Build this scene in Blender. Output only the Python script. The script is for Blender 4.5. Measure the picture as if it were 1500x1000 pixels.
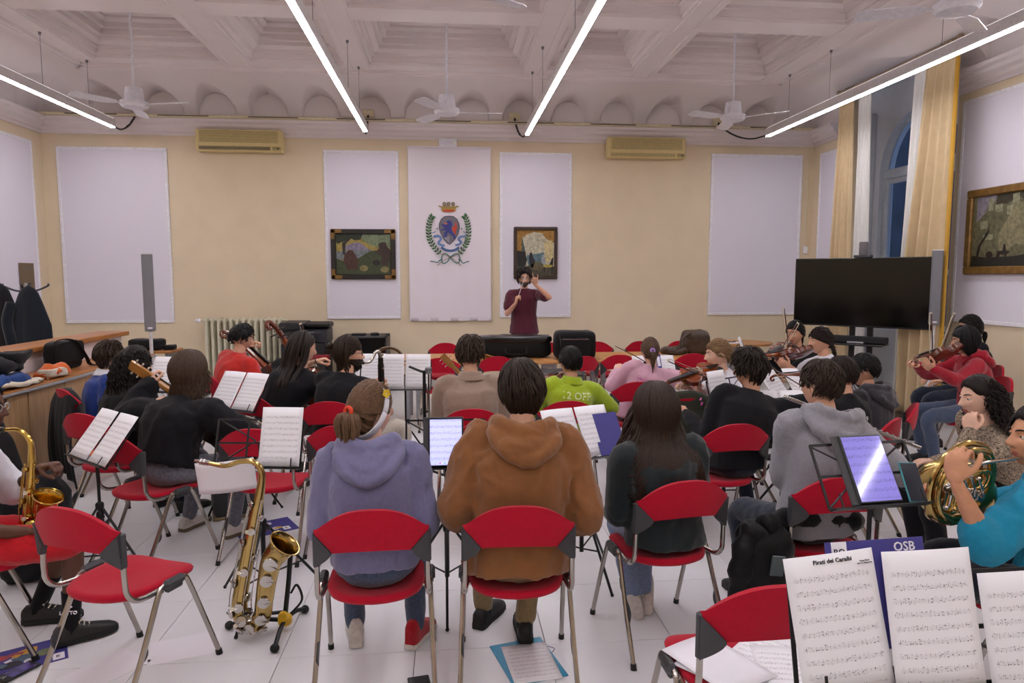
import bpy, bmesh, math, random
from mathutils import Vector, Matrix, Quaternion, noise as mnoise
random.seed(7)
for o in list(bpy.data.objects): bpy.data.objects.remove(o)
scene = bpy.context.scene
COL = scene.collection
PI = math.pi
R = math.radians
V = Vector
# ---------------------------------------------------------------- camera, world, exposure
cam_d = bpy.data.cameras.new('camera'); cam = bpy.data.objects.new('camera', cam_d); COL.objects.link(cam)
cam.location = (0, 0, 1.7); cam.rotation_euler = (R(90 - 5.46), 0, R(-5.3))
cam_d.sensor_width = 36; cam_d.lens = 24; cam_d.clip_start = 0.05; cam_d.clip_end = 200
scene.camera = cam
w = bpy.data.worlds.new('dusk_sky'); scene.world = w; w.use_nodes = True
nt = w.node_tree; bg = nt.nodes['Background']
sky = nt.nodes.new('ShaderNodeTexSky'); sky.sky_type = 'PREETHAM'; sky.turbidity = 4; sky.sun_direction = (0.3, 0.5, 0.35)
hs = nt.nodes.new('ShaderNodeMix'); hs.data_type = 'RGBA'; hs.inputs[0].default_value = .75
hs.inputs[7].default_value = (.42, .58, .95, 1)
nt.links.new(sky.outputs[0], hs.inputs[6]); nt.links.new(hs.outputs[2], bg.inputs[0]); bg.inputs[1].default_value = .9
vs = scene.view_settings
vs.view_transform = 'Standard'; vs.look = 'None'; vs.exposure = .30; vs.gamma = 1; vs.use_curve_mapping = False
LED_DOWN, UP_FILL = 41.0, 1.5  # second value: upward glow added to lift the ceiling
LED_COL = (.98, .945, 1.0)

# ---------------------------------------------------------------- materials
def lin(c):
    if isinstance(c, str):
        c = c.lstrip('#'); c = [int(c[i:i+2], 16) / 255 for i in (0, 2, 4)]
        return tuple(x / 12.92 if x <= .04045 else ((x + .055) / 1.055) ** 2.4 for x in c)
    return tuple(c)
MATS = {}
def mat(name, col, rough=.6, metal=0., var=.08, scale=30., bump=0., bscale=150., stretch=(1, 1, 1), spec=.5, emit=None, es=0., sheen=0., coat=0., col2=None):
    """procedural principled material: noise-varied colour and fine noise relief"""
    if name in MATS: return MATS[name]
    m = bpy.data.materials.new(name); m.use_nodes = True; t = m.node_tree; b = t.nodes['Principled BSDF']
    c = lin(col); c2 = lin(col2) if col2 else tuple(max(0, x * (1 - 2 * var)) for x in c)
    tc = t.nodes.new('ShaderNodeTexCoord'); mp = t.nodes.new('ShaderNodeMapping'); mp.inputs['Scale'].default_value = stretch
    t.links.new(tc.outputs['Object'], mp.inputs[0])
    n = t.nodes.new('ShaderNodeTexNoise'); n.inputs['Scale'].default_value = scale; n.inputs['Detail'].default_value = 4
    t.links.new(mp.outputs[0], n.inputs['Vector'])
    r = t.nodes.new('ShaderNodeValToRGB'); r.color_ramp.elements[0].position = .3; r.color_ramp.elements[1].position = .7
    r.color_ramp.elements[0].color = (*c2, 1); r.color_ramp.elements[1].color = (*c, 1)
    t.links.new(n.outputs['Fac'], r.inputs[0]); t.links.new(r.outputs[0], b.inputs['Base Color'])
    b.inputs['Roughness'].default_value = rough; b.inputs['Metallic'].default_value = metal
    b.inputs['Specular IOR Level'].default_value = spec
    if sheen: b.inputs['Sheen Weight'].default_value = sheen; b.inputs['Sheen Roughness'].default_value = .5
    if coat: b.inputs['Coat Weight'].default_value = coat; b.inputs['Coat Roughness'].default_value = .08
    if bump:
        n2 = t.nodes.new('ShaderNodeTexNoise'); n2.inputs['Scale'].default_value = bscale; n2.inputs['Detail'].default_value = 3
        t.links.new(mp.outputs[0], n2.inputs['Vector'])
        bp = t.nodes.new('ShaderNodeBump'); bp.inputs['Strength'].default_value = bump; bp.inputs['Distance'].default_value = .01
        t.links.new(n2.outputs['Fac'], bp.inputs['Height']); t.links.new(bp.outputs[0], b.inputs['Normal'])
    if emit is not None:
        b.inputs['Emission Color'].default_value = (*lin(emit), 1); b.inputs['Emission Strength'].default_value = es
    MATS[name] = m
    return m
# ---------------------------------------------------------------- mesh helpers
def mtx(o=(0, 0, 0), x=None, y=None, z=None, s=1.0):
    """matrix with origin o, y axis y and z axis as close to z as possible"""
    if y is None: y = V((0, 1, 0))
    y = V(y).normalized()
    z = V(z) if z is not None else V((0, 0, 1))
    x = y.cross(z)
    if x.length < 1e-5: x = V((1, 0, 0)) - y * y.x
    x.normalize(); z = x.cross(y)
    m = Matrix(((x.x * s, y.x * s, z.x * s, o[0]), (x.y * s, y.y * s, z.y * s, o[1]), (x.z * s, y.z * s, z.z * s, o[2]), (0, 0, 0, 1)))
    return m
def rz(a, o=(0, 0, 0)): return Matrix.Translation(o) @ Matrix.Rotation(a, 4, 'Z')
def rx(a, o=(0, 0, 0)): return Matrix.Translation(o) @ Matrix.Rotation(a, 4, 'X')
def ry(a, o=(0, 0, 0)): return Matrix.Translation(o) @ Matrix.Rotation(a, 4, 'Y')
class G:
    def __init__(s, M=None): s.v = []; s.f = []; s.m = []; s.M = M
    def add(s, vs, fs, mi=0, M=None):
        b = len(s.v)
        for p in vs:
            p = V(p)
            if M is not None: p = M @ p
            if s.M is not None: p = s.M @ p
            s.v.append(p)
        for f in fs: s.f.append([b + i for i in f]); s.m.append(mi)
        return s
    def box(s, c, d, M=None, mi=0, bev=0.):
        x, y, z = d[0] / 2, d[1] / 2, d[2] / 2
        if not bev:
            vs = [(c[0] + a * x, c[1] + b_ * y, c[2] + e * z) for a in (-1, 1) for b_ in (-1, 1) for e in (-1, 1)]
            return s.add(vs, [(0, 1, 3, 2), (4, 6, 7, 5), (0, 4, 5, 1), (2, 3, 7, 6), (0, 2, 6, 4), (1, 5, 7, 3)], mi, M)
        bev = min(bev, x * .95, y * .95, z * .95)
        vs = []; idx = {}
        for a in (-1, 1):
            for b_ in (-1, 1):
                for e in (-1, 1):
                    for k in range(3):
                        q = [x - bev, y - bev, z - bev]; q[k] += bev
                        idx[(a, b_, e, k)] = len(vs); vs.append((c[0] + a * q[0], c[1] + b_ * q[1], c[2] + e * q[2]))
        fs = []
        for k in range(3):
            i, j = [q for q in range(3) if q != k]
            for sg in (-1, 1):
                loop = []
                for u, w_ in ((-1, -1), (1, -1), (1, 1), (-1, 1)):
                    key = [0, 0, 0]; key[k] = sg; key[i] = u; key[j] = w_; loop.append(idx[(*key, k)])
                flip = (sg == 1) == (k == 1)
                fs.append(loop[::-1] if flip else loop)
            for u in (-1, 1):
                for w_ in (-1, 1):
                    a = [0, 0, 0]; a[i] = u; a[j] = w_; a[k] = -1; b_ = list(a); b_[k] = 1
                    fs.append([idx[(*a, i)], idx[(*b_, i)], idx[(*b_, j)], idx[(*a, j)]])
        for a in (-1, 1):
            for b_ in (-1, 1):
                for e in (-1, 1): fs.append([idx[(a, b_, e, k)] for k in range(3)])
        return s.add(vs, fs, mi, M)
    def tube(s, path, r, n=8, caps=True, closed=False, M=None, mi=0, up=None, flat=1.0):
        P = [V(p) for p in path]; N = len(P)
        rr = r if isinstance(r, (list, tuple)) else [r] * N
        vs = []; fs = []; u = None
        for i, p in enumerate(P):
            if closed: t = P[(i + 1) % N] - P[i - 1]
            else: t = P[min(i + 1, N - 1)] - P[max(i - 1, 0)]
            if t.length < 1e-9: t = V((0, 0, 1))
            t.normalize()
            if u is None:
                u = V(up) if up is not None else (V((0, 0, 1)) if abs(t.z) < .9 else V((1, 0, 0)))
            u = u - t * u.dot(t)
            if u.length < 1e-6: u = V((1, 0, 0)) - t * t.x
            u.normalize(); w_ = t.cross(u)
            for k in range(n):
                a = 2 * PI * k / n
                vs.append(p + u * math.cos(a) * rr[i] * flat + w_ * math.sin(a) * rr[i])
        for i in range(N if closed else N - 1):
            for k in range(n):
                j = (i + 1) % N
                fs.append([i * n + k, i * n + (k + 1) % n, j * n + (k + 1) % n, j * n + k])
        if caps and not closed:
            fs.append(list(range(n))[::-1]); fs.append([(N - 1) * n + k for k in range(n)])
        return s.add(vs, fs, mi, M)
    def lathe(s, prof, n=16, M=None, mi=0, caps=True):
        vs = []; fs = []
        for r, z in prof:
            for k in range(n): a = 2 * PI * k / n; vs.append((r * math.cos(a), r * math.sin(a), z))
        for i in range(len(prof) - 1):
            for k in range(n): fs.append([i * n + k, i * n + (k + 1) % n, (i + 1) * n + (k + 1) % n, (i + 1) * n + k])
        if caps:
            fs.append(list(range(n))[::-1]); fs.append([(len(prof) - 1) * n + k for k in range(n)])
        return s.add(vs, fs, mi, M)
    def ell(s, c, r, n=12, m=8, M=None, mi=0):
        if not isinstance(r, (list, tuple)): r = (r, r, r)
        vs = [(c[0], c[1], c[2] - r[2])]; fs = []
        for i in range(1, m):
            a = -PI / 2 + PI * i / m
            for k in range(n):
                b = 2 * PI * k / n
                vs.append((c[0] + r[0] * math.cos(a) * math.cos(b), c[1] + r[1] * math.cos(a) * math.sin(b), c[2] + r[2] * math.sin(a)))
        vs.append((c[0], c[1], c[2] + r[2])); T = len(vs) - 1
        for k in range(n): fs.append([0, 1 + (k + 1) % n, 1 + k]); fs.append([T, T - n + k, T - n + (k + 1) % n])
        for i in range(m - 2):
            for k in range(n):
                a = 1 + i * n
                fs.append([a + k, a + (k + 1) % n, a + n + (k + 1) % n, a + n + k])
        return s.add(vs, fs, mi, M)
    def prism(s, poly, z0, z1, M=None, mi=0):
        n = len(poly)
        vs = [(p[0], p[1], z0) for p in poly] + [(p[0], p[1], z1) for p in poly]
        fs = [list(range(n))[::-1], list(range(n, 2 * n))] + [[i, (i + 1) % n, n + (i + 1) % n, n + i] for i in range(n)]
        return s.add(vs, fs, mi, M)
    def grid(s, fn, nu, nv, M=None, mi=0, thick=None, wrapu=False):
        """fn(u,v)->point; thick = function or float: offset along normal to make a closed shell"""
        P = [[V(fn(i / nu, j / nv)) for j in range(nv + 1)] for i in range(nu + 1)]
        W = nv + 1
        vs = [p for row in P for p in row]
        fs = [[i * W + j, (i + 1) * W + j, (i + 1) * W + j + 1, i * W + j + 1] for i in range(nu) for j in range(nv)]
        if thick:
            nn = []
            for i in range(nu + 1):
                for j in range(nv + 1):
                    a = P[min(i + 1, nu)][j] - P[max(i - 1, 0)][j]; b = P[i][min(j + 1, nv)] - P[i][max(j - 1, 0)]
                    q = a.cross(b)
                    nn.append(q.normalized() if q.length > 1e-12 else V((0, 0, 1)))
            B = len(vs)
            vs = vs + [vs[i] - nn[i] * thick for i in range(B)]
            fs += [[B + k for k in f[::-1]] for f in list(fs)]
            ring = [i * W for i in range(nu + 1)] + [nu * W + j for j in range(1, W)] + [i * W + nv for i in range(nu - 1, -1, -1)] + [j for j in range(nv - 1, 0, -1)]
            for a, b in zip(ring, ring[1:] + ring[:1]): fs.append([b, a, B + a, B + b])
        return s.add(vs, fs, mi, M)
    def mesh(s, name, mats, smooth=True, angle=35):
        me = bpy.data.meshes.new(name); me.from_pydata([tuple(p) for p in s.v], [], s.f)
        if not isinstance(mats, (list, tuple)): mats = [mats]
        for m in mats: me.materials.append(m)
        if len(mats) > 1: me.polygons.foreach_set('material_index', s.m)
        me.validate()
        if smooth:
            me.polygons.foreach_set('use_smooth', [True] * len(me.polygons))
            if angle and angle < 180: me.set_sharp_from_angle(angle=R(angle))
        return me
    def build(s, name, mats, parent=None, smooth=True, angle=35):
        return link(name, s.mesh(name, mats, smooth, angle), parent)
def link(name, me, parent=None):
    o = bpy.data.objects.new(name, me); COL.objects.link(o)
    if parent is not None: o.parent = parent
    return o
def tag(o, label, cat, group=None):
    o['label'] = label; o['category'] = cat
    if group: o['group'] = group
    return o
def thing(name, label, cat, loc=(0, 0, 0), rotz=0., group=None, M=None):
    o = bpy.data.objects.new(name, None); COL.objects.link(o); o.empty_display_size = .1
    if M is not None: o.matrix_world = M
    else: o.location = loc; o.rotation_euler = (0, 0, rotz)
    return tag(o, label, cat, group)
def struct(o): o['kind'] = 'structure'; return o
def copy_tree(root, label=None, loc=None, rotz=None, group=None):
    def cp(o, par):
        c = o.copy(); COL.objects.link(c); c.parent = par
        for ch in o.children: cp(ch, c)
        return c
    r = cp(root, None)
    if loc is not None: r.location = loc
    if rotz is not None: r.rotation_euler = (0, 0, rotz)
    if label: r['label'] = label
    if group: r['group'] = group
    return r
def spline(pts, n=8):
    """Catmull-Rom through pts, n points per segment"""
    P = [V(p) for p in pts]; out = []
    Q = [P[0] * 2 - P[1]] + P + [P[-1] * 2 - P[-2]]
    for i in range(1, len(Q) - 2):
        a, b, c, d = Q[i - 1:i + 3]
        for k in range(n):
            t = k / n
            out.append(.5 * ((2 * b) + (c - a) * t + (2 * a - 5 * b + 4 * c - d) * t * t + (3 * b - a - 3 * c + d) * t ** 3))
    out.append(P[-1]); return out
def lerp(a, b, t): return a + (b - a) * t
def text_mesh(txt, size, depth=.0006, bold=False):
    cu = bpy.data.curves.new('lettering', 'FONT'); cu.body = txt; cu.size = size; cu.extrude = depth; cu.resolution_u = 2
    cu.align_x = 'CENTER'; cu.align_y = 'CENTER'
    if bold: cu.offset = size * .012
    o = bpy.data.objects.new('lettering', cu); COL.objects.link(o)
    me = bpy.data.meshes.new_from_object(o.evaluated_get(bpy.context.evaluated_depsgraph_get()))
    bpy.data.objects.remove(o); bpy.data.curves.remove(cu)
    return me
def text(txt, size, m, M, parent=None, name='lettering', bold=False, depth=.0006):
    me = text_mesh(txt, size, depth, bold); me.materials.clear(); me.materials.append(m)
    o = link(name, me, parent); o.matrix_local = M
    return o
def flatpoly(name, pts, m, parent, M, z0=0., z1=.002):
    g = G(M); g.prism(pts, z0, z1); return g.build(name, m, parent, smooth=False)
# ---------------------------------------------------------------- the room
XW, YB, YR = 5.81, 10.6, -4.0
M_cream = mat('cream_plaster', '#decdb0', .85, var=.03, scale=3, bump=.08, bscale=60)
M_white = mat('white_plaster', '#ddd3d2', .85, var=.02, scale=3, bump=.05, bscale=60)
M_grey_pl = mat('grey_plaster', '#ccd0d6', .85, var=.04, scale=4, bump=.05, bscale=60)
M_floor = mat('floor_tile', '#dfdfe2', .28, var=.035, scale=2.5, bump=.0, spec=.5)
M_grout = mat('grout', '#8f8b88', .9)
M_panel = mat('lilac_white_fabric', '#e0dbe6', .9, var=.02, scale=120, bump=.12, bscale=500)
M_frame_w = mat('white_lath', '#eceaf0', .7)
M_base = mat('grey_skirting', '#b9b0a6', .5)
def wallbox(name, c, d, m):
    return struct(G().box(c, d).build(name, m, smooth=False))
floor = wallbox('floor', (0, (YB + YR) / 2, -.06), (2 * XW + .6, YB - YR + .4, .10), M_grout)
tile_me = G().box((0, 0, 0), (.597, .597, .0098), bev=.0012).mesh('tile', M_floor, smooth=False)
tx0, ty0 = .435 - .6 * 11, 2.99
n = 0
for i in range(0, 21):
    for j in range(-2, 13):
        x = tx0 + .6 * i + .3; y = ty0 + .6 * j + .3
        if abs(x) > XW or y > YB: continue
        # only the tiles the photograph can show, the rest in one slab
        px = (x * .9957 - y * .0924); d = y * .9957 + x * .0924
        if d < 1.6 or abs(px / d) > .86: continue
        o = link('tile', tile_me, floor); o.location = (x, y, -.005); n += 1
g = G()
for i in range(-1, 22):
    for j in range(-12, 13):
        x = tx0 + .6 * i + .3; y = ty0 + .6 * j + .3
        if y > YB + .2 or abs(x) > XW + .3: continue
        px = (x * .9957 - y * .0924); d = y * .9957 + x * .0924
        if -2 <= j and not (d < 1.6 or abs(px / d) > .86) and abs(x) <= XW and y <= YB and 0 <= i <= 20: continue
        g.box((x, y, -.005), (.597, .597, .0098))
o = g.build('tile_field', M_floor, floor, smooth=False); o['kind'] = 'stuff'
# walls
wallbox('wall_back', (0, YB + .1, 2.2), (2 * XW + .9, .2, 4.46), M_cream)
wallbox('wall_left', (-XW - .1, (YB + YR) / 2, 2.2), (.2, YB - YR + .02, 4.46), M_cream)
wallbox('wall_rear', (0, YR - .1, 2.2), (2 * XW + .9, .2, 4.46), M_cream)
wy0, wy1 = 7.5, 9.88
wr = wallbox('wall_right', (XW + .25, (YR + wy0) / 2, 2.2), (.5, wy0 - YR, 4.46), M_cream)
G().box((XW + .25, (wy1 + YB) / 2, 2.2), (.5, YB - wy1, 4.46)).build('far_pier', M_cream, wr, smooth=False)
# niche with the arched window opening at x = 6.1..6.31
WX, WC, WH, WZ0, WS = 6.1, 8.55, .78, .95, 3.12
g = G()
arch = [(WC - WH, WZ0), (WC - WH, WS)] + [(WC - WH * math.cos(a), WS + WH * math.sin(a)) for a in [PI * k / 20 for k in range(1, 20)]] + [(WC + WH, WS), (WC + WH, WZ0)]
outer = [(wy0, -.01), (wy0, 4.42), (wy1, 4.42), (wy1, -.01)]
# wall with hole: strips around the arch
def strip(a, b):
    g.add([(WX, a[0], a[1]), (WX, b[0], b[1]), (WX, b[0], 4.42), (WX, a[0], 4.42)], [(0, 1, 2, 3)])
for a, b in zip(arch[1:-2], arch[2:-1]): strip(a, b)
g.add([(WX, wy0, 0), (WX, WC - WH, 0), (WX, WC - WH, 4.42), (WX, wy0, 4.42)], [(0, 1, 2, 3)])
g.add([(WX, WC + WH, 0), (WX, wy1, 0), (WX, wy1, 4.42), (WX, WC + WH, 4.42)], [(0, 1, 2, 3)])
g.add([(WX, WC - WH, 0), (WX, WC + WH, 0), (WX, WC + WH, WZ0), (WX, WC - WH, WZ0)], [(0, 1, 2, 3)])
full = arch
for a, b in zip(full, full[1:] + full[:1]):
    g.add([(WX, a[0], a[1]), (WX, b[0], b[1]), (WX + .21, b[0], b[1]), (WX + .21, a[0], a[1])], [(0, 1, 2, 3)])
g.build('window_niche', M_grey_pl, wr, smooth=False)
G().box((WX - .05, WC + .98, 2.0), (.12, .16, 4.0), bev=.02).build('pilaster', M_grey_pl, wr)
G().box((WX - .05, WC - .98, 2.0), (.12, .16, 4.0), bev=.02).build('pilaster', M_grey_pl, wr)
# window
M_winwood = mat('grey_window_paint', '#bfc6cf', .45)
M_glass = bpy.data.materials.new('window_glass'); M_glass.use_nodes = True
b = M_glass.node_tree.nodes['Principled BSDF']; b.inputs['Base Color'].default_value = (.75, .85, .95, 1); b.inputs['Roughness'].default_value = .02
b.inputs['Transmission Weight'].default_value = 1; b.inputs['IOR'].default_value = 1.05
nn = M_glass.node_tree.nodes.new('ShaderNodeTexNoise'); nn.inputs['Scale'].default_value = 3
bp = M_glass.node_tree.nodes.new('ShaderNodeBump'); bp.inputs['Strength'].default_value = .02
M_glass.node_tree.links.new(nn.outputs['Fac'], bp.inputs['Height']); M_glass.node_tree.links.new(bp.outputs[0], b.inputs['Normal'])
win = struct(G().tube([(WX + .10, y, z) for y, z in arch], .045, n=4, closed=True).build('window_1', M_winwood, smooth=False))
G().box((WX + .10, WC, WS), (.1, 2 * WH, .13), bev=.01).build('transom', M_winwood, win)
G().box((WX + .10, WC, (WZ0 + WS) / 2), (.08, .11, WS - WZ0), bev=.01).build('mullion', M_winwood, win)
for s_ in (-1, 1):
    for q in (.07, WH - .07):
        G().box((WX + .09, WC + s_ * q, (WZ0 + WS) / 2), (.06, .08, WS - WZ0 - .05), bev=.008).build('casement_stile', M_winwood, win)
    for z in (WZ0 + .09, WS - .1, 1.75): G().box((WX + .09, WC + s_ * WH / 2, z), (.05, WH - .14, .07), bev=.008).build('casement_rail', M_winwood, win)
    G().box((WX + .10, WC + s_ * WH / 2, (WZ0 + WS) / 2), (.006, WH - .12, WS - WZ0 - .1)).build('pane', M_glass, win, smooth=False)
G().prism([(y, z) for y, z in arch[1:-1]], -.003, .003, M=Matrix(((0, 0, 1, WX + .1), (1, 0, 0, 0), (0, 1, 0, 0), (0, 0, 0, 1)))).build('arched_pane', M_glass, win, smooth=False)
# courtyard wall outside, enlarged to hide bright sky; dusk shade put into its colour
M_out = mat('courtyard_render_dusk', '#3d4450', .9, var=.2, scale=3)
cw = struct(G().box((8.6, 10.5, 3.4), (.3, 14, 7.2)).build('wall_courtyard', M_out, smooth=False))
# ceiling plate with coffers
CZ = 4.4
ceil = struct(G().box((0, (YB + YR) / 2, 5.1), (2 * XW + .9, YB - YR + .4, .08)).build('ceiling', M_white, smooth=False))
xb = [-4.71, -4.35, -2.84, -2.48, -1.31, -.99, .99, 1.31, 2.48, 2.80, 4.31, 4.71]
yf = [9.2 - 1.9 * k for k in range(7)]
yb = [9.5]
for y in yf: yb += [y, y - 1.55]
yb.append(YR)
prof = [(0, 0), (0, .035), (.035, .035), (.035, .10), (.075, .105), (.075, .135), (.14, .165), (.14, .21), (.19, .215), (.19, .285), (.245, .29), (.245, .345), (.30, .375), (.30, .40)]
def coffer_mesh(wx, wy):
    g = G(); vs = []; fs = []
    for ins, h in prof:
        a, b_ = wx / 2 - ins - .0015, wy / 2 - ins - .0015
        vs += [(-a, -b_, h), (a, -b_, h), (a, b_, h), (-a, b_, h)]
    for i in range(len(prof) - 1):
        for k in range(4): fs.append([i * 4 + k, i * 4 + 4 + k, i * 4 + 4 + (k + 1) % 4, i * 4 + (k + 1) % 4])
    e = (len(prof) - 1) * 4; fs.append([e + 3, e + 2, e + 1, e])
    return g.add(vs, fs).mesh('coffer', M_white, smooth=False)
cmesh = {}
for i in range(1, 11, 2):
    wx = xb[i + 1] - xb[i]
    cmesh[i] = coffer_mesh(wx, 1.55)
    for y in yf:
        o = link('coffer', cmesh[i], ceil); o.location = ((xb[i] + xb[i + 1]) / 2, y - .775, CZ)
def soffit(name, x0, x1, y0, y1):
    g = G(); g.box(((x0 + x1) / 2, (y0 + y1) / 2, CZ + .05), (x1 - x0, y1 - y0, .1))
    if x1 - x0 < y1 - y0 and x1 - x0 < .5:
        for q in (x0 + .055, x1 - .055): g.box((q, (y0 + y1) / 2, CZ - .006), (.06, y1 - y0, .012))
    return g.build(name, M_white, ceil, smooth=False)
for i in range(0, 11, 2): soffit('beam', xb[i], xb[i + 1], YR, 9.5)
for j in range(0, len(yb) - 1, 2):
    for i in range(1, 11, 2):
        soffit('cross_beam', xb[i], xb[i + 1], yb[j + 1], yb[j])
# border moulding round the plate
for k, (o1, dz, t) in enumerate([(.0, -.03, .05), (.05, -.015, .04)]):
    g = G(); a = 4.71 - o1; yy = 9.5 - o1
    g.box((0, yy - t / 2, CZ + dz), (2 * a, t, .05)); g.box((-a + t / 2, (yy + YR) / 2, CZ + dz), (t, yy - YR, .05)); g.box((a - t / 2, (yy + YR) / 2, CZ + dz), (t, yy - YR, .05))
    g.build('border_moulding', M_white, ceil, smooth=False)
# cove with lunettes (a height field: higher of cove and little vaults)
Z0, H, WD = 3.95, .45, 1.1
def cove(d): t = min(1, max(0, d / WD)); return Z0 + H * math.sqrt(max(0, 1 - (1 - t) ** 2))
lun_x = [s_ * (.37 + .74 * k) for k in range(7) for s_ in (-1, 1)]
lun_y = [10.6 - .80 - .74 * k for k in range(18)]
def vault(t, cs, hw=.26, top=.40):
    z = 0
    for c in cs:
        q = abs(t - c)
        if q < hw: z = max(z, Z0 + top - hw + math.sqrt(hw * hw - q * q))
    return z
right_l = [y for y in lun_y if not 7.2 < y < 10.0]
def zfield(x, y):
    db, dl, dr = YB - y, x + XW, XW - x
    d = min(db, dl, dr); z = cove(d)
    if db <= min(dl, dr): z = max(z, vault(x, lun_x))
    elif dl < dr: z = max(z, vault(y, lun_y))
    else:
        z = max(z, vault(y, right_l))
        q = abs(y - 8.69) / 1.19
        if q < 1: z = max(z, Z0 + .44 * math.sqrt(1 - q * q))
    return z
g = G()
nx = 460; nd = 30
g.grid(lambda u, v: (lambda x, y: (x, y, zfield(x, y)))(-XW + 2 * XW * u, YB - WD * v ** 1.3), nx, nd)
for sd in (-1, 1):
    g.grid(lambda u, v: (lambda x, y: (x, y, zfield(x, y)))(sd * (XW - WD * v ** 1.3), 9.5 - (9.5 - YR) * u), 400, 26)
o = g.build('cove', M_white, ceil, smooth=True, angle=40)
g = G()
g.box((0, YB - .004, 4.2), (2 * XW, .008, .5)); g.box((-XW + .004, (YB + YR) / 2, 4.2), (.008, YB - YR, .5))
g.box((XW - .004, (YR + wy0) / 2, 4.2), (.008, wy0 - YR, .5)); g.box((XW - .004, (wy1 + YB) / 2, 4.2), (.008, YB - wy1, .5))
g.build('lunette_field', M_white, ceil, smooth=False)
# cornice
cp = [(0, 3.74), (.02, 3.74), (.03, 3.77), (.06, 3.79), (.07, 3.83), (.11, 3.86), (.12, 3.90), (.16, 3.92), (.17, 3.955), (0, 3.955)]
def cornice(name, p0, p1, inward):
    g = G(); p0 = V(p0); p1 = V(p1); iw = V(inward)
    vs = [p0 + iw * a + V((0, 0, z)) for a, z in cp] + [p1 + iw * a + V((0, 0, z)) for a, z in cp]
    n = len(cp); g.add(vs, [[i, (i + 1) % n, n + (i + 1) % n, n + i] for i in range(n)] + [list(range(n)), list(range(n, 2 * n))[::-1]])
    return struct(g.build(name, M_white, smooth=False))
cornice('trim_1', (-XW, YB, 0), (XW, YB, 0), (0, -1, 0))
cornice('trim_2', (-XW, YR, 0), (-XW, YB, 0), (1, 0, 0))
cornice('trim_3', (XW, YR, 0), (XW, 7.5, 0), (-1, 0, 0))
cornice('trim_4', (XW, 9.88, 0), (XW, YB, 0), (-1, 0, 0))
for nm, c, d in (('baseboard_back', (0, YB - .008, .06), (2 * XW, .016, .12)), ('baseboard_left', (-XW + .008, (YB + YR) / 2, .06), (.016, YB - YR, .12)), ('baseboard_right', (XW - .008, (YR + 7.5) / 2, .06), (.016, 7.5 - YR, .12))):
    struct(G().box(c, d).build(nm, M_base, smooth=False))
# fabric panels framed with white laths
def wall_panel(label, M, wd, ht):
    t = thing('wall_panel', label, 'panel', M=M)
    g = G(); g.box((wd / 2, -.010, ht / 2), (wd - .05, .018, ht - .05), bev=.004); g.build('fabric', M_panel, t)
    for c, d in (((wd / 2, -.012, .0225), (wd, .024, .045)), ((wd / 2, -.012, ht - .0225), (wd, .024, .045)), ((.0225, -.012, ht / 2), (.045, .024, ht - .09)), ((wd - .0225, -.012, ht / 2), (.045, .024, ht - .09))):
        G().box(c, d, bev=.006).build('lath', M_frame_w, t)
    return t
yb_ = YB - .001
wall_panel('large lilac-white fabric wall panel behind the column speaker', rz(0, (-5.6, yb_, 1.01)), 1.53, 2.55)
wall_panel('lilac-white fabric wall panel behind the landscape painting with shepherds', rz(0, (-1.84, yb_, 1.05)), 1.11, 2.52)
wall_panel('lilac-white fabric wall panel behind the painting of an interior', rz(0, (.79, yb_, 1.06)), 1.12, 2.52)
wall_panel('lilac-white fabric wall panel left of the large black screen', rz(0, (4.12, yb_, 1.08)), 1.50, 2.53)
ML = Matrix(((0, -1, 0, -XW + .001), (-1, 0, 0, 10.38), (0, 0, 1, 1.06), (0, 0, 0, 1)))
ML = rz(PI / 2, (-XW + .001, 8.2, 1.06))
wall_panel('lilac-white fabric panel on the side wall behind the coat stand', ML, 2.15, 2.53)
wall_panel('narrow lilac-white fabric panel beside the curtained window', rz(-PI / 2, (XW - .001, 10.38, 1.1)), .47, 2.5)
wall_panel('wide lilac-white fabric panel behind the gilt-framed painting', rz(-PI / 2, (XW - .001, 7.4, 1.18)), 3.3, 2.47)
# ---------------------------------------------------------------- pendant LED bars
M_alu = mat('white_aluminium', '#d8d5d6', .4)
M_led = mat('led_diffuser', '#ffffff', .5, emit=LED_COL, es=LED_DOWN)
M_upfill = mat('added_ceiling_fill', '#ffffff', .5, emit=LED_COL, es=UP_FILL)  # glow for the added strips that brighten the ceiling
M_wire = mat('steel_wire', '#77747a', .4, metal=.8)
M_black = mat('black_plastic', '#141416', .45)
M_beige = mat('beige_plastic', '#d9ccab', .5)
def led_bar(x, y1, label):
    y0 = -3.0; t = thing('led_bar', label, 'light', (x, (y0 + y1) / 2, 3.70), group='pendant LED bars'); L = y1 - y0
    g = G(); g.box((0, 0, .062), (.068, L, .105), bev=.006); g.build('housing', M_alu, t)
    G().box((0, 0, .006), (.052, L - .01, .012)).build('diffuser', M_led, t, smooth=False)
    G().box((0, 0, .116), (.05, L - .05, .004)).build('added_uplight_strip', M_upfill, t, smooth=False)  # added glowing strip on the bar top, fill for the ceiling
    for y in (y1 - .6, y1 - 1.6, 6.2, 4.4, 2.0, -.5):
        c = cove(min(XW - abs(x), YB - y)) if (abs(x) > 4.7 or y > 9.5) else CZ
        yy = y - (y0 + y1) / 2
        g = G(); g.tube([(0, yy, .11), (0, yy, c - 3.70 + .02)], .0025, n=5)
        g.lathe([(.012, c - 3.73), (.018, c - 3.70)], 8, M=Matrix.Translation((0, yy, 0))); g.build('suspension_wire', M_wire, t)
    return t
led_bar(-4.50, 9.93, 'pendant LED light bar nearest the wall with the coat stand')
led_bar(-1.135, 9.89, 'pendant LED light bar ending left of the crest banner')
led_bar(1.135, 9.90, 'pendant LED light bar ending right of the crest banner')
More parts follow.
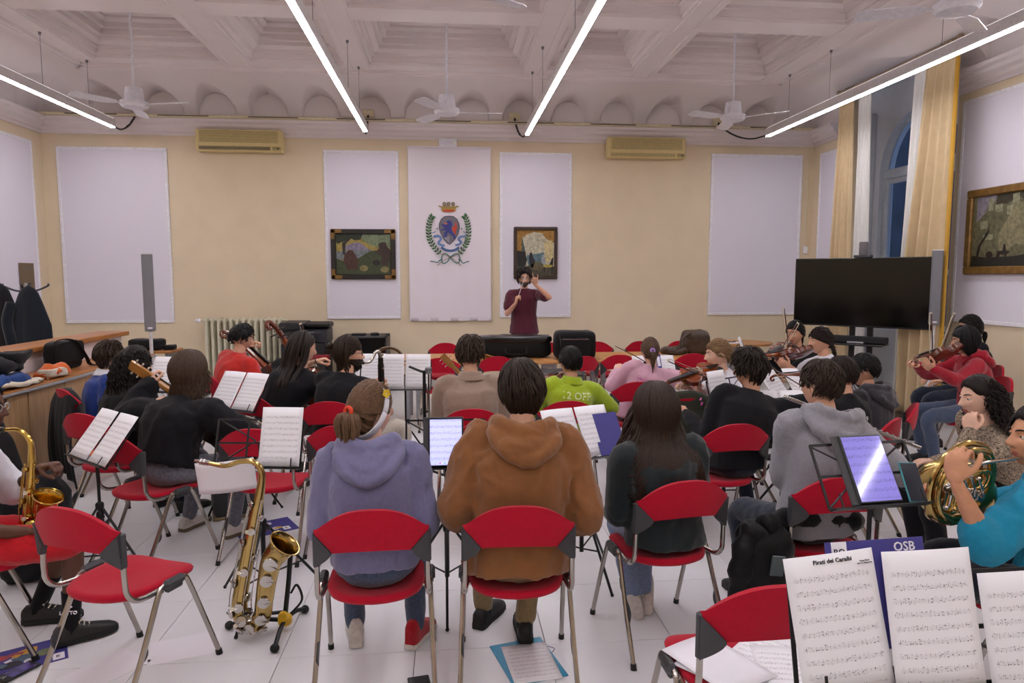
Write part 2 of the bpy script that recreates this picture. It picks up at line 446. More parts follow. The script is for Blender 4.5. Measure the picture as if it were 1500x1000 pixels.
led_bar(4.60, 9.70, 'pendant LED light bar passing in front of the curtained window')
M_cable = mat('black_cable', '#121212', .5)
for x, y1, bx, nm in ((-4.5, 9.93, -4.42, 'coat stand wall'), (-1.135, 9.89, -1.16, 'middle left'), (1.135, 9.90, 1.02, 'middle right'), (4.60, 9.70, 4.2, 'window')):
    lab = {'coat stand wall': 'light bar nearest the coat stand wall', 'middle left': 'light bar left of the banner', 'middle right': 'light bar right of the banner', 'window': 'light bar in front of the window'}[nm]
    t = thing('connection_box', 'beige junction box and black cable of the ' + lab, 'junction box', (bx, YB - .0085, 4.07))
    G().box((0, -.03, 0), (.17, .06, .17), bev=.012).build('box', M_beige, t)
    G().box((0, -.064, 0), (.12, .012, .06), bev=.004).build('socket', M_beige, t)
    dx, dy = x - bx, y1 - YB
    pts = spline([(0, -.06, 0), (0.0, -.12, -.06), (dx * .25, dy * .45, -.25), (dx * .6, dy * .75, -.36), (dx, dy + .03, -.345)], 8)
    g = G(); g.tube(pts, .011, n=6)
    pp = spline(pts, 3)
    hel = []
    for i, p in enumerate(pp[:60]):
        a = i * 1.9; hel.append(p + V((math.cos(a) * .016, 0, math.sin(a) * .016)))
    g.tube(hel, .005, n=5); g.build('cable', M_cable, t)
# conduit rail on the cornice ledge
t = thing('cable_conduit', 'long beige cable conduit running along the top of the back wall cornice', 'conduit', (0, YB - .05, 3.985))
G().box((0, 0, .005), (2 * XW - .02, .06, .055), bev=.008).build('upper_duct', M_beige, t)
G().tube([(-XW + .02, -.135, -.002), (XW - .02, -.135, -.002)], .022, n=8).build('lower_pipe', M_beige, t)
M_dgrey = mat('dark_grey_metal', '#6a6460', .5, metal=.4)
for k in range(9): G().box((-5 + k * 1.25, -.16, -.004), (.7, .006, .016)).build('slot', M_dgrey, t, smooth=False)
t = thing('emergency_lamp', 'small white emergency lamp box above the crest banner', 'lamp', (.01, YB - .001, 3.70))
G().box((0, -.03, 0), (.27, .06, .12), bev=.01).build('housing', M_frame_w, t)
G().box((0, -.062, 0), (.23, .004, .05)).build('window', M_panel, t, smooth=False)
G().box((.10, -.0645, .0), (.012, .002, .012)).build('indicator', mat('green_led', '#b8e030', .4, emit='#b8e030', es=1.5), t, smooth=False)
G().tube([(0, -.03, .05), (0, -.03, .22)], .008, n=6).build('wire', M_alu, t)
# ceiling fans
M_fan = mat('grey_white_enamel', '#e4e2ea', .35)
def fan(x, y, z, ang, label):
    t = thing('ceiling_fan', label, 'fan', (x, y, z), ang, group='ceiling fans')
    top = 4.8 - z
    G().tube([(0, 0, .1), (0, 0, top)], .014, n=8).build('rod', M_fan, t)
    G().lathe([(.02, top), (.06, top - .03), (.055, top - .08), (.02, top - .1)], 12).build('canopy', M_fan, t)
    G().lathe([(.055, .20), (.09, .19), (.105, .06), (.11, .045)], 20).build('upper_housing', M_fan, t)
    G().lathe([(.11, .045), (.15, .035), (.155, .0), (.13, -.03), (.06, -.045), (.0, -.047)], 24).build('motor', M_fan, t)
    for k in range(3):
        a = 2 * PI * k / 3
        g = G(rz(a)); g.box((.17, 0, 0), (.12, .03, .012), bev=.004)
        g.prism([(.2, -.035), (.3, -.075), (.62, -.075), (.66, -.05), (.66, .05), (.62, .075), (.3, .075), (.2, .035)], -.003, .004, M=Matrix.Translation((0, 0, .0)) @ Matrix.Rotation(R(11), 4, 'X'))
        g.build('blade', M_fan, t, smooth=False)
fan(-3.58, 8.45, 3.66, R(-15), 'ceiling fan hanging from the coffer above the wall with the coat stand')
fan(0, 8.45, 3.66, R(2), 'ceiling fan hanging in front of the crest banner')
fan(3.55, 8.45, 3.66, R(-40), 'ceiling fan hanging nearest the curtained window')
fan(0, 4.65, 3.60, R(35), 'ceiling fan hanging between the two middle light bars')
fan(3.62, 4.75, 3.60, R(160), 'ceiling fan hanging over the right-hand chairs')
# ---------------------------------------------------------------- red stacking chair
def fabric(name, c, var=.10, scale=60, rough=.85, bump=.25, bscale=350, sheen=.25, **k): return mat(name, c, rough, var=var, scale=scale, bump=bump, bscale=bscale, sheen=sheen, spec=.2, **k)
M_red = fabric('red_chair_felt', '#b00727', var=.06, sheen=.12)
M_chrome = mat('worn_chrome', '#b9b2aa', .22, metal=1., var=.12, scale=8)
M_pl = mat('charcoal_plastic', '#37373a', .5, var=.05)
M_rub = mat('black_rubber', '#0d0d0e', .7)
def chair_proto():
    t = thing('conference_chair', 'chair', 'chair')
    # seat : rounded slab, rear edge curved
    def outline(k, n=36):
        a = 2 * PI * k / n; c, s_ = math.cos(a), math.sin(a); e = .45 if s_ > 0 else .78
        x = .222 * abs(c) ** (e) * (1 if c > 0 else -1); y = .215 * abs(s_) ** (.45 if s_ > 0 else .9) * (1 if s_ > 0 else -1)
        return x, y
    n = 36; g = G(); vs = []; fs = []
    rings = [(.0, .443), (.55, .443), (.86, .448), (.97, .445), (1.0, .434), (.98, .420), (.93, .414), (.5, .412), (0, .412)]
    for f, z in rings:
        for k in range(n):
            x, y = outline(k); yy = y * f
            dz = -.018 * max(0, (yy - .12) / .1) ** 2 + .012 * max(0, (-yy - .1) / .12) ** 1.5 - .008 * (1 - abs(x * f) / .22)
            vs.append((x * f, yy, z + dz))
    for i in range(len(rings) - 1):
        for k in range(n): fs.append([i * n + k, i * n + (k + 1) % n, (i + 1) * n + (k + 1) % n, (i + 1) * n + k])
    g.add(vs, [f[::-1] for f in fs]).build('seat', M_red, t, angle=60)
    # curved back panel : arched top, charcoal corners
    def by(x): return -.250 + .050 * (x / .23) ** 2
    def ztop(x): return .825 - .102 * abs(x / .232) ** 2.5
    def zbot(x): return .665 - .012 * (x / .16) ** 2
    g = G()
    def bp(u, v):
        x = -.232 + .464 * u
        zb = zbot(x) if abs(x) < .165 else zbot(.165) + (.715 - zbot(.165)) * (abs(x) - .165) / .067
        zt = max(ztop(x), zb + .004)
        z = zb + (zt - zb) * v
        return (x, by(x) - .015 * (z - .66) / .16 - .004 * math.sin(PI * v), z)
    g.grid(bp, 32, 8, thick=-.020); g.build('backrest', M_red, t, angle=50)
    for s_ in (-1, 1):
        def cpt(u, v):
            x = .162 + .073 * u
            zb = .650 - .062 * u ** .7 if u > 0 else .650
            zt = .652 + (.722 - .652) * u + .004
            z = zb + (zt - zb) * v
            return (s_ * x, by(x) - .004 - .015 * (z - .66) / .16, z)
        g = G(); g.grid(cpt, 8, 6, thick=(-.026 if s_ > 0 else .026)); g.tube([(s_ * .236, -.206, .72), (s_ * .236, -.205, .59)], .016, n=8); g.build('back_corner', M_pl, t, angle=40)
        p = spline([(s_ * .236, -.205, .66), (s_ * .236, -.203, .53), (s_ * .238, -.195, .475), (s_ * .238, -.16, .438), (s_ * .235, -.10, .425), (s_ * .225, .0, .424)], 5)
        G().tube(p, .0115, n=8).build('upright', M_chrome, t)
        for fy, nm in ((-1, 'leg'), (1, 'leg')):
            if fy < 0: p = spline([(s_ * .243, .015, .438), (s_ * .245, -.035, .436), (s_ * .247, -.062, .405), (s_ * .255, -.155, .21), (s_ * .264, -.262, .012)], 5)
            else: p = spline([(s_ * .243, .02, .438), (s_ * .244, .075, .436), (s_ * .246, .10, .405), (s_ * .252, .175, .21), (s_ * .258, .248, .012)], 5)
            l = G().tube(p, .0118, n=8).build(nm, M_chrome, t)
            q = p[-1]; d = (p[-1] - p[-2]).normalized()
            G().tube([q - d * .014, q + V((0, 0, -.012)) + d * .002], [.0145, .0155], n=8).build('rubber_foot', M_rub, l)
        g = G(); g.box((s_ * .250, .02, .440), (.040, .105, .036), bev=.012); g.box((s_ * .247, .02, .420), (.030, .085, .03), bev=.008); g.box((s_ * .255, .02, .4585), (.006, .04, .004)); g.build('joint_cover', M_pl, t)
        g = G(); g.prism([(.0, -.05)] + [(.030 * math.sin(PI * k / 10), -.05 + .10 * k / 10) for k in range(11)] , -.004, .004, M=mtx((s_ * .248, -.156, .21), y=(0, .44, .9), z=(s_ * 1, 0, 0)))
        g.build('stacking_disc', M_pl, t)
    g = G(); g.tube([(-.225, -.02, .408), (.225, -.02, .408)], .010, n=6); g.tube([(-.225, .06, .408), (.225, .06, .408)], .010, n=6); g.build('seat_bar', M_chrome, t)
    for o in [c for c in t.children] + [k for c in t.children for k in c.children]:
        for v_ in o.data.vertices: v_.co.x *= .90
    return t
CH = chair_proto(); ch_used = [False]
def chair(x, y, a, label, group='red conference chairs'):
    if not ch_used[0]:
        ch_used[0] = True; o = CH; o.location = (x, y, 0); o.rotation_euler = (0, 0, R(a)); o['label'] = label; o['group'] = group; return o
    return copy_tree(CH, label, (x, y, 0), R(a), group)
chair(-1.36, 2.92, -24, 'empty red chair standing beside the tenor saxophone on its stand')
chair(-.31, 2.81, 2, 'red chair under the person in the periwinkle hoodie')
chair(.275, 2.80, -2, 'red chair under the person in the brown hoodie')
chair(.98, 3.05, 9, 'red chair under the person with long wavy dark hair')
chair(.93, 2.06, 2, 'red chair with loose white papers lying on its seat')
chair(1.72, 3.05, 2, 'red chair under the person in the light grey hoodie')
chair(1.70, 4.13, 4, 'red chair under the person in the black sweater with wavy short hair')
chair(-1.10, 4.26, -8, 'empty red chair behind the music stand with one white page')
chair(-1.78, 4.20, -32, 'red chair under the guitarist in the loose black top')
chair(-1.40, 5.46, -28, 'red chair under the person with long dreadlocks')
chair(-.83, 5.10, -4, 'red chair under the bearded person with a hair bun')
chair(-.60, 4.30, -10, 'red chair just in front of the periwinkle hoodie, nobody on it')
chair(.15, 4.74, 0, 'red chair under the person in the beige polo')
chair(.20, 4.31, 3, 'empty red chair between the tablet stand and the beige polo')
chair(.84, 4.97, 0, 'red chair under the child in the lime green printed jacket')
chair(-2.84, 5.78, -42, 'red chair by the wooden cabinets with a black coat on its back')
chair(2.58, 4.13, 40, 'red chair under the child in the black printed shirt')
chair(3.0, 4.54, 55, 'red chair under the child in the dark grey hoodie')
chair(3.06, 3.53, 78, 'red chair under the person with curly hair and earring')
chair(-2.17, 3.16, -62, 'red chair under the alto saxophonist in red shorts')
chair(1.66, 5.0, 10, 'red chair with the embroidered olive jacket over its back')
chair(2.29, 2.33, 38, 'red chair under the french horn player in the turquoise shirt')
chair(4.59, 5.56, 74, 'red chair under the violinist in the red hooded top')
chair(2.23, 5.07, 76, 'red chair with a magenta coat, under the fair-haired violinist')
chair(1.57, 5.78, 0, 'red chair under the child in the pink sweatshirt')
chair(3.35, 5.72, 75, 'red chair under the braided violinist in white')
chair(3.6, 6.35, 110, 'red chair under the dark-haired violinist behind the braided one')
chair(-2.0, 6.5, -45, 'red chair under the cellist in the red shirt')
chair(-2.25, 4.8, -25, 'red chair under the guitarist with long curly hair')
chair(5.16, 6.31, 72, 'red chair under the person sitting behind the crimson violinist')
chair(.53, 7.70, 0, 'red chair tucked under the long table in front of the black bags', 'red chairs around the long table')
chair(-.08, 7.62, -3, 'red chair tucked under the left end of the long table', 'red chairs around the long table')
chair(1.38, 7.60, 25, 'red chair tucked under the middle of the long table, turned aside', 'red chairs around the long table')
chair(1.98, 7.72, -14, 'red chair tucked under the table left of the pink sweatshirt', 'red chairs around the long table')
chair(2.78, 7.78, 0, 'red chair tucked under the table in front of the brown leather bag', 'red chairs around the long table')
for x, lb in ((-.05, 'left of the black bags'), (1.30, 'half hidden by the black bags'), (1.98, 'at the middle of the bare tabletop'), (2.58, 'second from the brown leather bag'), (3.14, 'nearest the brown leather bag')):
    chair(x, 8.74, 180, 'red chair beyond the long table, ' + lb, 'red chairs around the long table')
# ---------------------------------------------------------------- tables
M_wood = mat('beech_veneer', '#c08a4e', .45, var=.12, scale=5, stretch=(1, 12, 12), col2='#a9743c')
M_steel = mat('grey_steel', '#a8a8ad', .4, metal=.6)
M_castor = mat('castor_black', '#101012', .5)
def table(x0, x1, y0, y1, label, legs):
    t = thing('conference_table', label, 'table', ((x0 + x1) / 2, (y0 + y1) / 2, 0))
    wx, wy = x1 - x0, y1 - y0
    G().box((0, 0, .727), (wx, wy, .026), bev=.004).build('tabletop', M_wood, t)
    for lx in legs:
        for sx in (-.06, .06):
            l = G().box((lx + sx, -wy / 2 + .16, .40), (.05, .05, .63), bev=.008).build('leg', M_steel, t)
            G().lathe([(.02, -.012), (.028, -.008), (.028, .008), (.02, .012)], 12, M=mtx((lx + sx, -wy / 2 + .16, .032), y=(0, 0, 1), z=(1, 0, 0))).build('castor', M_castor, l)
            G().box((lx + sx, -wy / 2 + .16, .065), (.03, .03, .05)).build('castor_fork', M_castor, l, smooth=False)
            l = G().box((lx + sx, wy / 2 - .16, .36), (.05, .05, .71), bev=.008).build('leg', M_steel, t)
        G().box((lx, 0, .69), (.16, wy - .12, .05), bev=.006).build('crossbar', M_steel, t)
    return t
table(-.90, 1.28, 7.56, 8.5, 'long beech conference table carrying the black bags', (-.6, .95))
table(1.285, 3.45, 7.56, 8.5, 'long beech conference table carrying the brown leather bag', (-.65, .75))
t = thing('side_table', 'small beech table with rounded end and grey panel by the back wall', 'table', (4.1, 9.55, 0))
g = G(); poly = [(-.55, -.38), (.2, -.38)] + [(.2 + .38 * math.sin(PI * k / 12), -.38 * math.cos(PI * k / 12)) for k in range(1, 12)] + [(.2, .38), (-.55, .38)]
g.prism(poly, .715, .745); g.build('tabletop', M_wood, t, smooth=False)
G().box((-.1, 0, .36), (.8, .3, .71), bev=.01).build('pedestal', M_steel, t)
t = thing('pen_tray', 'black pens and papers lying on the round-ended table', 'papers', (4.05, 9.5, .745))
G().box((-.05, 0, .002), (.4, .28, .004)).build('paper_stack', M_frame_w, t, smooth=False)
for k in range(3): G().tube([(-.2 + .09 * k, -.05, .011), (-.08 + .09 * k, .03, .011)], .007, n=6).build('pen', M_black, t)
# bags on the table
M_nyl = fabric('black_nylon', '#101013', rough=.55, sheen=.05, bump=.3, bscale=120)
M_leather = mat('brown_leather', '#4b3b30', .45, var=.25, scale=12, bump=.3, bscale=40)
M_pvc = mat('black_glossy_pvc', '#17171a', .25, var=.1, scale=14, bump=.5, bscale=25)
def softbox(g, c, d, jitter=.012, n=8, seed=0, M=None, pw=5.0):
    """cushion-like box: superellipsoid with dents"""
    def f(u, v):
        a = 2 * PI * u; b_ = PI * (v - .5)
        def sp(q, e): return (abs(q) ** e) * (1 if q >= 0 else -1)
        e = 2 / pw
        x = sp(math.cos(b_), e) * sp(math.cos(a), e); y = sp(math.cos(b_), e) * sp(math.sin(a), e); z = sp(math.sin(b_), e)
        p = V((c[0] + x * d[0] / 2, c[1] + y * d[1] / 2, c[2] + z * d[2] / 2))
        q = mnoise.noise_vector(p * 9 + V((seed, 0, 0))) * jitter
        return p + q
    g.grid(f, n * 4, n * 2, M=M)
t = thing('instrument_case', 'long black instrument case lying on the table behind the beige polo', 'case', (.78, 8.05, .74))
g = G(); softbox(g, (0, 0, .11), (.86, .30, .22), .012); g.build('body', M_nyl, t, angle=180)
g = G(); softbox(g, (0, 0, .22), (.88, .32, .09), .015, seed=3); g.build('lid_flap', M_pvc, t, angle=180)
G().tube(spline([(-.12, -.16, .12), (-.1, -.19, .06), (.1, -.19, .06), (.12, -.16, .12)], 6), .012, n=6).build('handle', M_nyl, t)
t = thing('gig_bag', 'bulky black gig bag standing on the table beside the long case', 'bag', (1.46, 7.85, .74))
g = G(); softbox(g, (0, 0, .165), (.48, .28, .33), .012, seed=5, pw=7); g.build('body', M_nyl, t, angle=180)
g = G(); softbox(g, (-.02, -.15, .14), (.36, .05, .22), .008, seed=8, pw=7); g.build('front_pocket', M_nyl, t, angle=180)
G().tube(spline([(-.2, -.15, .29), (-.19, -.17, .18), (-.2, -.16, .06)], 5), .012, n=6).build('strap', M_pvc, t)
G().tube([(-.17, -.182, .24), (.13, -.182, .24)], .004, n=5).build('zip', M_chrome, t)
t = thing('leather_bag', 'slouchy brown leather bag standing on the table', 'bag', (2.93, 8.15, .74))
g = G(); softbox(g, (.1, 0, .15), (.36, .2, .30), .022, seed=11, pw=4); g.build('body', M_leather, t, angle=180)
g = G(); softbox(g, (-.18, -.04, .05), (.34, .18, .10), .025, seed=13, pw=3); g.build('flap', M_leather, t, angle=180)
G().tube(spline([(0, -.1, .27), (-.12, -.13, .20), (-.16, -.12, .08), (-.3, -.12, .05)], 6), .016, n=6, flat=.4).build('strap', M_leather, t)
t = thing('straw_mat', 'small woven straw mat leaning on the case on the table', 'mat', (.37, 7.72, .742))
M_straw = mat('straw', '#b98b4b', .8, var=.3, scale=40, stretch=(1, 6, 1))
for k in range(9): G().tube(spline([(-.14 + .02 * k, -.06, .015 + .006 * k), (-.02, 0, .03 + .007 * k), (.14, .05 - .01 * k, .012 + .004 * k)], 4), .008, n=5).build('straw_roll', M_straw, t)
t = thing('cap_on_case', 'grey cap resting on dark shoes at the table end', 'cap', (-.70, 7.98, .74))
g = G(); g.grid(lambda u, v: (.17 * math.cos(PI * u) * (1 - .3 * v), .1 * (v - .5) + .02, .012 + .13 * math.sin(PI * u) * (1 - .25 * v)), 16, 5, thick=.01); g.build('crown', mat('taupe_felt', '#8d7f70', .9), t, angle=180)
g = G(); softbox(g, (.0, .0, .035), (.2, .1, .06), .01, seed=4); g.build('lining', fabric('dark_red_lining', '#6d1020'), t, angle=180)
# ---------------------------------------------------------------- left: half wall, cabinets
M_cab = mat('oak_laminate', '#ad8a63', .5, var=.10, scale=4, stretch=(14, 14, 1), col2='#97744f')
M_capw = mat('honey_wood', '#b5793d', .35, var=.12, scale=4, stretch=(12, 1, 12), col2='#9a6230')
hw = wallbox('wall_half', (-3.85, 2.1, .51), (.2, 12.2, 1.02), M_white)
G().box((-3.85, 2.1, 1.047), (.34, 12.3, .05), bev=.008).build('cap_board', M_capw, hw)
G().box((-3.74, 7.9, .9), (.012, .12, .08), bev=.003).build('socket_plate', M_frame_w, hw)
t = thing('counter_top', 'long wooden counter top with metal edge along the half wall', 'counter', (-3.49, 4.6, 0))
G().box((0, 0, .832), (.50, 6.5, .03), bev=.004).build('board', M_capw, t)
G().tube([(.25, -3.25, .822), (.25, 3.25, .822)], .014, n=8).build('edge_rail', M_steel, t)
cg = 'wooden cabinets under the counter'
for k in range(6):
    y = 2.0 + k * 1.02
    nm = ['nearest the dark instrument case', 'behind the dark instrument case', 'below the white tote bag', 'below the messenger bag', 'behind the child in blue', 'at the far end of the counter'][k]
    t = thing('base_cabinet', 'oak laminate base cabinet ' + nm, 'cabinet', (-3.50, y, 0), group=cg)
    G().box((0, 0, .455), (.44, 1.01, .72), bev=.003).build('body', M_cab, t)
    G().box((-.02, 0, .05), (.40, 1.01, .09)).build('plinth', M_steel, t, smooth=False)
    for s_ in (-1, 1):
        d = G().box((.229, s_ * .253, .455), (.018, .498, .715), bev=.002).build('door', M_cab, t)
        hy = s_ * .06
        G().tube(spline([(.238, hy, .74), (.268, hy, .73), (.268, hy, .60), (.238, hy, .59)], 4), .007, n=6).build('handle', M_steel, d)
# coats & bags on counter
M_blk = fabric('black_wool', '#17171a', sheen=.1)
M_blue = fabric('blue_cotton', '#27457f', sheen=.1)
def heap(name, label, cat, loc, d, m, seed, pw=2.6, jit=.05, rot=0.):
    t = thing(name, label, cat, loc, rot)
    g = G(); softbox(g, (0, 0, d[2] / 2), d, jit, n=9, seed=seed, pw=pw)
    for p in g.v: p.z = max(p.z, .002)
    g.build('cloth', m, t, angle=180); return t
def at2(x, y, z): return (x, y, z)
t = heap('black_coat', 'folded black coat heaped on the counter', 'coat', (-3.50, 5.62, .945), (.30, .50, .13), M_blk, 1)
g = G(); softbox(g, (.02, .12, .12), (.24, .3, .07), .03, seed=6); g.build('sleeve', M_blk, t, angle=180)
heap('blue_jacket', 'rumpled blue jacket under the black coat on the counter', 'jacket', (-3.42, 5.45, .848), (.30, .62, .10), M_blue, 2)
t = heap('orange_hat', 'orange woollen hat with white fleece on the counter', 'hat', (-3.36, 6.08, .848), (.2, .34, .09), fabric('orange_wool', '#d4601b'), 3)
g = G(); softbox(g, (.03, -.05, .05), (.16, .24, .07), .02, seed=9); g.build('fleece', fabric('fleece_white', '#d9cdbb'), t, angle=180)
t = heap('tote_bag', 'white canvas tote bag hanging over the counter edge', 'bag', (-3.33, 5.52, .850), (.20, .50, .05), fabric('canvas', '#d8cdb8'), 4, jit=.03)
G().tube(spline([(.10, .16, .03), (.06, .26, .03), (.03, .3, -.02), (.045, .3, -.14), (.045, .36, -.2), (.045, .4, -.1), (.045, .36, .02)], 6), .016, n=6, flat=.3).build('handle_strap', fabric('canvas_strap', '#b3a58d'), t)
t = thing('messenger_bag', 'black messenger bag standing on the counter', 'bag', (-3.55, 6.62, .848), R(78))
g = G(); softbox(g, (0, 0, .13), (.34, .14, .26), .008, seed=21, pw=6); g.build('body', M_nyl, t, angle=180)
g = G(); softbox(g, (0, -.075, .16), (.33, .03, .19), .006, seed=22, pw=6); g.build('flap', M_nyl, t, angle=180)
G().tube(spline([(-.16, 0, .2), (-.10, -.05, .275), (.05, -.09, .25), (.15, -.11, .10), (.20, -.12, .015), (.40, -.14, .012), (.58, -.13, .012)], 7), .022, n=6, flat=.25).build('shoulder_strap', M_nyl, t)
t = thing('wall_shelf', 'low wooden shelf board beyond the half wall end', 'shelf', (-3.66, 8.75, 0))
G().box((0, 0, .785), (.62, .4, .03), bev=.004).build('board', M_capw, t)
for s_ in (-.27, .25): G().box((s_, 0, .385), (.04, .36, .77), bev=.004).build('support', M_steel, t)
t = thing('soft_case', 'small black soft case lying on the low shelf', 'case', (-3.68, 8.7, .80))
g = G(); softbox(g, (0, 0, .07), (.40, .22, .14), .01, seed=31); g.build('body', M_nyl, t, angle=180)
g = G(); softbox(g, (.27, 0, .03), (.14, .12, .06), .01, seed=32); g.build('pouch', M_nyl, t, angle=180)
# coat stand with two coats
t = thing('coat_stand', 'metal coat stand with curved hooks behind the half wall', 'coat stand', (-4.98, 8.6, 0))
G().tube([(0, 0, .02), (0, 0, 1.62)], .018, n=10).build('pole', M_steel, t)
G().lathe([(.2, 0), (.2, .015), (.03, .03)], 20).build('base', M_steel, t)
for k in range(4):
    a = R(20 + 90 * k)
    G().tube(spline([(0, 0, 1.52), (.1 * math.cos(a), .1 * math.sin(a), 1.53), (.21 * math.cos(a), .21 * math.sin(a), 1.58), (.23 * math.cos(a), .23 * math.sin(a), 1.61)], 5), [.012] * 15 + [.018], n=7).build('hook', mat('dark_steel', '#4a4a4e', .35, metal=.8), t)
def hung_coat(label, loc, wd, ln, m, seed, dp=.2):
    t = thing('hanging_coat', label, 'coat', loc, 0, 'coats on the coat stand')
    def f(u, v):
        a = 2 * PI * u; z = -ln * v
        s_ = (.25 + .75 * min(1, v * 2.2) ** .7) * (1 + .12 * v)
        r = 1 + .10 * math.sin(5 * a + seed) * min(1, v * 2) + .06 * math.sin(11 * a + seed * 2) * v
        if v < .06: s_ *= (v / .06) ** .5
        return (wd / 2 * s_ * r * math.cos(a), dp / 2 * s_ * r * math.sin(a), z)
    g = G(); g.grid(f, 44, 22); g.build('body', m, t, angle=180)
    g = G(); g.tube(spline([(-wd * .36, -dp * .35, -.2), (-wd * .46, -dp * .5, -.4), (-wd * .40, -dp * .52, -.62), (-wd * .38, -dp * .4, -.8)], 6), .055, n=10); g.build('sleeve', m, t, angle=180)
    return t
c = hung_coat('black padded coat with olive lining on the coat stand', (-5.20, 8.5, 1.62), .36, 1.0, fabric('black_padding', '#15141a'), 1.0)
g = G(); g.tube(spline([(-.05, -.11, -.22), (-.10, -.12, -.36), (-.09, -.12, -.48)], 6), [.02] + [.05] * 10 + [.03] * 2, n=8); g.build('lining', fabric('olive_lining', '#2a2f24'), c, angle=180)
hung_coat('dark navy wool coat on the coat stand', (-4.85, 8.42, 1.60), .42, 1.02, fabric('navy_wool', '#141b26'), 2.3)
t = thing('wall_notice', 'brown cardboard notice on the panel behind the coat stand', 'notice', (-5.783, 10.02, 1.67), R(90))
G().box((0, -.006, 0), (.32, .012, .42), bev=.002).build('card', mat('cardboard', '#7d6a52', .85, var=.15, scale=60), t)
for k in range(2): G().box((0, -.0125, .16 - .04 * k), (.24 - .08 * k, .001, .014)).build('printed_line', M_dgrey, t, smooth=False)
# ---------------------------------------------------------------- back wall: radiator, printer, rack
M_radi = mat('radiator_enamel', '#cfc9b2', .45, var=.03)
t = thing('radiator', 'cream column radiator below the left air conditioner', 'radiator', (-3.02, 10.44, 0))
for k in range(13):
    x = -.53 + k * .088
    g = G()
    for yy in (-.07, 0, .07): g.tube([(x, yy, .18), (x, yy, 1.05)], .022, n=8)
    g.ell((x, 0, 1.05), (.03, .1, .045), 10, 6); g.ell((x, 0, .18), (.03, .1, .045), 10, 6); g.build('column', M_radi, t)
G().tube([(-.65, 0, 1.05), (.62, 0, 1.05)], .016, n=8).build('pipe', M_radi, t)
G().lathe([(.012, 0), (.03, .02), (.03, .06), (.02, .08)], 10, M=mtx((-.62, 0, 1.05), y=(0, 1, 0), z=(-1, 0, 0))).build('valve', M_frame_w, t)
for x in (-.5, .5): G().box((x, 0, .075), (.03, .12, .15)).build('foot', M_radi, t, smooth=False)
t = thing('photocopier', 'black office photocopier standing against the back wall', 'copier', (-2.06, 10.15, 0))
M_copy = mat('copier_black', '#1b1b1f', .5); M_copg = mat('copier_grey', '#3a3a40', .5)
G().box((0, 0, .38), (.62, .58, .74), bev=.015).build('paper_cabinet', M_copy, t)
G().box((0, .05, .84), (.64, .5, .20), bev=.02).build('body', M_copg, t)
g = G(); g.box((-.16, .0, .99), (.34, .6, .11), bev=.02); g.build('scanner_head', M_copy, t)
g = G(); g.box((.18, .08, .99), (.32, .42, .08), bev=.02); g.box((.18, .0, 1.035), (.3, .22, .02), M=Matrix.Rotation(R(8), 4, 'X')); g.build('feeder', M_copy, t)
g = G(); g.box((.08, -.30, .90), (.34, .12, .02), M=None, bev=.005); g.build('control_panel', M_copg, t)
G().box((.06, -.30, .913), (.2, .07, .004)).build('touch_screen', M_steel, t, smooth=False)
for k, c in enumerate(('#d08a30', '#d05a30', '#4aa0a0', '#555fb0')): G().box((-.04 + .05 * k, -.365, .90), (.02, .006, .01)).build('button', mat('btn' + c, c, .4), t, smooth=False)
G().box((.0, -.25, .72), (.5, .1, .06)).build('output_tray', M_copy, t, smooth=False)
G().box((.12, -.32, .56), (.5, .10, .06), bev=.01).build('red_tray', mat('red_plastic', '#8a1622', .5), t)
t = thing('equipment_rack', 'dark grey equipment rack box with open front by the back wall', 'rack', (-1.22, 10.15, 0))
M_rack = mat('rack_grey', '#3b3a3c', .5)
for c, d in (((0, 0, .83), (.66, .6, .02)), ((-.32, 0, .42), (.02, .6, .84)), ((.32, 0, .42), (.02, .6, .84)), ((0, .29, .42), (.64, .02, .82)), ((0, 0, .01), (.64, .6, .02))):
    G().box(c, d, bev=.003).build('panel', M_rack, t)
G().box((0, .0, .45), (.58, .4, .14), bev=.005).build('rack_device', M_black, t)
G().box((.22, -.202, .48), (.012, .004, .012)).build('indicator', mat('red_led', '#ff2020', .4, emit='#ff2010', es=2.), t, smooth=False)
for r_ in range(4):
    for c_ in range(2): G().lathe([(.012, 0), (.012, .002)], 8, M=mtx((.331, -.15 + .12 * c_, .35 + .1 * r_), y=(0, 1, 0), z=(1, 0, 0))).build('vent_hole', M_black, t)
t = thing('router', 'flat black router and cable box on the equipment rack', 'router', (-1.25, 10.1, .841))
G().box((-.06, 0, .015), (.2, .14, .03), bev=.005).build('body', M_black, t)
g = G(); softbox(g, (.17, 0, .02), (.14, .1, .04), .015, seed=41); g.build('cable_bundle', M_black, t, angle=180)
# air conditioners
def aircon(x, label, flap):
    t = thing('air_conditioner', label, 'air conditioner', (x, YB - .001, 3.655), group='wall air conditioners')
    M_ac = mat('aged_ac_plastic', '#d9c58d', .5, var=.04); M_acd = mat('ac_grille', '#a89868', .6)
    G().box((0, -.09, 0), (1.22, .18, .31), bev=.02).build('body', M_ac, t)
    g = G()
    G().box((0, -.183, .05), (1.10, .006, .16)).build('grille', M_acd, t, smooth=False)
    for k in range(9): G().box((0, -.188, -.02 + k * .017), (1.10, .006, .006)).build('grille_bar', M_ac, t, smooth=False)
    G().box((-.06, -.181, -.11), (1.0, .004, .05)).build('outlet', M_black if flap else M_acd, t, smooth=False)
    for k in range(3): G().box((-.06, -.186, -.125 + .016 * k), (1.0, .008, .004)).build('louvre', M_ac, t, smooth=False)
    G().box((.53, -.183, -.11), (.12, .008, .05), bev=.003).build('control_window', M_acd, t)
    G().box((.55, -.188, -.11), (.02, .004, .02)).build('sensor', M_black, t, smooth=False)
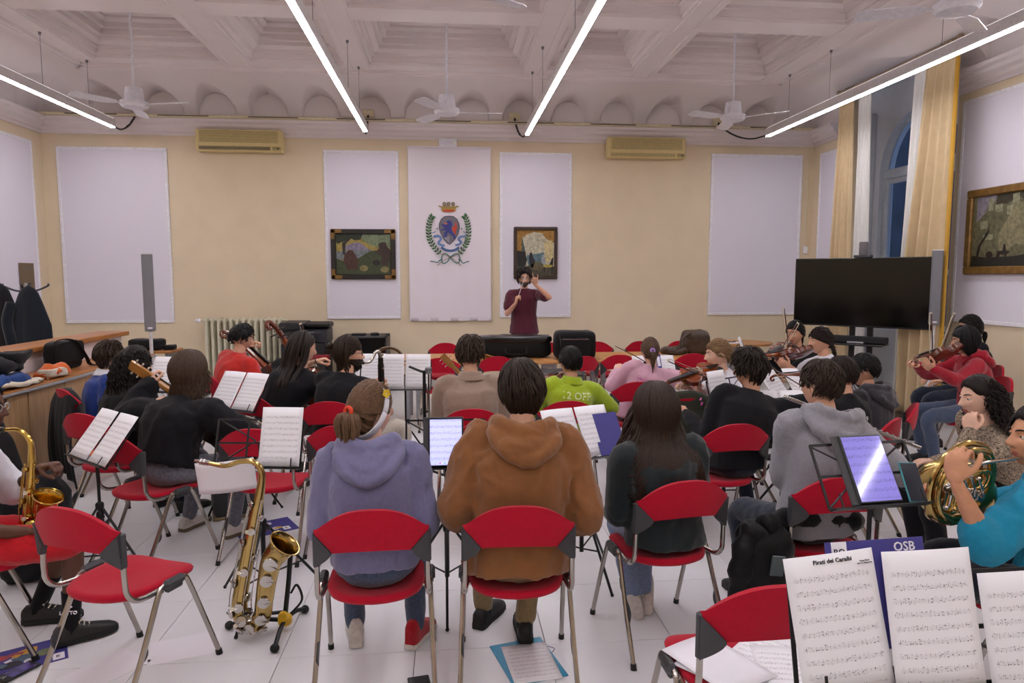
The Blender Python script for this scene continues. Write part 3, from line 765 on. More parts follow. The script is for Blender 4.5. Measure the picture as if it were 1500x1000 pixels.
aircon(-3.0, 'yellowed wall air conditioner with open dark outlet above the radiator', True)
aircon(3.04, 'yellowed wall air conditioner with closed flap right of the conductor', False)
# ---------------------------------------------------------------- banner with the crest
def sinwave(x): return .012 * math.sin(x * 17) + .008 * math.sin(x * 31 + 1)
t = thing('crest_banner', 'hanging white cloth banner with painted civic crest', 'banner', (.03, YB - .03, 0))
M_ban = fabric('banner_cloth', '#e3dbe2', var=.02, bump=.1, sheen=0)
g = G(); g.grid(lambda u, v: (-.625 + 1.25 * u, -.012 - .010 * (1 - v) * math.sin(u * 26 + 2 * v) * (1 - v), 1.02 + 2.61 * v), 60, 40, thick=.003); g.build('cloth', M_ban, t, angle=180)
G().tube([(-.64, -.012, 3.63), (.64, -.012, 3.63)], .014, n=8).build('top_rod', M_ban, t)
g = G(); g.box((0, -.012, 1.05), (1.26, .006, .07), bev=.002); g.build('bottom_hem', M_ban, t)
def cr(cx, cy): return ((610 + cx / 9.52 - 657) * .0106 - .03, 1.7 + (404.4 - (290 + cy / 9.52)) * .0106 - .006)
MC = Matrix(((1, 0, 0, 0), (0, 0, -1, -.030), (0, 1, 0, 0), (0, 0, 0, 1)))
def cpoly(name, pts, m, par, z=0., th=.0012):
    return flatpoly(name, [cr(*p) for p in pts], m, par, MC, z, z + th)
def circ(cx, cy, a, b_=None, n=18): return [(cx + a * math.cos(2 * PI * k / n), cy + (b_ or a) * math.sin(2 * PI * k / n)) for k in range(n)]
def ribbon(name, pts, wd, m, par, z=0.):
    P = spline([(p[0], p[1], 0) for p in pts], 6); L = []; Rr = []
    for i, p in enumerate(P):
        d = P[min(i + 1, len(P) - 1)] - P[max(i - 1, 0)]; nrm = V((-d.y, d.x, 0)).normalized() * wd / 2
        L.append((p + nrm)[:2]); Rr.append((p - nrm)[:2])
    g = G(MC)
    for i in range(len(P) - 1):
        q = [cr(*a) for a in (L[i], L[i + 1], Rr[i + 1], Rr[i])]
        g.prism(q, z, z + .0012)
    return g.build(name, m, par, smooth=False)
Mp = lambda n, c: mat('paint_' + n, c, .7, var=.12, scale=90)
cpoly('shield_rim', [(465, 262), (525, 268), (575, 305), (603, 370), (608, 430), (590, 510), (545, 585), (500, 630), (468, 656), (430, 628), (385, 580), (345, 505), (322, 430), (326, 370), (352, 310), (400, 270)], Mp('rim', '#4e4d57'), t, .0002)
sh = cpoly('shield_field', [(465, 272), (520, 278), (566, 310), (592, 370), (597, 430), (580, 505), (538, 575), (468, 642), (395, 575), (355, 505), (333, 430), (337, 372), (362, 316), (405, 280)], Mp('field', '#74717b'), t, .0016)
cpoly('shield_light', [(466, 540), (468, 642), (395, 575), (370, 530)], Mp('fieldlight', '#97949d'), t, .0030)
cpoly('lion', [(365, 365), (388, 388), (395, 370), (440, 375), (425, 345), (455, 322), (495, 335), (508, 380), (495, 430), (505, 480), (530, 505), (552, 545), (545, 575), (515, 570), (520, 545), (480, 515), (450, 490), (435, 510), (435, 545), (400, 560), (372, 545), (385, 530), (405, 535), (395, 510), (388, 495), (410, 480), (420, 455), (395, 460), (355, 462), (350, 445), (385, 445), (400, 420), (370, 405), (358, 380)], Mp('lion', '#3b3f86'), t, .0044)
cpoly('lion_tongue', [(392, 362), (445, 366), (430, 382), (400, 380)], Mp('tongue', '#d8683f'), t, .0058)
cpoly('lion_tail', [(555, 335), (568, 370), (560, 395), (575, 410), (570, 440), (548, 455), (560, 480), (550, 510), (520, 508), (525, 495), (540, 490), (505, 460), (508, 420), (535, 405), (540, 400), (545, 370)], Mp('tail', '#d0452c'), t, .0044)
cpoly('crown_band', [(358, 150), (410, 162), (460, 165), (510, 162), (560, 150), (548, 205), (500, 212), (420, 212), (372, 205)], Mp('gold', '#b08f3c'), t, .0003)
cpoly('crown_lining', circ(460, 196, 88, 15), Mp('crownred', '#c8421f'), t, .0018)
cpoly('crown_top', [(355, 150), (325, 145), (318, 130), (340, 128), (372, 140), (395, 95), (420, 140), (440, 140), (457, 90), (476, 140), (498, 140), (522, 95), (545, 140), (575, 128), (598, 132), (592, 147), (562, 152), (460, 168)], Mp('gold2', '#9c8548'), t, .0010)
for cx in (400, 458, 520):
    cpoly('crown_pearl', circ(cx, 104, 24), Mp('olive', '#6b5a3a'), t, .0024); cpoly('pearl_glint', circ(cx, 104, 9), Mp('glint', '#b9ab86'), t, .0038)
br = {}
for nm, pts in (('laurel_branch', [(335, 775), (260, 690), (205, 600), (185, 500), (190, 400), (215, 310), (245, 265)]), ('laurel_branch', [(600, 770), (680, 670), (715, 590), (730, 480), (720, 390), (695, 300), (665, 260)])):
    b_ = ribbon(nm, pts, 8, Mp('stem', '#5c6b3a'), t, .0003)
    P = spline([(p[0], p[1], 0) for p in pts], 5)
    for i in range(0, len(P) - 1, 2):
        d = (P[i + 1] - P[i]).normalized(); nr = V((-d.y, d.x, 0)); p = P[i]
        for s_ in (-1, 1):
            tip = p + d * 34 + nr * s_ * 44; w_ = (tip - p); q = V((-w_.y, w_.x, 0)).normalized() * 14
            m_ = p + w_ * .5
            cpoly('leaf', [p[:2], (m_ + q)[:2], tip[:2], (m_ - q)[:2]], Mp('leaf' + str(i % 3), ['#2f6238', '#3b7a41', '#28533a'][i % 3]), b_, .0018 + .0013 * (i // 2 % 2))
        if i % 4 == 1: cpoly('berry', circ(p.x + 14, p.y, 8, n=8), Mp('berry', '#c84a45'), b_, .0046)
Mrb = Mp('ribbon', '#6a86b8'); Mrb2 = Mp('ribbon2', '#44618f'); Mtl = Mp('teal', '#4e7c80')
ribbon('ribbon_scroll', [(250, 545), (320, 540), (350, 580), (315, 625), (350, 660), (400, 668)], 30, Mrb, t, .0003)
ribbon('ribbon_scroll', [(690, 540), (625, 545), (590, 580), (625, 620), (590, 652), (545, 660)], 30, Mrb, t, .0003)
ribbon('motto_scroll', [(352, 690), (410, 725), (480, 738), (550, 722), (598, 690)], 34, Mrb2, t, .0016)
for sx in (-1, 1): ribbon('ribbon_curl', [(468 + sx * 168, 425), (468 + sx * 160, 445), (468 + sx * 175, 440)], 9, Mrb2, t, .0003); ribbon('ribbon_curl', [(468 + sx * 190, 470), (468 + sx * 205, 488), (468 + sx * 235, 495)], 9, Mrb2, t, .0003)
ribbon('bow_loop', [(475, 825), (420, 780), (375, 790), (355, 860), (380, 910), (430, 890), (475, 830)], 16, Mtl, t, .0018)
ribbon('bow_loop', [(475, 825), (540, 780), (590, 790), (605, 860), (580, 905), (530, 885), (475, 830)], 16, Mtl, t, .0018)
ribbon('bow_tail', [(200, 880), (250, 885), (300, 895), (330, 870), (375, 850)], 14, Mtl, t, .0018); ribbon('bow_tail', [(735, 880), (690, 890), (650, 905), (620, 870), (585, 850)], 14, Mtl, t, .0018)
cpoly('bow_knot', circ(474, 826, 22, 18), Mtl, t, .0032)
ribbon('stem_end', [(295, 935), (400, 865), (560, 790), (600, 770)], 7, Mp('stemb', '#8a6a3a'), t, .0046); ribbon('stem_end', [(625, 940), (560, 880), (480, 825), (335, 775)], 7, Mp('stemb', '#8a6a3a'), t, .0046)
# ---------------------------------------------------------------- paintings
def painting(label, M, wd, ht, fw, mframe, mback, corner=None):
    """canvas lies in the local x/z plane facing -y; origin lower left"""
    t = thing('framed_painting', label, 'painting', M=M)
    G().box((wd / 2, -.012, ht / 2), (wd - fw, .02, ht - fw)).build('canvas', mback, t, smooth=False)
    for (x0, z0, x1, z1) in ((0, 0, wd, fw), (0, ht - fw, wd, ht), (0, fw, fw, ht - fw), (wd - fw, fw, wd, ht - fw)):
        f = G().box(((x0 + x1) / 2, -.028, (z0 + z1) / 2), (x1 - x0, .05, z1 - z0), bev=.012).build('frame_side', mframe, t)
    i = fw * .92
    for (x0, z0, x1, z1) in ((i - .012, i - .012, wd - i + .012, i), (i - .012, ht - i, wd - i + .012, ht - i + .012), (i - .012, i, i, ht - i), (wd - i, i, wd - i + .012, ht - i)):
        G().box(((x0 + x1) / 2, -.035, (z0 + z1) / 2), (x1 - x0, .03, z1 - z0), bev=.003).build('inner_slip', corner or mframe, t)
    return t
MP = Matrix(((1, 0, 0, 0), (0, 0, -1, -.0215), (0, 1, 0, 0), (0, 0, 0, 1)))
def oil(n, c): return mat('oil_' + n, c, .5, var=.25, scale=28, bump=.2, bscale=60)
def ppoly(t, name, pts, m, k, fn): flatpoly(name, [fn(*p) for p in pts], m, t, MP, .0005 + .0006 * k, .0010 + .0006 * k)
M_gilt = mat('gilt_wood', '#8d6a35', .4, metal=.3, var=.2, scale=15); M_ebony = mat('ebonised_wood', '#1d1815', .45)
p1 = painting('landscape painting of shepherds under a tree in black and gilt frame', rz(0, (-1.755, YB - .021, 1.655)), .96, .75, .075, M_ebony, oil('dusk', '#a8934a'), M_gilt)
for x in (0, .96 - .17):
    for z in (0, .75 - .16): G().box((x + .085, -.03, z + (.035 if z == 0 else .125)), (.172, .052, .072), bev=.012).build('gilt_corner', M_gilt, p1); G().box((x + (.035 if x == 0 else .135), -.03, z + .08), (.072, .052, .162), bev=.012).build('gilt_corner', M_gilt, p1)
f1 = lambda x, y: (.075 + (x - 205) / 805 * .81, .075 + (830 - y) / 590 * .60)
ppoly(p1, 'painted_sky', [(560, 240), (1008, 240), (1008, 430), (750, 420), (600, 330)], oil('sky', '#7d8b6a'), 0, f1)
ppoly(p1, 'painted_mountain', [(330, 470), (360, 400), (430, 385), (490, 360), (560, 370), (610, 400), (690, 470)], oil('mount', '#8f86a0'), 1, f1)
ppoly(p1, 'painted_lake', [(205, 600), (205, 500), (480, 465), (740, 470), (690, 560), (560, 590), (300, 620)], oil('lake', '#7c8288'), 1, f1)
ppoly(p1, 'painted_meadow', [(205, 830), (205, 600), (320, 640), (520, 600), (700, 490), (800, 480), (1008, 500), (1008, 830)], oil('meadow', '#3e4a2c'), 2, f1)
ppoly(p1, 'painted_crown', [(205, 240), (600, 240), (570, 320), (480, 330), (420, 300), (330, 350), (230, 380), (205, 360)], oil('tree', '#23301f'), 3, f1)
ppoly(p1, 'painted_trunk', [(295, 370), (345, 345), (420, 290), (425, 310), (350, 380), (335, 540), (305, 540)], oil('trunk', '#2c2a1f'), 4, f1)
ppoly(p1, 'painted_figure', [(310, 640), (330, 530), (400, 470), (450, 480), (500, 560), (530, 640), (515, 750), (380, 770), (340, 700)], oil('fig1', '#4c2c20'), 5, f1)
ppoly(p1, 'painted_shepherds', [(780, 520), (840, 440), (830, 380), (880, 355), (945, 360), (960, 420), (1005, 470), (1005, 600), (960, 700), (870, 700), (880, 560), (820, 530)], oil('fig2', '#3c2a22'), 5, f1)
for cx, cy in ((610, 740), (920, 760)): ppoly(p1, 'painted_sheep', circ(cx, cy, 65, 45), oil('sheep', '#8a7f50'), 6, f1)
ppoly(p1, 'painted_goat', circ(800, 660, 60, 40), oil('goat', '#1d1a18'), 6, f1)
p2 = painting('painting of a room with balcony and yellow chair, dark brown frame', rz(0, (1.005, YB - .021, 1.655)), .68, .80, .05, mat('walnut_frame', '#3d2a20', .4), oil('pale', '#c9c2a8'))
f2 = lambda x, y: (.05 + (x - 690) / 235 * .58, .05 + (570 - y) / 290 * .70)
ppoly(p2, 'painted_curtain', [(690, 280), (925, 280), (925, 360), (870, 330), (850, 300), (800, 290), (750, 310), (720, 330), (720, 420), (690, 430)], oil('cur', '#a77a2e'), 1, f2)
ppoly(p2, 'painted_wall', [(690, 330), (722, 320), (745, 420), (750, 500), (690, 570)], oil('wallg', '#4d5a50'), 0, f2)
ppoly(p2, 'painted_hanging', [(860, 350), (915, 340), (920, 470), (870, 480)], oil('cream', '#d6c58f'), 1, f2)
ppoly(p2, 'painted_balcony', [(750, 440), (860, 420), (870, 490), (760, 500)], oil('town', '#5f7d86'), 1, f2)
ppoly(p2, 'painted_floor', [(690, 570), (690, 520), (780, 500), (925, 510), (925, 570)], oil('pfloor', '#4a4638'), 1, f2)
ppoly(p2, 'painted_table', [(690, 410), (740, 415), (755, 470), (735, 515), (695, 510)], oil('dark', '#1a1715'), 2, f2)
ppoly(p2, 'painted_boy', [(770, 425), (785, 420), (790, 445), (805, 475), (790, 520), (775, 515), (765, 470)], oil('boy', '#20202a'), 3, f2)
ppoly(p2, 'painted_drape', circ(820, 508, 40, 28), oil('drape', '#6a6242'), 3, f2)
ppoly(p2, 'painted_girl', [(850, 435), (865, 432), (870, 470), (868, 500), (840, 495)], oil('girl', '#9aa3a5'), 3, f2)
ppoly(p2, 'painted_seat', circ(885, 507, 32, 10), oil('seat', '#b5a548'), 4, f2)
ppoly(p2, 'painted_chair', [(912, 455), (920, 455), (915, 560), (908, 560), (908, 515), (868, 518), (866, 550), (860, 550), (862, 510), (895, 500)], oil('dark', '#1a1715'), 3, f2)
p3 = painting('large gilt-framed painting of riders below a rocky village', rz(-PI / 2, (XW - .021, 7.20, 1.72)), 1.30, .92, .085, M_gilt, oil('rock', '#6d6a4e'))
f3 = lambda x, y: (.085 + (x - 165) / 423 * .70, .085 + (810 - y) / 560 * .75)
ppoly(p3, 'painted_sky', [(195, 250), (355, 235), (340, 310), (300, 270), (270, 380), (195, 450)], oil('sky3', '#8c8490'), 1, f3)
ppoly(p3, 'painted_dark_rock', [(360, 240), (800, 150), (830, 330), (590, 330), (520, 280), (440, 330), (350, 330)], oil('drock', '#3e3a2a'), 1, f3)
ppoly(p3, 'painted_cliff', [(380, 560), (460, 420), (480, 330), (830, 330), (830, 700), (520, 640), (400, 740)], oil('cliff', '#8d8766'), 2, f3)
for (a, b_, c, d) in ((345, 330, 60, 55), (440, 345, 40, 70), (480, 260, 50, 70), (290, 280, 40, 90), (230, 450, 60, 60), (260, 560, 80, 40), (600, 300, 60, 60), (700, 260, 70, 80)): ppoly(p3, 'painted_house', [(a, b_), (a + c, b_ - 6), (a + c, b_ + d), (a, b_ + d)], oil('house', '#9a9a7c'), 3, f3)
ppoly(p3, 'painted_ground', [(165, 810), (170, 720), (300, 740), (520, 735), (830, 680), (850, 810)], oil('ground', '#26251d'), 4, f3)
ppoly(p3, 'painted_tree', [(205, 740), (225, 640), (270, 570), (310, 500), (300, 560), (245, 640), (228, 740)], oil('drk3', '#2a2620'), 5, f3)
ppoly(p3, 'painted_rider', [(375, 750), (385, 690), (425, 690), (430, 640), (445, 640), (455, 690), (490, 700), (460, 720), (455, 750), (440, 720), (410, 720), (400, 750)], oil('rider', '#2a1e18'), 5, f3)
ppoly(p3, 'painted_mule', circ(320, 720, 28, 30), oil('rider', '#2a1e18'), 5, f3)
# wall switch by the window
t = thing('wall_switch', 'small white wall switch with pipe near the window corner', 'switch', (5.72, YB - .001, 2.12))
G().box((0, -.012, 0), (.07, .024, .12), bev=.005).build('plate', M_frame_w, t); G().tube([(0, -.01, .05), (0, -.01, 1.6)], .008, n=6).build('pipe', M_beige, t)
# ---------------------------------------------------------------- curtains
def curtain(label, y0t, y1t, y0b, y1b, x, m, folds, amp, zt=4.20, zb=.05, grp='window curtains'):
    t = thing('curtain', label, 'curtain', (x, 0, 0), 0, grp)
    def f(u, v):
        z = zt + (zb - zt) * v; vv = min(1, v * 1.6)
        y = lerp(lerp(y0t, y0b, vv), lerp(y1t, y1b, vv), u)
        a = amp * (.35 + .65 * vv)
        return (a * math.sin(2 * PI * folds * u + .6 * math.sin(3 * v)) + .3 * a * math.sin(5.3 * folds * u + 2 * v), y + .25 * a * math.cos(2 * PI * folds * u), z)
    g = G(); g.grid(f, int(folds * 14), 30, thick=.004); g.build('cloth', m, t, angle=180)
    G().box((0, (y0t + y1t) / 2, zt - .02), (.05, abs(y1t - y0t) + .02, .05), bev=.01).build('heading_tape', m, t)
    return t
M_gold = fabric('gold_curtain', '#cfb892', var=.05, scale=10, bump=.15, sheen=.3)
M_yel = fabric('ochre_lining', '#c99a35', var=.05)
M_sheer = mat('white_voile', '#dcdad6', .9, var=.02)
curtain('gold curtain on the far side of the window', 9.32, 8.98, 9.40, 8.90, 5.45, M_gold, 5, .04)
curtain('white voile curtain next to the far gold curtain', 8.95, 8.68, 8.90, 8.58, 5.50, M_sheer, 5, .025)
curtain('white voile curtain next to the near gold curtain', 7.86, 7.52, 7.98, 7.50, 5.52, M_sheer, 5, .025)
c = curtain('wide gold curtain on the near side of the window', 7.54, 7.09, 7.82, 7.09, 5.44, M_gold, 4, .06)
g = G(); g.box((.01, 7.085, 2.1), (.03, .05, 4.1), bev=.008); g.build('ochre_edge', M_yel, c)
t = thing('curtain_rod', 'wooden curtain rod with ball ends above the window', 'rod', (5.45, 8.2, 4.235))
M_rod = mat('aged_wood_rod', '#8a7860', .5)
G().tube([(0, -1.12, 0), (0, 1.12, 0)], .016, n=10).build('rod', M_rod, t)
for s_ in (-1, 1):
    G().ell((0, s_ * 1.14, 0), .036, 12, 8).build('finial', M_rod, t)
    G().tube([(0, s_ * 1.0, 0), (.36, s_ * 1.0, 0)], .01, n=6).build('bracket', M_rod, t)
for k in range(9): G().tube([(.022 * math.cos(a), -1.08 + .055 * k + (1.6 if k > 4 else 0), .022 * math.sin(a)) for a in [2 * PI * q / 10 for q in range(10)]], .004, n=5, closed=True).build('ring', M_rod, t)
# ---------------------------------------------------------------- screen, speakers
M_tvb = mat('tv_bezel', '#0b0b0c', .35); M_scr = mat('black_screen', '#060607', .12, var=.0, spec=.4)
t = thing('television', 'large black flat screen on a wheeled stand by the window', 'screen', (4.93, 7.78, 0), R(-46))
G().box((0, 0, 1.505), (1.55, .05, .83), bev=.008).build('panel', M_tvb, t)
G().box((0, -.0265, 1.510), (1.525, .003, .80)).build('screen', M_scr, t, smooth=False)
for s_ in (-1, 1): G().box((s_ * .10, .07, .80), (.06, .05, 1.5), bev=.006).build('column', M_tvb, t)
G().box((0, .05, .05), (1.0, .6, .05), bev=.01).build('base', M_tvb, t)
for sx in (-.42, .42):
    for sy in (-.2, .3): G().lathe([(.03, -.012), (.03, .012)], 10, M=mtx((sx, sy, .031), y=(0, 0, 1), z=(1, 0, 0))).build('castor', M_castor, t)
G().box((0, -.12, .895), (.62, .34, .02), bev=.005).build('shelf', M_tvb, t)
t = thing('sound_bar', 'black sound bar on the shelf below the large screen', 'sound bar', (4.85, 7.70, .906), R(-46))
G().box((0, 0, .042), (.66, .10, .082), bev=.012).build('body', mat('speaker_cloth_black', '#141416', .8), t)
g = G(); g.box((.0, -.07, .012), (.18, .03, .02), bev=.004); g.build('remote_control', M_steel, t)
t = thing('conference_camera', 'small grey conference camera on top of the large screen', 'camera', (4.93, 7.78, 1.921), R(-46))
G().box((0, 0, .016), (.2, .09, .03), bev=.008).build('foot', M_pl, t); G().lathe([(.045, .03), (.05, .05), (.05, .17), (.045, .185)], 18).build('body', mat('grey_mesh', '#6b686c', .6), t)
M_spk = mat('grey_speaker_grille', '#7d7d83', .6, var=.1, scale=300); M_spw = mat('white_speaker_pole', '#d5d5d8', .4)
def colspeaker(x, y, a, z0, z1, label, wd=.10):
    t = thing('column_speaker', label, 'speaker', (x, y, 0), R(a), 'column speakers')
    G().box((0, 0, (z0 + z1) / 2), (wd, .09, z1 - z0), bev=.008).build('cabinet', M_spk, t)
    G().box((0, 0, z1 + .004), (wd + .004, .092, .012), bev=.003).build('top_cap', M_spw, t)
    G().box((0, -.0465, z0 + .035), (.045, .003, .018)).build('badge', M_frame_w, t, smooth=False)
    G().tube([(0, 0, .45), (0, 0, z0 + .01)], .018, n=10).build('pole', M_spw, t)
    G().tube([(0, 0, .25), (0, 0, .62)], .027, n=10).build('lower_tube', M_spw, t)
    G().lathe([(.035, .60), (.045, .62), (.045, .66), (.03, .68)], 12).build('collar', M_spw, t)
    G().box((.05, 0, .64), (.07, .02, .03), bev=.005).build('clamp', M_spw, t)
    for k in range(3):
        b_ = 2 * PI * k / 3 + .4
        G().tube([(0, 0, .55), (.3 * math.cos(b_), .3 * math.sin(b_), .02)], .012, n=8).build('leg', M_spw, t)
colspeaker(-3.30, 7.9, 20, 1.095, 1.94, 'slim grey column speaker on white stand by the half wall', .11)
colspeaker(5.37, 7.11, -30, 1.16, 1.98, 'slim grey column speaker on white stand beside the large screen', .10)
# ---------------------------------------------------------------- music stands, sheets, tablets
M_stand = mat('black_stand_metal', '#151517', .4, metal=.3)
M_stg = mat('grey_stand_metal', '#8f9095', .35, metal=.7)
def score_mat(name='score_print', pitch=.029, lines=.30, cols=True):
    m = bpy.data.materials.new(name); m.use_nodes = True; t = m.node_tree; b = t.nodes['Principled BSDF']; b.inputs['Roughness'].default_value = .75
    L = t.links
    tc = t.nodes.new('ShaderNodeTexCoord'); sp = t.nodes.new('ShaderNodeSeparateXYZ'); L.new(tc.outputs['Object'], sp.inputs[0])
    def mth(op, a, b_=None, c=None):
        n = t.nodes.new('ShaderNodeMath'); n.operation = op
        for i, q in enumerate((a, b_, c)):
            if q is None: continue
            if isinstance(q, (int, float)): n.inputs[i].default_value = q
            else: L.new(q, n.inputs[i])
        return n.outputs[0]
    x, y = sp.outputs[0], sp.outputs[1]
    f = mth('FRACT', mth('DIVIDE', y, pitch))
    inband = mth('MULTIPLY', mth('GREATER_THAN', f, .35), mth('LESS_THAN', f, .65))
    line = mth('MULTIPLY', inband, mth('LESS_THAN', mth('FRACT', mth('DIVIDE', mth('SUBTRACT', f, .35), .0601)), .22))
    nband = mth('MULTIPLY', mth('GREATER_THAN', f, .27), mth('LESS_THAN', f, .73))
    no = t.nodes.new('ShaderNodeTexNoise'); no.inputs['Scale'].default_value = 1; no.inputs['Detail'].default_value = 2
    mp = t.nodes.new('ShaderNodeMapping'); mp.inputs['Scale'].default_value = (170, 260, 1); L.new(tc.outputs['Object'], mp.inputs[0]); L.new(mp.outputs[0], no.inputs['Vector'])
    vor = t.nodes.new('ShaderNodeTexVoronoi'); vor.inputs['Scale'].default_value = 1
    mp2 = t.nodes.new('ShaderNodeMapping'); mp2.inputs['Scale'].default_value = (130, 210, 1); L.new(tc.outputs['Object'], mp2.inputs[0]); L.new(mp2.outputs[0], vor.inputs['Vector'])
    notes = mth('MULTIPLY', nband, mth('LESS_THAN', vor.outputs['Distance'], .27))
    notes = mth('MULTIPLY', notes, mth('GREATER_THAN', no.outputs['Fac'], .47))
    stems = mth('MULTIPLY', nband, mth('MULTIPLY', mth('LESS_THAN', mth('FRACT', mth('MULTIPLY', x, 95)), .10), mth('GREATER_THAN', no.outputs['Fac'], .5)))
    marg = mth('MULTIPLY', mth('LESS_THAN', mth('ABSOLUTE', x), .090), mth('MULTIPLY', mth('GREATER_THAN', y, .016), mth('LESS_THAN', y, .265)))
    ink = mth('MULTIPLY', marg, mth('MINIMUM', 1, mth('ADD', mth('MULTIPLY', line, .45), mth('ADD', mth('MULTIPLY', notes, .75), mth('MULTIPLY', stems, .6)))))
    mx = t.nodes.new('ShaderNodeMix'); mx.data_type = 'RGBA'; L.new(ink, mx.inputs[0]); mx.inputs[6].default_value = (.80, .79, .82, 1); mx.inputs[7].default_value = (.05, .045, .06, 1)
    L.new(mx.outputs[2], b.inputs['Base Color'])
    return m, mx, b
M_score = score_mat()[0]
M_scrsheet, mxn, bs = score_mat('tablet_display', .032)
mxn.inputs[6].default_value = (.42, .44, .80, 1); mxn.inputs[7].default_value = (.03, .03, .12, 1)
M_scrsheet.node_tree.links.new(mxn.outputs[2], bs.inputs['Emission Color']); bs.inputs['Emission Strength'].default_value = .95; bs.inputs['Roughness'].default_value = .1
M_scrsheet2, mxn, bs = score_mat('tablet_display_dim', .032)
mxn.inputs[6].default_value = (.16, .14, .42, 1); mxn.inputs[7].default_value = (.02, .02, .1, 1)
M_scrsheet2.node_tree.links.new(mxn.outputs[2], bs.inputs['Emission Color']); bs.inputs['Emission Strength'].default_value = .8; bs.inputs['Roughness'].default_value = .06
M_paper = mat('white_paper', '#e6e4ea', .8, var=.01)
M_folder = mat('violet_blue_card', '#3d3a86', .6, var=.05)
def desk_mtx(x, y, z, a, tilt, roll=0.):
    return Matrix.Translation((x, y, z)) @ Matrix.Rotation(R(a), 4, 'Z') @ Matrix.Rotation(R(90 - tilt), 4, 'X') @ Matrix.Rotation(R(roll), 4, 'Z')
def page(label, MD, ox=0., oy=.0, wd=.21, ht=.297, rot=0., m=None, z=.006, bend=.006, grp='score pages on the music stands'):
    g = G(); g.grid(lambda u, v: (wd * (u - .5), ht * v, bend * math.sin(PI * u) + bend * .6 * (v - .5) ** 2), 8, 6, thick=.0006)
    o = g.build('sheet_music', m or M_score, angle=180); o.matrix_world = MD @ Matrix.Translation((ox, oy, z)) @ Matrix.Rotation(R(rot), 4, 'Z')
    return tag(o, label, 'sheet music', grp)
def stand(x, y, z, a, tilt, label, base=None, wire=True, wd=.44, foot_r=.30, m=None, roll=0.):
    """z: lower lip height; desk leans back by tilt; faces -y turned by a"""
    m = m or M_stand
    t = thing('music_stand', label, 'music stand', (x, y, 0), R(a), 'music stands')
    MD = Matrix.Translation((0, 0, z)) @ Matrix.Rotation(R(90 - tilt), 4, 'X') @ Matrix.Rotation(R(roll), 4, 'Z')
    g = G(MD)
    h = .24
    for q in (-wd / 2, -.06, .06, wd / 2): g.box((q, h / 2, -.006), (.010, h, .004))
    for q in (0, h / 2, h): g.box((0, q, -.009), (wd, .010, .004))
    for s_ in (-1, 1): g.tube([(s_ * .02, h * .55, -.012), (s_ * wd / 2, 0, -.012)], .004, n=4); g.tube([(s_ * .02, h * .55, -.012), (s_ * wd / 2, h, -.012)], .004, n=4)
    g.build('desk_frame', m, t, smooth=False)
    g = G(MD); g.box((0, -.006, .012), (wd, .006, .04), bev=.001)
    for s_ in (-1, 1): g.box((s_ * wd * .42, .02, .03), (.006, .05, .003))
    g.build('lip', m, t)
    yb2 = .05; zt_ = min(.12, yb2 / math.tan(R(max(8, tilt))) - .03)
    G().tube([(0, yb2, .22), (0, yb2, z + zt_)], .0085, n=8).build('upper_pole', m, t)
    G().tube([(0, yb2, .14), (0, yb2, z * .55)], .0125, n=8).build('lower_pole', m, t)
    g = G(); g.lathe([(.018, 0), (.02, .01), (.02, .035), (.014, .045)], 10, M=Matrix.Translation((0, yb2, z * .55 - .02))); g.tube([(0, yb2, z * .55), (.04, yb2, z * .55)], .008, n=8); g.build('clamp_knob', m, t)
    G().lathe([(.02, 0), (.022, .03), (.016, .04)], 10, M=Matrix.Translation((0, yb2, .42))).build('leg_collar', m, t)
    for k in range(3):
        b_ = 2 * PI * k / 3 + PI / 6
        c, s_ = math.cos(b_), math.sin(b_)
        l = G().tube([(.015 * c, yb2 + .015 * s_, .43), (foot_r * c, yb2 + foot_r * s_, .010)], .0075, n=6).build('leg', m, t)
        G().tube([(.012 * c, yb2 + .012 * s_, .16), (foot_r * .55 * c, yb2 + foot_r * .55 * s_, .20)], .005, n=5).build('strut', m, l)
        G().ell((foot_r * c, yb2 + foot_r * s_, .010), .010, 8, 5).build('foot', M_rub, l)
    return Matrix.Translation((x, y, 0)) @ Matrix.Rotation(R(a), 4, 'Z') @ MD
def two(MD, who, oy=0., gap=.006, r1=0., r2=0.):
    page('left score page on the stand ' + who, MD, -.105 - gap, oy, rot=r1); page('right score page on the stand ' + who, MD, .105 + gap, oy, rot=r2)
D = stand(-1.96, 3.82, .70, -42, 38, 'black music stand tilted beside the empty red chair'); two(D, 'beside the empty red chair', .005, .012)
t = thing('pencil_pouch', 'small orange tag clipped between two score pages', 'tag', M=D @ Matrix.Translation((0.0, .05, .004))); G().box((0, 0, 0), (.022, .03, .004), bev=.001).build('tag', mat('orange_card', '#e0681c', .5), t)
D = stand(-.97, 3.46, .745, -8, 18, 'black music stand behind the tenor saxophone', foot_r=.34); page('single score page on the stand behind the tenor saxophone', D, .115, .005)
o = page('blank white sheet hanging over the stand lip by the saxophone mouthpiece', desk_mtx(-1.075, 3.36, .66, 5, -6, 4), 0, 0, wd=.27, ht=.16, m=M_paper, bend=.02)
D = stand(-.02, 3.40, .735, 0, 14, 'black music stand holding a tablet beside the brown hoodie', wd=.40)
def tablet(label, MD, mscr, wd=.175, ht=.245, ox=0., oy=.005, rot=0.):
    t = thing('tablet', label, 'tablet', M=MD @ Matrix.Translation((ox, oy, .006)) @ Matrix.Rotation(R(rot), 4, 'Z'))
    g = G(); g.box((-.012, ht / 2, 0), (wd + .03, ht + .01, .012), bev=.005); g.build('case', M_pl, t)
    g = G(); g.box((0, ht / 2, .009), (wd, ht, .008), bev=.004); g.build('body', M_tvb, t)
    o = G().box((0, .13, .0), (wd - .014, ht - .016, .001)).build('display', mscr, t, smooth=False); o.location = (0, ht / 2 - .13, .0138)
    return t
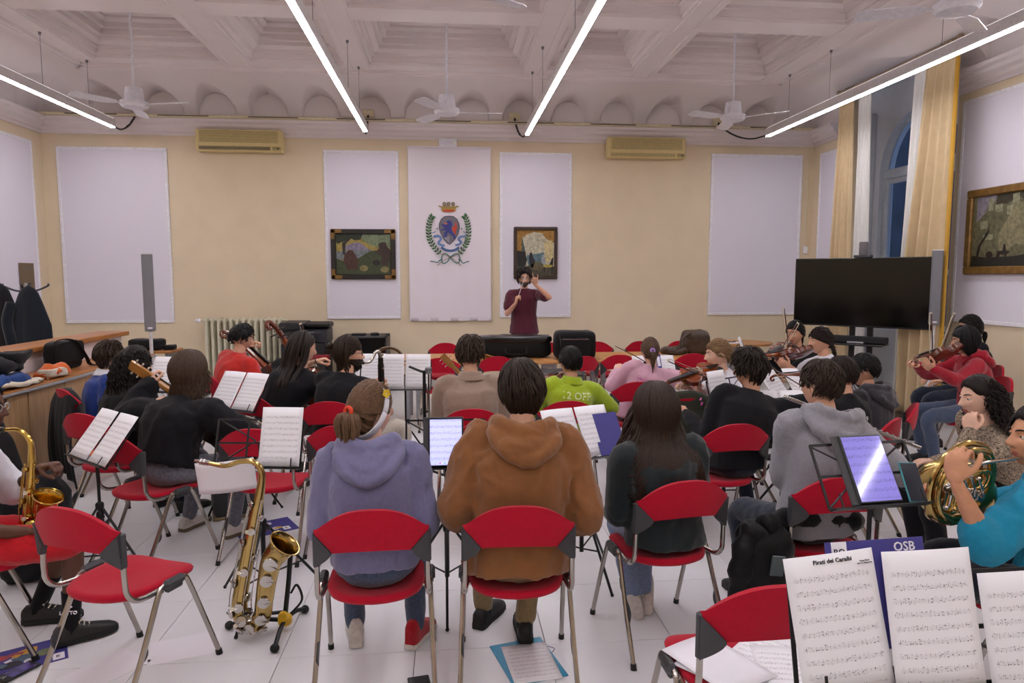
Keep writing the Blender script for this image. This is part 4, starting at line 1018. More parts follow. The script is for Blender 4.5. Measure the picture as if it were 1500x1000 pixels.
tb = tablet('tablet showing a score on the stand beside the brown hoodie', D, M_scrsheet)
for k, c in enumerate(('#c040c0', '#e0e0f0', '#40c0c0', '#e0e0f0', '#c06090', '#40d0a0')): G().box((-.03 + .012 * k, .0175, .0146), (.006, .006, .0006)).build('app_icon', mat('icon' + c, c, .3, emit=c, es=.6), tb, smooth=False)
D = stand(.76, 3.66, .69, 22, 32, 'black music stand between the brown hoodie and the long dark hair'); two(D, 'between the brown hoodie and the long dark hair', .008)
def folder(label, MD, ox, oy, wd, ht, rot=0., z=.002):
    o = G().box((0, ht / 2, 0), (wd, ht, .0025)).build('score_folder', M_folder, smooth=False); o.matrix_world = MD @ Matrix.Translation((ox, oy, z)) @ Matrix.Rotation(R(rot), 4, 'Z'); return tag(o, label, 'folder', 'violet-blue score folders')
folder('violet-blue folder behind the pages near the long dark hair', D, .19, .01, .16, .24, z=.0145)
folder('small violet-blue folder flap at the foot of the score page', D, .15, .0, .13, .08, z=.0185)
D = stand(1.555, 2.28, .870, 5.5, 33, 'black music stand with tablet before the french horn player', wd=.40)
tablet('tablet with glare on its score display on the stand before the horn player', D, M_scrsheet2, .178, .26, ox=.0, rot=0)
t = thing('mobile_phone', 'phone in teal case leaning on the stand before the horn player', 'phone', M=D @ Matrix.Translation((.155, .0, .006)) @ Matrix.Rotation(R(-4), 4, 'Z'))
G().box((0, .075, .004), (.076, .152, .008), bev=.003).build('case', mat('teal_case', '#2f8a93', .4), t); G().box((0, .075, .0085), (.068, .143, .0015)).build('screen', mat('phone_dark', '#2a2f3a', .1), t, smooth=False)
D = stand(1.06, 1.34, .795, 0, 14, 'black music stand with three large score pages beside the paper-strewn chair', wd=.62, roll=0)
fd = folder('violet-blue lettered folder behind the large score pages', D, -.10, .085, .235, .235, rot=1.5)
pgA = page('large score page headed Pirati dei Caraibi on the nearest stand', D, -.197, .0, rot=5.0, z=.010)
pgB = page('large middle score page on the nearest stand', D, .010, .0, rot=1.0, z=.016)
pgC = page('large score page with lower top edge on the nearest stand', D, .240, -.055, rot=1.5, z=.010)
M_ink = mat('ink', '#2c2a30', .8)
text('Pirati dei Caraibi', .0135, M_ink, Matrix.Translation((.005, .281, .0075)), pgA, bold=True)
text('Tema Pirati\narr. G. Pettersen', .0050, M_ink, Matrix.Translation((.080, .270, .006)), pgA)
text('OSB', .028, M_frame_w, Matrix.Translation((.07, .216, .0022)), fd, bold=True)
G().box((-.085, .217, .0016), (.036, .036, .001)).build('name_label', M_paper, fd, smooth=False)
text('BO', .020, M_ink, Matrix.Translation((-.085, .212, .0024)), fd, bold=True)
D = stand(-.375, 5.72, .755, -5, 14, 'music stand with two pages before the bass clarinettist', m=M_stand); two(D, 'before the bass clarinettist')
D = stand(-.80, 6.15, .72, -8, 20, 'music stand with pages left of the bass clarinet'); two(D, 'left of the bass clarinet')
D = stand(-1.56, 4.98, .75, -30, 35, 'music stand with pages before the guitarist in the loose black top'); two(D, 'before the loose black top')
D = stand(-2.22, 5.55, .79, -20, 30, 'music stand with pages before the curly-haired guitarist'); two(D, 'before the curly-haired guitarist')
D = stand(2.02, 6.45, .65, 3, 28, 'music stand with pages before the pink sweatshirt'); two(D, 'before the pink sweatshirt')
f_ = folder('violet-blue folder between the pages before the pink sweatshirt', D, .05, .05, .05, .27, z=.016)
G().box((0, .18, .002), (.03, .1, .002)).build('white_label', M_paper, f_, smooth=False)
D = stand(2.10, 4.02, .73, -6, 40, 'music stand with pages before the light grey hoodie'); two(D, 'before the light grey hoodie')
D = stand(2.70, 5.02, .71, 30, 38, 'music stand with pages behind the black sweater'); two(D, 'behind the black sweater', .01, .02, 6, -6)
D = stand(2.00, 4.62, .74, 35, 16, 'music stand hidden behind the black sweater, one page showing'); page('score page left of the black sweater', D, -.11, .01)
D = stand(3.35, 5.2, .73, 78, 30, 'music stand turned sideways before the dark grey hoodie'); two(D, 'turned sideways before the dark grey hoodie')
D = stand(3.02, 6.6, .80, 60, 22, 'music stand before the two violinists beside the big screen'); page('tall white page behind the violinist beside the big screen', D, .0, .01)
# orchestral desk seen edge-on, microphone stand
t = thing('flat_music_desk', 'black solid music desk folded flat behind the lime green jacket', 'music stand', (.98, 6.35, 0))
G().box((0, 0, .80), (.50, .34, .012), bev=.003, M=Matrix.Rotation(R(3), 4, 'X')).build('desk', M_stand, t); G().tube([(0, .03, .1), (0, .03, .80)], .011, n=8).build('pole', M_stand, t)
for k in range(3): b_ = 2 * PI * k / 3; G().tube([(0, .03, .14), (.26 * math.cos(b_), .03 + .26 * math.sin(b_), .012)], .010, n=6).build('leg', M_stand, t)
t = thing('boom_stand', 'black microphone boom stand left of the beige polo', 'microphone stand', (-.20, 5.45, 0))
G().tube([(0, 0, .1), (0, 0, .95)], .013, n=8).build('pole', M_stand, t)
G().tube(spline([(.02, 0, .93), (-.04, 0, .95), (-.12, 0, .985)], 5), .010, n=8).build('boom', M_stand, t)
G().lathe([(.012, 0), (.028, .01), (.028, .05), (.015, .06)], 12, M=Matrix.Translation((.035, 0, .92))).build('clutch', M_stg, t)
G().tube([(.035, .02, .05), (.035, .02, .92)], .008, n=8).build('second_rod', M_chrome, t)
for k in range(3): b_ = 2 * PI * k / 3 + .5; G().tube([(0, 0, .15), (.28 * math.cos(b_), .28 * math.sin(b_), .012)], .010, n=6).build('leg', M_stand, t)
# ---------------------------------------------------------------- things on the floor and on chairs
def floor_sheet(label, x, y, a, m, wd=.21, ht=.297, z=.0008, th=.0007):
    o = G().box((0, 0, 0), (wd, ht, th)).build('paper_sheet', m, smooth=False); o.location = (x, y, z); o.rotation_euler = (0, 0, R(a)); return tag(o, label, 'paper', 'papers on the floor')
floor_sheet('blank white sheet on the floor under the front of the empty red chair', -1.22, 3.12, -72, M_paper)
floor_sheet('blank white sheet on the floor behind the leg of the empty red chair', -1.50, 2.96, -36, M_paper)
def poster(label, x, y, a, wd=.23, ht=.31):
    t = thing('concert_leaflet', label, 'leaflet', (x, y, .0002), R(a), 'blue printed leaflets on the floor')
    G().box((0, 0, .001), (wd, ht, .002)).build('card', M_folder, t, smooth=False)
    cs = ['#b8433f', '#c99a3d', '#d8d5da', '#4b6478', '#2a2a35', '#9a4a52', '#707a55']
    for k in range(11):
        px, py = random.uniform(-.09, .06), random.uniform(-.12, .09); r_ = random.uniform(.018, .04)
        G().prism([(px + r_ * math.cos(q) * random.uniform(.6, 1.2), py + r_ * 1.3 * math.sin(q) * random.uniform(.6, 1.2)) for q in (0, 1.1, 2.2, 3.3, 4.4, 5.4)], .002, .0024 + .0001 * k).build('printed_figure', mat('print' + cs[k % 7], cs[k % 7], .6), t, smooth=False)
    G().box((.075, .12, .0024), (.06, .045, .001)).build('name_label', M_paper, t, smooth=False)
    text('as', .03, M_ink, Matrix.Translation((.075, .12, .0032)), t)
    return t
poster('blue printed leaflet under the phone beside the black shoes', -1.90, 3.10, -60)
poster('blue printed leaflet on the floor behind the tenor saxophone', -1.25, 4.62, -60, .27, .38)
t = thing('mobile_phone', 'phone with purple picture case lying on the blue leaflet', 'phone', (-1.86, 2.97, .0035), R(-28))
G().box((0, 0, .005), (.078, .155, .009), bev=.003).build('case', M_tvb, t); G().box((0, .012, .0098), (.062, .1, .0006)).build('picture', mat('purple_picture', '#5a4a9a', .3, var=.45, scale=35, col2='#120d2a'), t, smooth=False)
text('A', .03, M_steel, Matrix.Translation((0, -.055, .0101)), t, bold=True)
t = thing('clear_folder', 'turquoise plastic folder on the floor behind the black shoes', 'folder', (.335, 2.865, .0002), R(14))
G().box((0, 0, .002), (.25, .33, .004)).build('cover', mat('turquoise_plastic', '#2a8fb5', .35), t, smooth=False); G().tube(spline([(.125, .02, .003), (.15, .05, .003), (.125, .08, .003)], 5), .0015, n=5).build('elastic', M_folder, t)
o = page('score page lying on the turquoise folder', Matrix.Translation((.365, 2.70, .0045)) @ Matrix.Rotation(R(7), 4, 'Z'), 0, 0, z=.001, bend=.0, grp='papers on the floor')
t = thing('mobile_phone', 'black phone lying on the floor between the two front chairs', 'phone', (-.13, 2.70, .001), R(10)); G().box((0, 0, .005), (.09, .16, .01), bev=.004).build('body', M_tvb, t)
for k, (x, y, a) in enumerate(((.90, 1.98, 40), (1.02, 2.04, -48), (1.06, 1.93, -15), (.86, 2.00, 25))):
    o = page(['blank white sheet on the seat of the paper-strewn chair', 'score page with slanting staves on the paper-strewn chair', 'score page underneath the others on the paper-strewn chair', 'white sheet sticking out of the left side of the paper-strewn chair'][k], Matrix.Translation((x, y, .452 + .004 * k)) @ Matrix.Rotation(R(a), 4, 'Z'), 0, -.13, z=0, bend=.004, m=M_paper if k in (0, 3) else M_score, grp='papers on the chair seat')
# ---------------------------------------------------------------- people: builders
JOBS = []
def remesh_job(g, voxel, smooth, done):
    me = bpy.data.meshes.new('tmp'); me.from_pydata([tuple(p) for p in g.v], [], g.f)
    o = bpy.data.objects.new('tmp', me); COL.objects.link(o)
    m = o.modifiers.new('r', 'REMESH'); m.mode = 'VOXEL'; m.voxel_size = voxel; m.use_smooth_shade = True
    if smooth: q = o.modifiers.new('s', 'SMOOTH'); q.iterations = smooth; q.factor = .5
    JOBS.append((o, done))
def run_jobs():
    dg = bpy.context.evaluated_depsgraph_get(); dg.update()
    for o, done in JOBS:
        ev = o.evaluated_get(dg); me = ev.to_mesh()
        n = len(me.vertices); co = [0.] * (3 * n); me.vertices.foreach_get('co', co)
        fs = [tuple(p.vertices) for p in me.polygons]; no = [0.] * (3 * n); me.vertices.foreach_get('normal', no)
        ev.to_mesh_clear()
        done([V(co[3 * i:3 * i + 3]) for i in range(n)], fs, [V(no[3 * i:3 * i + 3]) for i in range(n)])
    for o, d in JOBS:
        me = o.data; bpy.data.objects.remove(o); bpy.data.meshes.remove(me)
    JOBS.clear()
def cloth_folds(vs, no, amp, seed, sc=11., st=V((1, 1, .45))):
    out = []; o1 = V((seed * 3.1, seed * 1.7, seed)); o2 = V((5, 1, 2))
    for p, n in zip(vs, no):
        q = V((p.x * st.x, p.y * st.y, p.z * st.z))
        a = mnoise.noise(q * sc + o1); w_ = V((a, -a, a)) * .5
        b = mnoise.noise(q * (sc * .55) + w_ + o2); c = mnoise.noise(V((p.x + p.z * .6, p.y, p.z * .7 - p.x * .4)) * (sc * 1.9) + o1)
        ridge = (1 - min(1, 3.2 * abs(b))); rc = (1 - min(1, 3.0 * abs(c))) * max(0, a + .25)
        out.append(p + n * amp * (1.15 * ridge + .8 * rc + .5 * a - .55))
    return out
def loft(g, secs, n=18):
    """secs: (center, rx, ry, right, fwd)"""
    vs = []; fs = []
    for c, a, b, r, f in secs:
        for k in range(n):
            t = 2 * PI * k / n
            ct, st = math.cos(t), math.sin(t)
            vs.append(c + r * (a * abs(ct) ** .85 * (1 if ct > 0 else -1)) + f * (b * abs(st) ** .9 * (1 if st > 0 else -1)))
    for i in range(len(secs) - 1):
        for k in range(n): fs.append([i * n + k, i * n + (k + 1) % n, (i + 1) * n + (k + 1) % n, (i + 1) * n + k])
    fs.append(list(range(n))[::-1]); fs.append([(len(secs) - 1) * n + k for k in range(n)])
    g.add(vs, fs)
def limb(g, pts, rad, n=12, seg=5):
    P = spline(pts, seg); m = len(P) - 1; rr = []
    for i in range(m + 1):
        t = i / m * (len(rad) - 1); k = min(int(t), len(rad) - 2); rr.append(lerp(rad[k], rad[k + 1], t - k))
    g.tube(P, rr, n=n)
    g.ell(P[0], rr[0], 10, 6); g.ell(P[-1], rr[-1], 10, 6)
def ik(a, b, l1, l2, pole):
    d = b - a; L = max(1e-4, d.length); mx = (l1 + l2) * .995
    if L > mx: b = a + d * (mx / L); d = b - a; L = mx
    x = (l1 * l1 - l2 * l2 + L * L) / (2 * L); h = math.sqrt(max(0, l1 * l1 - x * x)); u = d / L
    p = pole - u * pole.dot(u)
    if p.length < 1e-5: p = V((0, 0, -1)) - u * (-u.z)
    return a + u * x + p.normalized() * h, b
SKIN = {'fair': '#d9a88c', 'pale': '#e0b49c', 'tan': '#c68f6d', 'dark': '#5a3a2a', 'light': '#cf9b7e'}
def skin_mats(tone):
    c = SKIN[tone]
    return [mat('skin_' + tone, c, .55, var=.07, scale=25, bump=.05, bscale=200, spec=.35), mat('lips_' + tone, {'dark': '#4a2420'}.get(tone, '#b0645c'), .45), mat('eye_white', '#d8d4ce', .25), mat('iris_dark', '#1f140e', .2)]
def head_pts(Mh, s):
    """sculpted head, +y face, z up, centre mid head"""
    vs = []; nl, nm = 46, 52
    def f(dx, dy, dz):
        x, y, z = dx * .077, dy * .097, dz * .117
        if z < 0:
            t = -z / .117; x *= 1 - .30 * t ** 1.3
            if y > 0: y += .010 * t
            else: y *= 1 - .42 * t; z *= 1 - .12 * t
        if y > -.02:
            k = min(1, (y + .02) / .05)
            h = 0
            if -.040 < z < .022: h = min(1, max(0, (.022 - z) / .046)) * min(1, max(0, (z + .040) / .010))
            w = .010 + .006 * min(1, max(0, (.0 - z) / .03))
            e = math.exp
            d = .025 * e(-(x / w) ** 2) * h
            d += .008 * e(-((abs(x) - .013) / .007) ** 2 - ((z + .029) / .008) ** 2)
            d -= .012 * e(-((abs(x) - .031) / .015) ** 2 - ((z - .008) / .011) ** 2)
            d += .005 * e(-((abs(x) - .028) / .02) ** 2 - ((z - .027) / .008) ** 2)
            d += .007 * e(-(x / .020) ** 2 - ((z + .0565) / .0055) ** 2) + .0075 * e(-(x / .018) ** 2 - ((z + .0685) / .006) ** 2)
            d -= .004 * e(-(x / .024) ** 2 - ((z + .0625) / .0028) ** 2)
            d += .009 * e(-(x / .022) ** 2 - ((z + .102) / .014) ** 2)
            d += .004 * e(-((abs(x) - .045) / .018) ** 2 - ((z + .022) / .02) ** 2)
            y += d * k
        return V((x, y, z))
    for i in range(nl + 1):
        a = -PI / 2 + PI * i / nl
        for k in range(nm):
            b = 2 * PI * k / nm
            # denser columns toward the face
            bb = b + .55 * math.sin(b) * 0
            ang = PI / 2 + (b - PI) * 1.0
            q = (b / (2 * PI)) * 2 - 1; ang = PI / 2 + PI * (q * (.55 + .45 * q * q))
            vs.append(f(math.cos(a) * math.cos(ang), math.cos(a) * math.sin(ang), math.sin(a)))
    fs = []; ms = []
    for i in range(nl):
        for k in range(nm):
            q = [i * nm + k, i * nm + (k + 1) % nm, (i + 1) * nm + (k + 1) % nm, (i + 1) * nm + k]
            c = (vs[q[0]] + vs[q[2]]) / 2
            lip = c.y > .05 and (c.x / .024) ** 2 + ((c.z + .0625) / .0115) ** 2 < 1
            fs.append(q); ms.append(1 if lip else 0)
    return vs, fs, ms
HEADT = head_pts(None, 1)
def add_head(g, Mh, brow, glasses=None):
    vs, fs, ms = HEADT
    b = len(g.v); g.v += [Mh @ p for p in vs]; g.f += [[b + i for i in f] for f in fs]; g.m += ms
    for s_ in (-1, 1):
        c = V((s_ * .031, .0755, .008)); b = len(g.v)
        g.ell(c, .0125, 12, 8, M=Mh, mi=2)
        g.ell(c + V((0, .0085, 0)), (.0062, .0048, .0062), 10, 6, M=Mh, mi=3)
        # lids
        g.grid(lambda u, v: c + V((.0150 * math.cos(PI * u) , .0132 * math.sin(PI * u) * math.cos(PI * .5 * v) + .001, .0045 + .0105 * v)), 10, 3, M=Mh, mi=0)
        # ear
        Me = Mh @ Matrix.Translation((s_ * .0775, -.008, -.006)) @ Matrix.Rotation(R(-14 * 1), 4, 'X') @ Matrix.Rotation(R(s_ * 22), 4, 'Z')
        g.ell((0, 0, 0), (.008, .018, .031), 12, 8, M=Me, mi=0)
        g.tube([V((s_ * .006, .006 + .013 * math.cos(a), .004 + .024 * math.sin(a))) for a in [R(-60 + 30 * k) for k in range(9)]], .004, n=5, M=Me @ Matrix.Rotation(PI, 4, 'Z') if False else Me, mi=0)
        # brow
        g.tube([V((s_ * (.014 + .034 * t), .0985 - .022 * t * t - .004 * t, .027 + .007 * math.sin(PI * t * .8))) for t in (0, .25, .5, .75, 1)], [.002, .0035, .0035, .003, .001], n=5, M=Mh, mi=4)
FING = [(-.030, .088, [.040, .024, .020], .0088), (-.010, .093, [.045, .028, .021], .0090), (.010, .090, [.042, .026, .020], .0086), (.029, .082, [.033, .020, .018], .0076)]
POSES = {'relaxed': [(22, 32, 20)] * 4 + [(20, 20)], 'flat': [(6, 8, 5)] * 4 + [(8, 8)], 'grip': [(62, 78, 45)] * 4 + [(38, 35)], 'neck': [(40, 72, 42), (42, 74, 44), (44, 74, 44), (46, 72, 42)] + [(10, 10)],
         'bow': [(38, 50, 30), (45, 58, 30), (48, 58, 30), (40, 45, 25)] + [(35, 35)], 'horns': [(10, 12, 8), (62, 75, 40), (62, 75, 40), (8, 10, 6), (35, 40)], 'curl': [(50, 60, 35), (55, 65, 35), (58, 68, 35), (60, 70, 35), (30, 30)], 'spread': [(8, 16, 10), (14, 20, 12), (24, 34, 20), (30, 40, 22), (12, 12)]}
def hand_geo(g, Mw, side, pose, s):
    """wrist at origin, fingers +y, back of hand +z; side +1 = right hand (thumb at -x)"""
    Ms = Mw @ Matrix.Diagonal((side * s, s, s, 1))
    g.ell((0, .045, 0), (.040, .056, .0155), 14, 8, M=Ms); g.ell((.0, .012, 0), (.028, .034, .018), 12, 8, M=Ms); g.ell((-.022, .035, -.008), (.018, .034, .014), 10, 8, M=Ms)
    P = POSES[pose]
    for k, (x, y, L, r) in enumerate(FING):
        p = V((x, y - .012, .002)); an = 0; pts = [V((x * .9, y - .045, 0)), p]; rr = [r * 1.05, r * 1.08]
        spread = x * 2.2
        for j in range(3):
            an += R(P[k][j]); d = V((math.sin(spread) * math.cos(an), math.cos(spread) * math.cos(an), -math.sin(an)))
            for t in (.5, 1.0): pts.append(p + d * L[j] * t); rr.append(r * (1 - .06 * j - .04 * t))
            p = p + d * L[j]
        g.tube(pts, rr, n=8, M=Ms); g.ell(pts[-1], rr[-1], 8, 6, M=Ms)
    p = V((-.026, .018, -.006)); a1, a2 = P[4]
    d1 = V((-.62, .70, -.35 - a1 * .008)).normalized(); d2 = V((-.35 + a2 * .010, .85, -.30 - a2 * .010)).normalized(); d3 = V((-.15 + a2 * .012, .92, -.3 - a2 * .010)).normalized()
    pts = [p, p + d1 * .040, p + d1 * .040 + d2 * .032, p + d1 * .040 + d2 * .032 + d3 * .026]
    g.tube(spline(pts, 3), [.0125, .012, .0115, .011, .0108, .0105, .0102, .010, .0095, .008], n=8, M=Ms); g.ell(pts[-1], .0085, 8, 6, M=Ms)
def hair_mat(c): return mat('hair' + c, c, .42, var=.22, scale=70, bump=.3, bscale=220, spec=.22)
def rnd(a, b): return random.uniform(a, b)
def scalp(az, el, vol):
    """point on the hair shell: az 0 = back, +-PI = front; el elevation"""
    d = V((math.sin(az) * math.cos(el), -math.cos(az) * math.cos(el), math.sin(el)))
    x, y, z = d.x * (.080 + vol), d.y * (.101 + vol), d.z * (.120 + vol)
    if z < 0 and y < 0: y *= 1 - .25 * min(1, -z / .117)
    return V((x, y, z))
def hairline(az, nape=-.62, side=-.15, front=.62, ear=False):
    a = abs(az)
    def ramp(pts):
        for (x0, y0), (x1, y1) in zip(pts, pts[1:]):
            if a <= x1: return lerp(y0, y1, (a - x0) / (x1 - x0))
        return pts[-1][1]
    if ear: return ramp([(0, nape), (.85, nape + .05), (1.12, -.12), (1.25, .20), (1.60, .24), (1.72, .02), (1.95, .03), (2.12, .24), (2.5, front - .12), (3.2, front - .04)])
    return ramp([(0, nape), (1.1, nape), (1.75, side), (2.1, .25), (2.6, front - .06), (3.2, front)])
def hair_geo(Mh, kind, vol=.012, n=200, length=.1, nape=-.62, side=-.15, front=.56, rad=.006, seed=1, tie=None, wave=.0, drop=None, part=0., tail_n=60, tail_dir=None, curl=0., flare=0., spread=.024, azl=2.5, mess=1., puff=.30, cover=False):
    rs = random.Random(seed); g = G(Mh)
    U = lambda a, b: rs.uniform(a, b)
    Mi = Mh.to_3x3().inverted(); down = (Mi @ V((0, 0, -1))).normalized()
    hl = lambda az: hairline(az, nape, side, front, kind in ('pony', 'braid', 'bun', 'short', 'tousled') and not cover)
    # under-shell
    vs = []; nu, nv = 40, 14
    def shell(u, v):
        az = -PI + 2 * PI * u; e0 = hl(az); el = lerp(PI / 2, e0, v)
        q = .006 * mnoise.noise(V((math.sin(az) * 4, math.cos(az) * 4, v * 5 + seed)))
        fade = 1 if v < .9 else 1 - (v - .9) * 6
        k_ = {'pony': .25, 'bun': .25, 'braid': .25}.get(kind, .7); return scalp(az, el, (vol * k_ + q) * fade - .004 * max(0, v - .8) * 5)
    g.grid(shell, nu, nv)
    crown = .35
    def strand(az, e_start, ext, r, tail=0., tw=None):
        e1 = hl(az); pts = []
        k = 7
        j = U(.0, .012); daz = U(-.12, .12)
        for i in range(k + 1):
            t = i / k; el = lerp(e_start, e1, t)
            p = scalp(az + daz * t, el, vol + j * (1 - .3 * t) + .004 * math.sin(PI * t))
            if kind == 'tousled': p += V((U(-1, 1), U(-1, 1), U(-1, 1))) * .006
            pts.append(p)
        if tail > 0:
            p = pts[-1]; d0 = (pts[-1] - pts[-2]).normalized(); m = max(4, int(tail / .035)); st = tail / m
            ph = U(0, 6.28); sw = U(-.25, .25)
            for i in range(1, m + 1):
                t = i / m
                d = (d0 * max(0, 1 - t * 2.2) + down * (.35 + t)).normalized()
                p = p + d * st
                q = p + V((math.sin(ph + t * 9) * wave + sw * .03 * t + flare * t * math.sin(az), math.cos(ph + t * 8) * wave * .7, 0))
                if drop: q = drop(q, t)
                pts.append(q)
        m = len(pts); rr = [r * (.45 + .55 * min(1, i / 2)) * (1 - .75 * max(0, (i / (m - 1) - .6) / .4)) for i in range(m)]
        g.tube(pts, rr, n=4, caps=True)
    if kind in ('short', 'tousled'):
        for i in range(n):
            az = U(-PI, PI); fr_ = abs(az) > 2.0
            e1 = hl(az); es = min(PI / 2, U(e1 + .15, PI / 2 + .25)); span = U(.35, .9) if kind == 'short' else U(.3, .7)
            daz = U(-.35, .35) + (.25 if kind == 'short' else U(-.5, .5)); ee = max(e1 + (U(-.10, .06) if not fr_ else U(-.08, .1)) - (0 if fr_ else length), es - span * 1.6)
            lift = vol * U(.6, 1.15) + (U(0, .014) * mess if kind == 'tousled' else 0); ph = U(0, 6.28); pts = []; k = 7; low = 1 if ee > e1 + .35 else 0
            for j in range(k + 1):
                t = j / k; el = lerp(es, ee, t); base = lift * (.35 + .65 * min(1, max(0, (el + .75) / .8))) + (.006 + (.012 * mess if kind == 'tousled' else 0)) * low * t
                p = scalp(az + daz * t, el, base)
                if kind == 'tousled': p += V((math.sin(ph + t * 5), math.cos(ph + t * 4), math.sin(ph * 2 + t * 5))) * (.004 * mess + wave * t)
                pts.append(p)
            r = rad * U(.7, 1.25) * (1.25 if kind == 'tousled' else 1)
            g.tube(pts, [r * .4, r * .9, r, r, r, r * .9, r * .6, r * .15], n=4)
    elif kind == 'long':
        for i in range(n):
            az = U(-azl, azl); strand(az, PI / 2 - U(.0, .5), 0, rad * U(.7, 1.2), tail=length * U(.7, 1.05) * (1 if abs(az) < 1.9 else .9))
    elif kind in ('pony', 'bun', 'braid'):
        T = V(tie)
        for i in range(n):
            az = U(-PI, PI); e1 = hl(az) + (U(0, .9) if i % 2 else U(-.03, .05)); p0 = scalp(az, e1, -.001); pts = []
            for k in range(8):
                t = k / 7; q = lerp(p0, T, t)
                # push to the shell
                d = V((q.x / .080, q.y / .101, q.z / .120)); L = d.length
                tgt = 1 + (vol * .9 * min(1, t * 3) + U(0, .004) * math.sin(PI * t)) / .1
                if L > .05 and t < .93: q = q * (tgt / L)
                pts.append(q)
            g.tube(pts, [rad * .6] + [rad] * 5 + [rad * .9, rad * .6], n=4)
        if kind == 'pony':
            for i in range(tail_n):
                a = U(0, 6.28); b = U(0, 1) ** .5; pts = [T]; p = T.copy(); m = 8; L = length * U(.75, 1.05)
                for k in range(1, m + 1):
                    t = k / m
                    out = V((math.cos(a) * b * spread * (1 - .35 * t), 0, 0)); od = V((0, -1, 0)) * max(0, .9 - 3.2 * t)
                    p = p + (od + down * (.25 + t * 1.4)).normalized() * (L / m)
                    q = p + V((math.cos(a) * b * spread * math.sin(PI * min(1, t * 1.1 + .12)), math.sin(a) * b * spread * .8 * math.sin(PI * min(1, t * 1.1 + .12)) + wave * math.sin(t * 7 + a), 0))
                    if tail_dir: q += V(tail_dir) * t * t
                    pts.append(q)
                g.tube(pts, [rad * .6] + [rad] * 5 + [rad * .8, rad * .6, rad * .2], n=4)
        elif kind == 'braid':
            m = 26
            for c in range(3):
                pts = []
                for k in range(m + 1):
                    t = k / m; p = T + V((0, -.02, 0)) * min(1, t * 4) + down * length * t; ph = 2 * PI * (t * 4 + c / 3)
                    pts.append(p + V((math.sin(ph) * .013, math.sin(2 * ph) * .008, 0)))
                g.tube(pts, [.013] * (m - 3) + [.011, .008, .006, .003], n=6)
        elif kind == 'bun':
            for i in range(40):
                a = U(0, 6.28); b = U(-1.2, 1.2); c = T + V((0, -.02, .006)); pts = []
                for k in range(9):
                    q = a + k * .5; pts.append(c + V((math.cos(q) * math.cos(b), math.sin(b) * .9 + .2 * math.sin(q), math.sin(q) * math.cos(b))) * .026)
                g.tube(pts, rad * .9, n=4)
    if kind == 'curly' or curl:
        for i in range(n):
            az = U(-min(azl, 2.75), min(azl, 2.75)); e1 = hl(az); el = U(e1, PI / 2); p = scalp(az, el, vol * U(.4, 1)); L = length * U(.6, 1.1) * (1 - .25 * max(0, el)); m = max(10, int(L / .012)); pts = []
            ph = U(0, 6.28); fr = U(7, 10) * L / .1; cr_ = U(.006, .011) * (curl or 1); nrm = V((p.x / .0064, p.y / .0102, p.z / .0144)).normalized(); d = (nrm * puff * (1 - .75 * max(0, nrm.z)) + down * .5).normalized()
            for k in range(m + 1):
                t = k / m; d = (d + down * .16).normalized(); p = p + d * (L / m)
                if t > .0:
                    dd = V((p.x / .080, p.y / .101, p.z / .120))
                    if dd.length < 1.03: p = p * (1.03 / max(.3, dd.length))
                q = p + V((math.cos(ph + fr * t * 1.6), math.sin(ph + fr * t * 1.6), .5 * math.sin(fr * t + ph))) * cr_
                if drop: q = drop(q, t)
                pts.append(q)
            g.tube(pts, [rad * .7] * (m - 1) + [rad * .5, rad * .25], n=4, caps=False)
    if kind == 'dread':
        for i in range(n):
            az = U(-1.75, 1.75); e1 = max(hl(az), U(-.3, .8)); pts = [scalp(az, lerp(1.4, e1, t), vol + .006) for t in (0, .35, .7, 1)]
            p = pts[-1]; d = (pts[-1] - pts[-2]).normalized(); L = length * U(.75, 1.1); m = 10; bx = V(tail_dir or (0, 0, 0)); sx = U(-.25, .25); sy = U(-.2, .2)
            for k in range(1, m + 1):
                t = k / m; d = (d * .55 + down * .42 + bx * .16 * (1 - t) + V((sx, sy, 0)) * .08).normalized(); p = p + d * L / m
                q = p + V((U(-1, 1), U(-1, 1), 0)) * .0025
                if drop: q = drop(q, t)
                pts.append(q)
            g.tube(pts, [rad * U(.85, 1.1) for _ in pts[:-1]] + [rad * .5], n=5)
    return g
